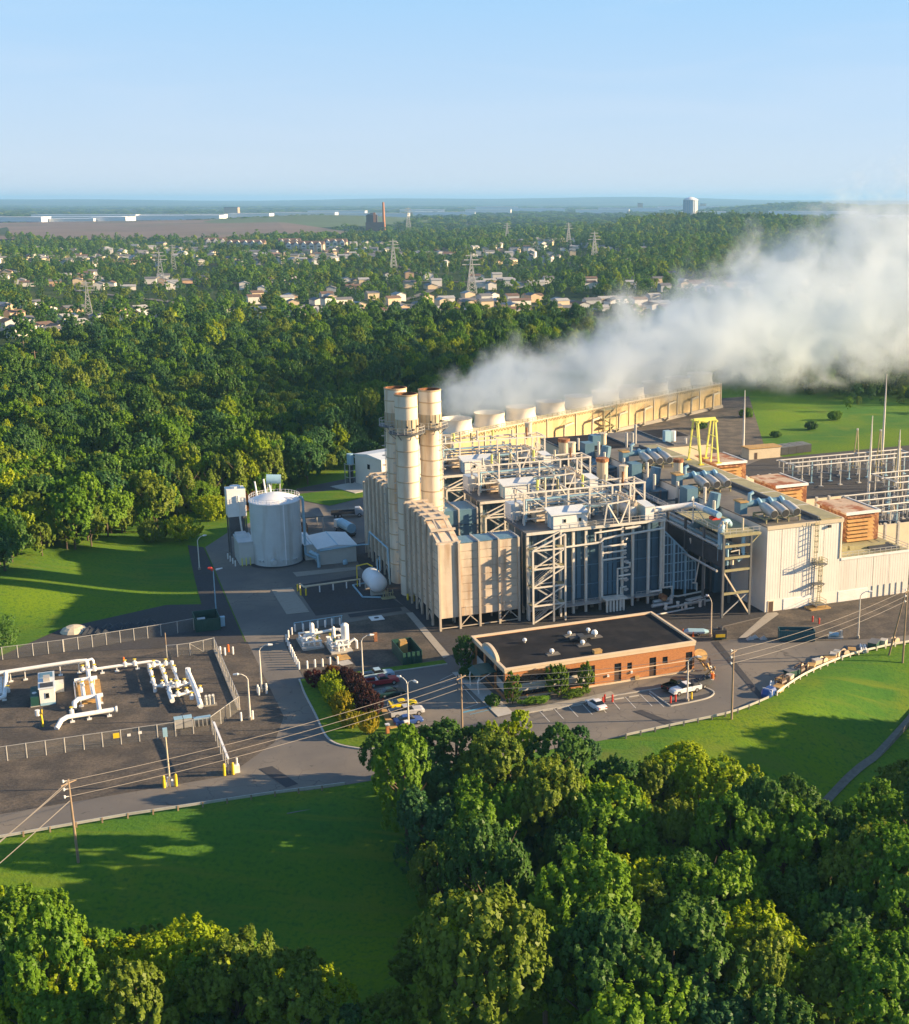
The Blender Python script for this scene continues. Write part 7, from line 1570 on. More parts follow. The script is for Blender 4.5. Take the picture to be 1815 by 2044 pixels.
# x, y, width scale, height scale, form (broad / tall) and foliage
TREE_A = [(5.4, 104.7, 1.13, 1.16, 'bm'), (13.4, 105.2, 0.93, 0.96, 'tt'), (17.4, 105.3, 0.93, 1.07, 'bd'), (34, 103.9, 0.85, 0.74, 'to'), (-8.5, 107.6, 1.21, 1.62, 'bo'), (2.1, 108.8, 1.12, 1.34, 'td'), (9.5, 110.7, 1.2, 1.41, 'bd'), (17.8, 110.4, 0.93, 1.09, 'to'), (26.7, 112.2, 1.01, 0.95, 'bo'), (30.2, 111.2, 1.07, 1.14, 'bm'), (-12.7, 113.8, 0.82, 0.92, 'to'), (-3.2, 115.7, 1.04, 1.18, 'bm'), (1.8, 116.8, 0.84, 0.98, 'tt'), (11.3, 119, 1.04, 1.02, 'td'), (18.8, 116.3, 1.05, 1.13, 'bm'), (30.4, 118, 0.9, 0.83, 'bl'), (37.4, 114.3, 0.91, 1.02, 'to'), (-16.4, 122, 0.93, 0.67, 'to'), (-10.3, 124.1, 0.83, 0.96, 'bm'), (1.3, 120.7, 1.2, 1.43, 'bm'), (8.7, 122.4, 0.93, 1.07, 'bo'), (15.6, 125.2, 1.04, 1.18, 'bm'), (26.2, 123.1, 0.78, 0.85, 'tm'), (30.1, 122.5, 1.17, 1.08, 'bd'), (37.4, 125.6, 1.19, 1.42, 'bm'), (-10.4, 129.5, 1.02, 1.37, 'bd'), (-1.6, 127.5, 0.8, 0.84, 'bm'), (6.6, 128.2, 0.96, 1.07, 'bl'), (14, 128.4, 1.02, 1.11, 'bd'), (19.7, 131.8, 0.83, 0.84, 'bm'), (26.6, 127.7, 1.03, 1.01, 'bd'), (33.8, 129.6, 1.11, 1.25, 'bo'), (-16.4, 136, 0.79, 0.9, 'bo'), (-8.3, 139.3, 0.83, 0.84, 'tt'), (0.2, 139.4, 0.83, 1.04, 'bd'), (10.1, 136.2, 0.9, 0.86, 'bm'), (18.7, 138.7, 1.05, 1.11, 'tm'), (25.2, 139, 1.13, 1.14, 'bm'), (32.1, 137.3, 0.95, 0.96, 'bd'), (42.7, 138.6, 1.08, 1.29, 'td'), (-17.8, 142.1, 1.02, 1.07, 'tt'), (-11.4, 143, 1.08, 1.22, 'bm'), (-3.3, 145.8, 1.06, 1.31, 'bo'), (3.5, 143.2, 1.18, 1.18, 'bm'), (12.4, 144.2, 0.86, 0.99, 'bo'), (22.6, 142.6, 0.98, 1.19, 'td'), (29, 145, 0.96, 1.07, 'bd'), (38.6, 146.1, 0.99, 1.06, 'bm'), (43.8, 142.9, 0.8, 0.77, 'bt'), (-21.8, 148.4, 0.95, 1.24, 'tm'), (-16.7, 152.6, 0.87, 0.74, 'tt'), (-5.5, 147.8, 0.97, 0.95, 'bt'), (1.1, 148.1, 1.06, 1.1, 'bl'), (6.7, 150.7, 0.84, 0.91, 'tl'), (17.6, 147.9, 0.8, 0.83, 'bt'), (23.3, 150.6, 0.88, 0.86, 'tt'), (30.3, 148.1, 0.81, 0.87, 'bo'), (39.7, 150.8, 0.84, 0.83, 'td'), (49.6, 152.3, 0.83, 0.81, 'bt'), (-20.7, 154.9, 0.78, 0.83, 'bt'), (-10.9, 155.6, 0.98, 1.03, 'bo'), (-2.5, 159.3, 1, 0.93, 'td'), (5.7, 156.9, 0.89, 0.85, 'td'), (10.4, 158.2, 0.73, 0.83, 'bo'), (18.8, 158.1, 0.98, 0.91, 'bl'), (29.9, 155.4, 0.83, 0.87, 'bd'), (45, 159.6, 0.84, 0.77, 'to'), (-24.4, 161.2, 0.86, 0.73, 'bd'), (-16.7, 162.7, 0.9, 0.78, 'bd'), (-9.3, 163.1, 0.89, 0.8, 'tl'), (0.6, 166.3, 0.7, 0.56, 'tt'), (10.7, 162.2, 0.8, 0.6, 'bm'), (14.6, 161.9, 1, 0.85, 'bm'), (23.4, 161.6, 0.78, 0.67, 'tm'), (49.3, 163.5, 0.94, 0.66, 'tt'), (46.3, 169, 0.72, 0.46, 'to'), (50.2, 170, 0.67, 0.49, 'bm')]
TREE_B = [(-52.2, 108.2, 0.82, 1.04, 'bl'), (-50.1, 106.7, 0.98, 1.02, 'bm'), (-41.6, 104.7, 0.89, 1.17, 'to'), (-35.6, 107, 0.86, 0.76, 'bt'), (-27.2, 106, 1.01, 1.11, 'to'), (-23.7, 108.2, 0.76, 0.71, 'tt'), (-58.6, 111, 0.84, 1.09, 'bt'), (-52.3, 110.2, 0.96, 1.27, 'tm'), (-44.2, 111.6, 0.8, 0.72, 'bm'), (-38, 110.9, 0.95, 0.85, 'tm'), (-34, 110.6, 0.96, 1.14, 'bo'), (-27.4, 111.1, 0.85, 0.88, 'bl'), (-60.8, 119.5, 0.82, 1.06, 'bm'), (-54, 119, 0.8, 0.8, 'bl'), (-46.1, 118.2, 0.76, 0.74, 'tl'), (-39.8, 115.7, 1, 1.04, 'bl'), (-36.7, 116.8, 0.85, 0.84, 'bm'), (-30.8, 120, 0.71, 0.61, 'bo'), (-65, 124, 0.75, 0.89, 'tl'), (-58.3, 121.1, 0.96, 1.06, 'bm'), (-51.7, 121.5, 0.75, 0.66, 'tm'), (-46.6, 121.3, 0.81, 0.71, 'bl'), (-37.8, 123.4, 0.57, 0.45, 'tl'), (-30.3, 121.8, 0.53, 0.46, 'bl'), (-65.6, 126.9, 0.78, 0.77, 'td'), (-52.7, 126.8, 0.58, 0.47, 'bd'), (-48, 126.7, 0.72, 0.46, 'bo')]
TREE_B2 = [(-19.5, 107, 0.65, 0.66, 'bm'), (-18.5, 111.9, 0.71, 0.65, 'bo')]
rr = random.Random(21)
def pick(weights): 
    ks = list(weights); return rr.choices(ks, [weights[k] for k in ks])[0]
MK = dict(m='mid', d='deep', l='lime', o='olive', t='teal'); FK = dict(b='broad', t='tall')
LIT = ((20, 163, 6), (5, 161, 4), (-9, 123, 5), (22, 114, 4), (-2, 104, 4))  # lime-ish trees in strong sun; part of that light is in the leaf colour
for lst, where, grp in ((TREE_A, 'in the dense wood below the office', 'right foreground wood'), (TREE_B, 'in the lower left clump below the lawn', 'lower left clump'), (TREE_B2, 'at the bottom edge between the two foreground woods', 'bottom edge trees')):
    for x, y, sx_, sz_, fm in lst:
        m = MK[fm[1]]
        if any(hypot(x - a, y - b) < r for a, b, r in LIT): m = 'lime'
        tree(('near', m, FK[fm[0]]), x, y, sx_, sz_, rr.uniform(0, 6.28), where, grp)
def pick(weights):
    ks = list(weights); return rr.choices(ks, [weights[k] for k in ks])[0]
# unseen trees past the right edge, set to cast the shade on the lawn
for x, y in ((76, 170), (80, 160), (82, 178), (85, 186), (88, 167), (90, 190), (93, 176), (98, 184), (101, 192), (100, 168), (108, 188), (110, 176), (118, 191), (120, 182), (130, 190)):
    tree(('near', 'mid', 'broad'), x, y, 1.25, 1.55, rr.uniform(0, 6), 'beyond the right edge below the footpath', 'right edge trees')
# forest behind the plant on the left
FOREST = [(-260, 262), (-121, 246), (-117, 271), (-107, 299), (-98, 326), (-88, 342), (-77, 356), (-72, 372), (-66, 390), (-52, 425), (-40, 470), (-22, 560), (10, 700), (40, 800), (-50, 846), (-144, 810), (-215, 777), (-290, 747), (-275, 604), (-420, 560)]
pts = scatter(FOREST, 5.0, 8); 
def vis(x, y): return abs((x / y) + 0.085) < 0.40
pts = [p for p in pts if vis(*p)]; pts.sort(key=lambda p: hypot(*p))
conz = lambda x, y: hypot(x + 97, (y - 338) * 0.6) < 15
NIND = 290 - len(TREES)
near_f = pts[:NIND]; far_f = pts[NIND:]
for x, y in near_f:
    if (conz(x, y) and rr.random() < 0.5) or (rr.random() < 0.05): k = ('wood', 'conifer', 'cone')
    elif conz(x, y): k = ('wood', rr.choice(('lime', 'olive', 'mid')), 'tall')
    else: k = ('wood' if hypot(x, y) > 262 else 'near', pick(dict(mid=5, deep=4, lime=0.8, olive=2.2, teal=2.5)), 'broad' if rr.random() < 0.7 else 'tall')
    s = rr.uniform(0.6, 1.0); tree(k, x, y, s, s * rr.uniform(0.9, 1.25), rr.uniform(0, 6.28), 'in the forest edge left of the plant', 'forest edge left of the plant')
def protos(det):
    c = bpy.data.collections.new('woodland_kinds_' + det); ks = [k for k in KIND if k[0] == det]
    for k in sorted(ks):
        lab, cr, tr = KIND[k]
        if k[1] == 'lime' and k[2] == 'broad': continue
        for q in range(dict(mid=3, deep=3, teal=3, olive=2).get(k[1], 1)): o = bpy.data.objects.new('tree_kind', cr); c.objects.link(o)
    return c
PC = {d: protos(d) for d in ('wood', 'far')}
def tree_mass(name, P, coll, seed):
    """P: x,y,z,scale -> one object whose geometry nodes put a tree on every vertex"""
    rng = np.random.default_rng(seed); P = np.array(P); me = bpy.data.meshes.new(name); n = len(P)
    me.vertices.add(n); me.vertices.foreach_set('co', P[:, :3].astype(np.float32).ravel()); me.update()
    a = me.attributes.new('size', 'FLOAT_VECTOR', 'POINT'); s = P[:, 3]; a.data.foreach_set('vector', np.stack([s, s, (P[:, 4] if P.shape[1] > 4 else s) * rng.uniform(0.8, 1.2, n)], 1).astype(np.float32).ravel())
    b = me.attributes.new('turn', 'FLOAT', 'POINT'); b.data.foreach_set('value', rng.uniform(0, 6.28, n).astype(np.float32))
    o = link(bpy.data.objects.new(name, me)); o['kind'] = 'stuff'
    g = bpy.data.node_groups.new(name, 'GeometryNodeTree'); g.interface.new_socket('Geometry', in_out='INPUT', socket_type='NodeSocketGeometry'); g.interface.new_socket('Geometry', in_out='OUTPUT', socket_type='NodeSocketGeometry')
    N, K = g.nodes.new, g.links.new; gi, go = N('NodeGroupInput'), N('NodeGroupOutput'); ip = N('GeometryNodeInstanceOnPoints'); ci = N('GeometryNodeCollectionInfo')
    ci.inputs['Collection'].default_value = coll; ci.inputs['Separate Children'].default_value = True; ci.inputs['Reset Children'].default_value = True
    ip.inputs['Pick Instance'].default_value = True
    na = N('GeometryNodeInputNamedAttribute'); na.data_type = 'FLOAT_VECTOR'; na.inputs['Name'].default_value = 'size'
    nb = N('GeometryNodeInputNamedAttribute'); nb.data_type = 'FLOAT'; nb.inputs['Name'].default_value = 'turn'
    cx = N('ShaderNodeCombineXYZ'); K(nb.outputs[0], cx.inputs[2]); e2r = N('FunctionNodeEulerToRotation'); K(cx.outputs[0], e2r.inputs[0])
    K(gi.outputs[0], ip.inputs['Points']); K(ci.outputs[0], ip.inputs['Instance']); K(e2r.outputs[0], ip.inputs['Rotation']); K(na.outputs[0], ip.inputs['Scale']); K(ip.outputs[0], go.inputs[0])
    md = o.modifiers.new('trees', 'NODES'); md.node_group = g; return o
tree_mass('forest_mass', [(x, y, hz(x, y) - 1.0, (rr.uniform(0.45, 0.74) if rr.random() < 0.92 else rr.uniform(0.85, 1.1))) for x, y in far_f], PC['wood'], 4)
# trees behind the plant on the right, under the steam
RB = [(60, 545), (150, 520), (190, 560), (230, 620), (260, 800), (60, 840), (30, 740), (10, 640)]
mp = [(x, y, hz(x, y) - 0.5, rr.uniform(0.6, 1.05)) for x, y in scatter(RB, 9, 12) if rr.random() < 0.8]
mp += [(x, y, hz(x, y) - 0.5, rr.uniform(0.35, 0.8)) for x, y in scatter([(85, 545), (108, 505), (150, 500), (185, 520), (200, 560), (120, 560)], 8, 14)]
mp += [(x, y, hz(x, y) - 0.8, rr.uniform(0.25, 0.5)) for x, y in scatter([(70, 515), (95, 475), (150, 468), (160, 500), (110, 506)], 9, 15) if rr.random() < 0.35]
tree_mass('woodland_behind_steam', mp, PC['wood'], 5)
# suburb: houses with trees between
HOUSES = []
def house(x, y, a, w_, d, h, mw, mr, lab, grp, r_=1.6):
    if 'hp' not in KIND: 
        KIND['hp'] = {}
    key = (w_, d, h); 
    if key not in KIND['hp']:
        KIND['hp'][key] = (MB().box(-w_ / 2, w_ / 2, -d / 2, d / 2, -0.8, h).vprism([(-d / 2, h), (d / 2, h), (0, h + r_ * 0.97)], -w_ / 2, w_ / 2).mesh('wall'),
                           MB().vprism([(-d / 2 - 0.4, h - 0.1), (-d / 2 - 0.4, h + 0.08), (0, h + r_ + 0.1), (d / 2 + 0.4, h + 0.08), (d / 2 + 0.4, h - 0.1), (0, h + r_ - 0.1)], -w_ / 2 - 0.4, w_ / 2 + 0.4).mesh('roof'))
    mwall, mroof = KIND['hp'][key]
    t = thing('house', lab, 'house', x, y, hz(x, y), a, grp, world=True)
    for nm, me, mt in (('wall', mwall, mw), ('roof', mroof, mr)):
        o = part(t, nm, me, None)
        if not me.materials: me.materials.append(mt)
        o.material_slots[0].link = 'OBJECT'; o.material_slots[0].material = mt
    HOUSES.append((x, y, max(w_, d) * 0.62 + 2.5)); return t
hw = (('white', 0), ('cream', 1), ('grey', 2), ('tan', 3))
rr = random.Random(77)
def houses(poly, step, seed, prob, ang, where, n_max):
    n = 0
    for x, y in scatter(poly, step, seed, 0.3):
        if rr.random() > prob or n >= n_max: continue
        if not abs(x / y + 0.085) < 0.40: continue
        i = rr.choices((0, 1, 2, 3), (5, 3, 2, 1))[0]; j = rr.choices((0, 1, 2), (4, 3, 3))[0]
        dims = rr.choice(((13, 8.5, 3.0), (11, 8, 5.2), (16, 9, 3.2), (10, 9, 5.6)))
        house(x, y, ang + rr.choice((0, pi / 2)) + rr.uniform(-0.12, 0.12), *dims, housew[i], houser[j], '%s house with a %s gabled roof %s' % (hw[i][0], ('grey', 'brown', 'pale')[j], where), '%s houses with %s roofs %s' % (hw[i][0], ('grey', 'brown', 'pale')[j], where)); n += 1
houses([(-260, 870), (-110, 860), (-30, 930), (40, 880), (90, 960), (60, 1180), (-90, 1200), (-270, 1150)], 24, 1, 0.66, 0.5, 'in the nearest streets of the suburb', 70)
houses([(-330, 690), (-262, 700), (-250, 800), (-330, 960), (-480, 1000), (-400, 760)], 25, 2, 0.6, 0.9, 'at the left edge of the suburb', 36)
houses([(-640, 1180), (-280, 1130), (40, 1180), (170, 1000), (280, 1150), (150, 1420), (-200, 1650), (-700, 1660)], 33, 3, 0.42, 0.3, 'among the trees of the suburb', 90)
houses([(-760, 1680), (-330, 1700), (60, 1720), (150, 1900), (-60, 2260), (-320, 2150), (-420, 1900), (-800, 2050)], 30, 4, 0.55, 0.2, 'in the far streets of the suburb', 104)
def free(x, y):
    for hx, hy, r in HOUSES:
        dx, dy = x - hx, y - hy
        if abs(dx) < r + 4 and -66 < dy < r:
            if hypot(dx, dy) < r: return False
            if dy < 0 and abs(dx - dy * hx / hy) < r * 0.8: return False
    return True
SUB = [(-330, 640), (-262, 690), (-215, 777), (-144, 812), (-50, 846), (40, 800), (90, 830), (250, 800), (420, 1000), (760, 1700), (760, 2350), (-900, 2350), (-1000, 2100), (-700, 1500), (-480, 960)]
mp = []
for x, y in scatter(SUB, 11, 31):
    if not abs(x / y + 0.085) < 0.40: continue
    gap = sin(x * 0.021 + 1.3 * sin(y * 0.006)) + sin(y * 0.017 + x * 0.004)
    keep = 0.74 if gap > 0.1 else 0.32
    big = gap > 0.9
    if (x > 0.01 * y and y > 1300) or y < 860: keep, big = 0.9, True
    if rr.random() < keep and free(x, y): mp.append((x, y, hz(x, y) - 0.5, rr.uniform(0.6, 1.1) if big else rr.uniform(0.35, 0.8)))
tree_mass('suburb_trees', mp, PC['far'], 6)
hc = bpy.data.collections.new('far_house_kinds')
for i, (w_, d, h, mw, mr) in enumerate(((12, 8.5, 5.4, 0, 0), (15, 9, 3.4, 1, 1), (11, 9, 5.6, 0, 2), (13, 9, 5.2, 2, 0), (14, 8, 5.0, 1, 0))):
    me = MB().box(-w_ / 2, w_ / 2, -d / 2, d / 2, -0.8, h).vprism([(-d / 2 - 0.4, h), (d / 2 + 0.4, h), (0, h + 2)], -w_ / 2 - 0.3, w_ / 2 + 0.3).mesh('far_house'); me.materials.append(housew[mw]); me.materials.append(houser[mr])
    for p in me.polygons: p.material_index = 1 if p.center.z > h + 0.3 else 0
    hc.objects.link(bpy.data.objects.new('far_house_kind', me))
mp = []
for x, y in scatter([(-820, 1560), (-330, 1600), (80, 1500), (170, 1800), (40, 2300), (-300, 2300), (-900, 2330)], 27, 91):
    if rr.random() < 0.30 and free(x, y): mp.append((x, y, hz(x, y), rr.uniform(0.9, 1.2)))
tree_mass('far_houses', mp, hc, 17)
mp = []
for x, y in scatter([(60, 2350), (760, 2350), (1000, 3300), (130, 3300)], 17, 33): mp.append((x, y, hz(x, y) - 1, rr.uniform(1.0, 1.7)))
for x, y in scatter([(-620, 2330), (60, 2330), (150, 2800), (-180, 2900), (-640, 2560)], 17, 34):
    if rr.random() < 0.85: mp.append((x, y, hz(x, y) - 1, rr.uniform(0.8, 1.4)))
for x, y in scatter([(-1010, 2330), (-600, 2330), (-640, 2480), (-1100, 2480)], 17, 35):
    if rr.random() < 0.7: mp.append((x, y, hz(x, y) - 1, rr.uniform(0.7, 1.2)))
tree_mass('ridge_woodland', mp, PC['far'], 7)
mp = []
for k in range(5200):
    y = 3300 * (15000 / 3300) ** rr.random(); x = y * rr.uniform(-0.47, 0.30)
    if x < -520 and y < 5600 and not (y < 3500 and x > -620): continue
    f = 0.8 + y / 3500
    mp.append((x, y, hz(x, y) - 2, rr.uniform(1.3, 2.2) * f, rr.uniform(0.7, 1.1)))
for k in range(900):
    a = rr.uniform(0, 1); x = 900 + 1500 * a + rr.uniform(-100, 100); y = 8000 + rr.uniform(-900, 900); mp.append((x, y, hz(x, y) - 3, rr.uniform(3.0, 5.4), 1.5))
for k in range(260):
    x = rr.uniform(-2100, -900); y = rr.choice((4180, 4600, 5150, 5700)) + rr.uniform(-30, 30); mp.append((x, y, hz(x, y) - 2, rr.uniform(1.5, 2.6), 0.5))
tree_mass('distant_woodland', mp, PC['far'], 8)
# shrubs by the office
def shrub(lab, u, v, rx, rz, cz, mat, seed, form='broad', grp=None, ncl=90, lpc=40, leaf=0.2, name='shrub', z=0.1):
    t = thing(name, lab, 'shrub', u, v, z, 0, grp)
    part(t, 'crown', crown('crown', seed, rx * 1.28, rz * 1.12, cz, 14, min(185, int(ncl * 1.9)), int(lpc * 1.3), leaf, mat, form, 0.15), None); part(t, 'stem', MB().tube([(0, 0, -0.1), (0, 0, cz)], [0.12, 0.05], 6), bark); return t
shrub('slender green columnar shrub at the left corner of the office front', 0.6, -39.2, 0.95, 2.2, 2.5, 'hedge', 301, ncl=185, lpc=52, leaf=0.19)
shrub('largest round green shrub in the middle of the office front', 8.6, -39.2, 1.4, 2.25, 2.7, 'hedge', 302, ncl=185, lpc=60, leaf=0.2)
shrub('pointed green shrub at the right end of the office ribbon window', 13.6, -39.0, 1.0, 2.1, 2.4, 'hedge', 303, ncl=185, lpc=52, leaf=0.19)
shrub('dark evergreen bush beside the left rear corner of the brick office', -1.6, -20.6, 1.5, 2.3, 2.5, 'deep', 304, ncl=185, lpc=52)
shrub('low dark bush under the entrance canopy', -2.6, -38.6, 0.9, 0.7, 0.7, 'deep', 305); shrub('low dark bush behind the entrance canopy', -2.4, -25.6, 1.1, 0.8, 0.8, 'deep', 306)
for k in range(2):
    t = thing('hedge', ('low clipped hedge left of the round shrub at the office front', 'low loose yellow-green hedge right of the round shrub at the office front')[k], 'hedge', (4.2, 11.0)[k], (-40.6, -40.3)[k], 0.15); C = []
    part(t, 'foliage', crown('foliage', 310 + k, 1.0, 0.5, 0.55, 9, 60, 40, 0.17, ('mid', 'hedge')[k], clr=0.25), None).scale = ((2.9, 0.8, 1.0), (2.3, 0.9, 1.1))[k]
for k, (u, v, s) in enumerate(((-25.9, -22.6, 1.3), (-25.9, -25.6, 1.25), (-26.0, -28.6, 1.2), (-26.1, -31.6, 1.3), (-26.1, -34.8, 1.2), (-26.0, -38.2, 1.15))): shrub('yellow-green shrub in the hedge row on the lawn wedge, %s' % ('first from the back', 'second from the back', 'third from the back', 'fourth from the back', 'fifth from the back', 'sixth and nearest in the row')[k], u, v, 1.05 * s, 1.15 * s, 1.25, 'gold' if k > 2 else 'lime', 320 + k, grp='yellow-green hedge row')
shrub('separate bright yellow shrub at the near tip of the lawn wedge', -24.0, -42.2, 1.15, 1.4, 1.5, 'gold', 330)
for k, (u, v) in enumerate(((-22.6, -21.4), (-22.5, -24.8), (-22.4, -28.4), (-22.3, -32.0), (-22.2, -35.6))): shrub('dark purple-leaved shrub in the row beside the car park, %s' % ('first from the back', 'second from the back', 'third from the back', 'fourth from the back', 'nearest of the row')[k], u, v, 1.45, 1.45, 1.5, 'purple', 340 + k, grp='purple shrub row', ncl=120)
shrub('deep maroon bush at the back corner of the lawn wedge', -27.0, -19.0, 1.5, 1.0, 1.0, 'maroon', 350); shrub('russet bush at the head of the purple row', -23.8, -17.8, 1.4, 1.0, 1.1, 'russet', 351)
shrub('yellow-orange bush row behind the storage tank', -20, 112, 4.5, 1.4, 1.4, 'russet', 352, ncl=120, leaf=0.4); shrub('yellow-green bush behind the storage tank shelter', -28, 108, 4.0, 1.8, 1.8, 'lime', 353, ncl=120, leaf=0.4)
shrub('big dark round bush on the grass behind the gas yard', -80, 24, 5.0, 1.8, 1.6, 'deep', 354, ncl=140, leaf=0.35, z=0)
for k, (u, v, s, m) in enumerate(((-38, 88, 3.0, 'lime'), (-45, 90, 2.6, 'olive'), (-30, 118, 3.5, 'mid'), (-12, 128, 3.2, 'mid'), (-2, 140, 3.4, 'deep'), (166, 150, 2.0, 'deep'), (186, 158, 2.6, 'deep'), (178, 190, 3, 'mid'), (150, 175, 2.4, 'deep'), (205, 172, 3, 'mid'))): shrub('%s bush %s' % (dict(lime='yellow-green', olive='olive', mid='green', deep='dark green')[m], ('at the forest edge left of the silo', 'at the forest edge behind the silo', 'behind the tank lawn', 'beside the back track', 'left of the white building', 'on the far grass, nearest the mast', 'on the far grass near the right edge', 'on the far grass under the steam', 'on the far grass behind the relay building', 'on the far grass at the right edge')[k]), u, v, s * (1 if k < 5 else 0.62), s * (0.8 if k < 5 else 0.42), s * (0.8 if k < 5 else 0.4), m, 360 + k, leaf=0.36, z=0)

# ------------------------------------------------------------------ distant structures
def pylon(x, y, h, lab, a=0.3):
    t = thing('pylon', lab, 'pylon', x, y, hz(x, y), a, 'lattice power pylons', world=True); w0 = h * 0.11; th = h * 0.012
    lg = MB()
    for sx in (-1, 1):
        for sy in (-1, 1): lg.bar((sx * w0, sy * w0, 0), (sx * w0 * 0.25, sy * w0 * 0.25, h * 0.72), th).bar((sx * w0 * 0.25, sy * w0 * 0.25, h * 0.72), (0, 0, h), th)
    part(t, 'leg', lg, steel)
    br = MB(); n = 7
    for k in range(n):
        z0, z1 = h * 0.72 * k / n, h * 0.72 * (k + 1) / n; f = lambda z: w0 * (1 - 0.75 * z / (h * 0.72)); a_, b_ = f(z0), f(z1)
        for s in (-1, 1): br.bar((-a_, s * a_, z0), (b_, s * b_, z1), th * .6).bar((a_, s * a_, z0), (-b_, s * b_, z1), th * .6).bar((s * a_, -a_, z0), (s * b_, b_, z1), th * .6)
    part(t, 'lattice', br, steel)
    for z, l in ((0.74, 0.2), (0.84, 0.16), (0.93, 0.12)): part(t, 'crossarm', MB().bar((-h * l, 0, h * z), (h * l, 0, h * z), th * 1.6), steel)
for x, y, h, lab in ((-392, 1210, 34, 'left of the streets, above the left forest'), (-338, 883, 26, 'nearest the left edge of the suburb'), (-201, 1416, 38, 'in the middle of the suburb'), (-86, 1055, 38, 'nearest and largest, left of the steam'), (23, 1601, 40, 'to the right of the large one'), (-11, 1943, 34, 'thin and faint behind the right-hand trees'), (-127, 2384, 36, 'faint on the wooded ridge'), (-440, 3400, 60, 'faint beside the old power station'), (-470, 1500, 30, 'small behind the left suburb')): pylon(x, y, h, 'grey lattice power pylon %s' % lab)
for k, (x, y, h) in enumerate(((-262, 600, 15), (-240, 560, 15), (-218, 515, 14))):
    t = thing('utility_pole', ('wooden utility pole at the left edge by the car yard', 'wooden utility pole among the forest trees at the left', 'wooden utility pole with wires standing in the left forest')[k], 'utility pole', x, y, 0, 0.3, world=True); part(t, 'pole', MB().tube([(0, 0, 0), (0, 0, h)], [0.2, 0.13], 7), woodp); part(t, 'crossarm', MB().bar((-1.3, 0, h - 0.8), (1.3, 0, h - 0.8), 0.15), woodp)
t = thing('water_tower', 'pale blue water tower with a ribbed drum on the wooded hill', 'water tower', 276, 3127, hz(276, 3127) + 16, 0, world=True)
part(t, 'pedestal', MB().cyl(0, 0, -18, 0, 12, 20), tankroof); part(t, 'drum', MB().lathe([(0, 0), (14.5, 0), (16.5, 6), (17.5, 14), (17.5, 40), (0, 40)], 24), tankroof); part(t, 'roof', MB().lathe([(18, 40), (18, 41.5), (9, 46), (0, 48)], 24), white)
rbm = MB()
for k in range(24): a = 2 * pi * k / 24; rbm.bar((17.7 * cos(a), 17.7 * sin(a), 8), (17.7 * cos(a), 17.7 * sin(a), 40), 0.7)
part(t, 'rib', rbm, bluelt)
def condo(x, y, a, n, lab):
    t = thing('apartment_building', lab, 'apartment building', x, y, hz(x, y), a, world=True); wd = 11.5
    part(t, 'wall', MB().box(0, n * wd, 0, 15, 0, 13.5), housew[1])
    part(t, 'roof', MB().vprism([(-0.8, 13.4), (7.5, 19), (15.8, 13.4)], -0.6, n * wd + 0.6), houser[1])
    for k in range(n):
        g = MB().sideprism([(k * wd + 2, 13.4), (k * wd + wd / 2, 17.6), (k * wd + wd - 2, 13.4)][::-1], -1.4, 4); part(t, 'gable', g, housew[0])
        part(t, 'bay', MB().box(k * wd + 2.2, k * wd + wd - 2.2, -1.3, -0.02, 0, 13.4), housew[0])
        for z in (1.5, 5.5, 9.5):
            w_ = part(t, 'window', MB().box(k * wd + 3.4, k * wd + wd - 3.4, -1.45, -1.32, z, z + 2.4), houser[0])
condo(-545, 2015, 0.0, 5, 'long cream apartment block with gables, left of the two above the suburb'); condo(-440, 1950, -0.02, 5, 'long cream apartment block with gables, right of the two above the suburb')
for k, (x, y, a) in enumerate(((-610, 2120, 0.2), (-480, 2080, 0.1), (-400, 2050, 0))): condo(x, y, a, 3, 'cream gabled apartment block behind the long two, %s' % ('at the left', 'in the middle', 'at the right')[k])
t = thing('old_power_station', 'dark red old power station with a single chimney on the far plain', 'power station', -520, 3340, hz(-520, 3340), 0.1, world=True)
part(t, 'block', MB().box(-22, 26, -14, 20, 0, 22), brown); part(t, 'block', MB().box(-20, 8, -10, 16, 22, 40), brown); part(t, 'tower', MB().box(-2, 4, -12, -6, 22, 46), brick); part(t, 'chimney', MB().lathe([(4, 0), (2.6, 72), (0, 72)], 14, 24, 4), brick); part(t, 'roof', MB().sideprism([(-20, 40), (-6, 46), (8, 40)][::-1], -10, 16), houser[0])
rr = random.Random(9)
wh = [(-1900, 4330, 260, 18), (-1690, 4380, 150, 16), (-1570, 4400, 120, 20), (-1830, 4760, 330, 18), (-1500, 4800, 300, 18), (-1980, 5250, 420, 20), (-1600, 5300, 330, 20), (-1330, 4660, 130, 17), (-1190, 4750, 150, 18), (-1020, 4900, 230, 18), (-1180, 5380, 300, 20), (-900, 5700, 330, 20), (-640, 6300, 300, 20),
      (-500, 7400, 260, 24), (-250, 8200, 360, 26), (150, 7300, 300, 24), (330, 8100, 380, 26), (640, 6500, 220, 20), (-1250, 6800, 300, 22), (-900, 7600, 260, 22), (780, 9000, 420, 30), (-560, 9200, 300, 30), (1150, 6300, 420, 24), (1300, 5200, 260, 18)]
for i, (x, y, w_, h) in enumerate(wh):
    t = thing('warehouse', 'long low pale warehouse on the far plain', 'warehouse', x, y, hz(x, y), rr.uniform(-0.12, 0.12), 'warehouses on the far plain', world=True)
    part(t, 'wall', MB().box(-w_ / 2, w_ / 2, -40, 40, 0, h), (tankroof, white)[i % 2]); part(t, 'roof', MB().box(-w_ / 2 - 1, w_ / 2 + 1, -41, 41, h, h + 1.5), tankroof)
    part(t, 'dock', MB().box(-w_ / 2 + 8, w_ / 2 - 8, -43, -40.2, 0, 4), houser[0])
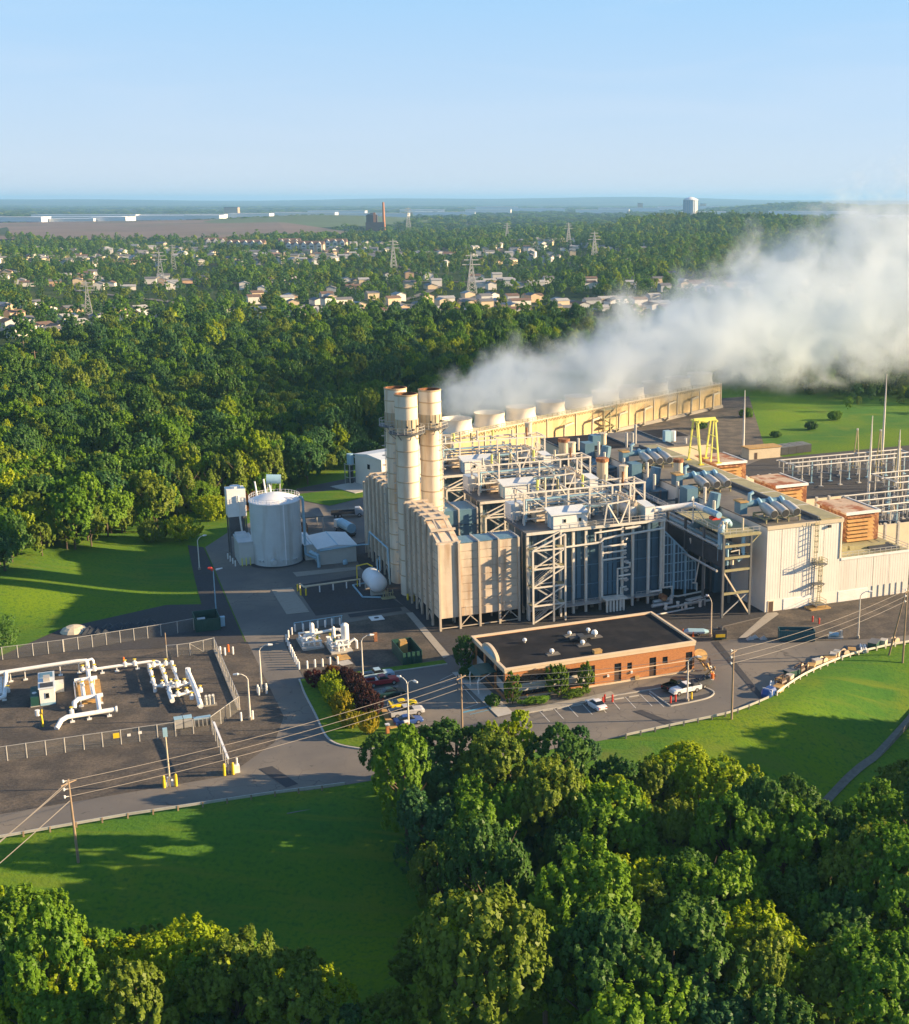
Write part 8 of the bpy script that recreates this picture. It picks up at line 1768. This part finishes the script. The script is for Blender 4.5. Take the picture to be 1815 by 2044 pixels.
for k, (x, y, w_, h, m) in enumerate(((440, 8900, 34, 52, 'brown tower block'), (900, 9200, 40, 46, 'pale tower block'), (-1750, 6600, 70, 40, 'orange-lit block'))):
    t = thing('tower_block', '%s standing far off above the plain' % m, 'building', x, y, hz(x, y), 0, world=True); part(t, 'wall', MB().box(-w_ / 2, w_ / 2, -20, 20, 0, h), housew[3] if k != 1 else housew[1]); part(t, 'roof', MB().box(-w_ / 2 - 1, w_ / 2 + 1, -21, 21, h, h + 3), houser[0])
for k, (x, y) in enumerate(((-262, 655), (-250, 625))):
    t = thing('long_shed', ('long white-roofed shed at the left edge, the farther one', 'long white-roofed shed at the left edge, the nearer one')[k], 'shed', x, y, 0, 0.35, world=True); part(t, 'wall', MB().box(-22, 22, -4, 4, 0, 3.6), housew[2]); part(t, 'roof', MB().box(-22.4, 22.4, -4.4, 4.4, 3.6, 3.9), tankroof)
def flat(name, pts, dz, mat):
    V = [Vector((x, y, hz(x, y) + dz)) for x, y in pts]; structure(name, MB().add(V, [tuple(range(len(V)))]), mat)
flat('marsh', [(-1180, 2500), (-560, 2560), (-540, 3150), (-900, 3900), (-1100, 4150), (-2000, 4150), (-1700, 3000)], 1.2, marsh)
flat('pond', curve([(-1215, 2960), (-1090, 2985), (-1040, 3100), (-1150, 3170), (-1230, 3090), (-1215, 2960)], 5)[:-1], 1.6, waterm)
flat('lagoon', curve([(-440, 2080), (-330, 2075), (-160, 2110), (-180, 2150), (-330, 2140), (-450, 2120), (-440, 2080)], 5)[:-1], 1.0, waterm)
flat('river', [(-560, 2830), (-380, 2880), (-240, 2960), (-250, 3010), (-400, 2930), (-580, 2880)], 1.4, waterm)
grass2 = M('landfill_grass', (0.07, 0.115, 0.035), 0.95, 0.15, 0.003)
lf = MB(); n = 24
for j in range(n + 1):
    for i in range(n + 1):
        x = -1330 + 860 * i / n; y = 3500 + 1900 * j / n; e = hypot((x + 900) / 430, (y - 4450) / 950); lf.V.append((x, y, hz(x, y) + 2.5 - 30 * max(0, e - 0.93)))
for j in range(n):
    for i in range(n): lf.F.append((j * (n + 1) + i, j * (n + 1) + i + 1, (j + 1) * (n + 1) + i + 1, (j + 1) * (n + 1) + i))
structure('landfill_hill', lf, grass2, smooth=True)
for nm, pts in (('suburb_street', [(-262, 700), (-230, 850), (-150, 1000), (-140, 1300), (-260, 1700)]), ('suburb_street', [(-150, 1000), (20, 990), (120, 1100)]), ('suburb_street', [(-480, 1240), (-140, 1280), (200, 1250)]), ('suburb_street', [(-700, 1640), (-250, 1640), (60, 1700)]), ('suburb_street', [(-340, 760), (-300, 980), (-480, 1200), (-700, 1640)])):
    mb = MB(); c = curve(pts, 10)
    for a, b in zip(c, c[1:]):
        d = Vector((b[0] - a[0], b[1] - a[1], 0)).normalized(); nrm = Vector((-d.y, d.x, 0)) * 4
        A_, B_ = Vector((*a, hz(*a) + 0.1)), Vector((*b, hz(*b) + 0.1)); mb.add([A_ - nrm, B_ - nrm, B_ + nrm, A_ + nrm], [(0, 1, 2, 3)])
    structure(nm, mb, asphalt)

# ------------------------------------------------------------------ steam from the cooling tower
def plume():
    m = bpy.data.materials.new('steam'); n, N, K = nodes(m); out = N('ShaderNodeOutputMaterial'); pv = N('ShaderNodeVolumePrincipled'); K(pv.outputs[0], out.inputs['Volume'])
    pv.inputs['Color'].default_value = (0.88, 0.94, 1.0, 1); pv.inputs['Anisotropy'].default_value = 0.6; pv.inputs['Density Attribute'].default_value = ''
    g = N('ShaderNodeNewGeometry'); sx = N('ShaderNodeSeparateXYZ'); K(g.outputs[0], sx.inputs[0])
    def mth(op, a, b=None, c=None):
        x = N('ShaderNodeMath'); x.operation = op
        for i, q in enumerate((a, b, c)):
            if q is None: continue
            if isinstance(q, (int, float)): x.inputs[i].default_value = q
            else: K(q, x.inputs[i])
        return x.outputs[0]
    X, Y, Z = sx.outputs
    t = mth('ADD', X, 41.0)
    yc = mth('MULTIPLY_ADD', t, PL[1], PL[0]); zc = mth('MULTIPLY_ADD', t, PL[3], PL[2]); R = mth('MULTIPLY_ADD', t, PL[5], PL[4])
    dy = mth('MULTIPLY', mth('SUBTRACT', Y, yc), 0.8); dz = mth('SUBTRACT', Z, zc)
    d = mth('DIVIDE', mth('SQRT', mth('ADD', mth('MULTIPLY', dy, dy), mth('MULTIPLY', dz, dz))), R)
    n1 = N('ShaderNodeTexNoise'); n1.inputs['Scale'].default_value = 0.045; n1.inputs['Detail'].default_value = 8; n1.inputs['Roughness'].default_value = 0.62; n1.inputs['Distortion'].default_value = 0.5; K(g.outputs[0], n1.inputs['Vector'])
    n2 = N('ShaderNodeTexNoise'); n2.inputs['Scale'].default_value = 0.15; n2.inputs['Detail'].default_value = 5; n2.inputs['Roughness'].default_value = 0.6; K(g.outputs[0], n2.inputs['Vector'])
    d2 = mth('MULTIPLY_ADD', mth('SUBTRACT', n1.outputs[0], 0.5), 3.2, d); d2 = mth('MULTIPLY_ADD', mth('SUBTRACT', n2.outputs[0], 0.5), 1.2, d2)
    mr = N('ShaderNodeMapRange'); mr.interpolation_type = 'SMOOTHSTEP'; mr.inputs[1].default_value = 1.05; mr.inputs[2].default_value = 0.2; mr.inputs[3].default_value = 0; mr.inputs[4].default_value = 1; K(d2, mr.inputs[0])
    e = N('ShaderNodeMapRange'); e.interpolation_type = 'SMOOTHSTEP'; e.inputs[1].default_value = -56; e.inputs[2].default_value = -34; K(X, e.inputs[0])
    low = N('ShaderNodeMapRange'); low.interpolation_type = 'SMOOTHSTEP'; low.inputs[1].default_value = 9; low.inputs[2].default_value = 15; K(Z, low.inputs[0])
    th = N('ShaderNodeMapRange'); th.inputs[1].default_value = -40; th.inputs[2].default_value = 160; th.inputs[3].default_value = 0.125; th.inputs[4].default_value = 0.033; K(X, th.inputs[0])
    K(mth('MULTIPLY', mth('MULTIPLY', mth('MULTIPLY', mr.outputs[0], e.outputs[0]), low.outputs[0]), th.outputs[0]), pv.inputs['Density'])
    try: m.cycles.volume_step_rate = 0.25
    except Exception: pass
    mb = MB(); V = []; F = []; nr = 20; xs = list(range(-60, 261, 16))
    for x in xs:
        t_ = x + 41; r = 1.35 * (PL[4] + PL[5] * max(t_, -12)) + 3
        for k in range(nr): a = 2 * pi * k / nr; V.append((x, PL[0] + PL[1] * t_ + r * 1.25 * cos(a), max(8.5, PL[2] + PL[3] * t_ + r * sin(a))))
    for j in range(len(xs) - 1):
        for k in range(nr): F.append((j * nr + k, j * nr + (k + 1) % nr, (j + 1) * nr + (k + 1) % nr, (j + 1) * nr + k))
    F += [tuple(range(nr - 1, -1, -1)), tuple((len(xs) - 1) * nr + k for k in range(nr))]
    mb.add(V, F); structure('steam_plume', mb, m, 'stuff')
PL = (398, 0.74, 17.5, 0.165, 8.5, 0.19)
plume()
# ------------------------------------------------------------------ air
hm = bpy.data.materials.new('haze_air'); n, N, K = nodes(hm); out = N('ShaderNodeOutputMaterial'); pv = N('ShaderNodeVolumePrincipled'); K(pv.outputs[0], out.inputs['Volume'])
pv.inputs['Color'].default_value = (0.32, 0.62, 1.0, 1); pv.inputs['Density'].default_value = 6.5e-5; pv.inputs['Anisotropy'].default_value = 0.1
for a in ('Density Attribute', 'Temperature Attribute', 'Color Attribute'):
    try: pv.inputs[a].default_value = ''
    except Exception: pass
try: hm.cycles.homogeneous_volume = True
except Exception: pass
structure('haze', MB().box(-45000, 45000, -45000, 45000, -14, 175), hm, 'stuff')
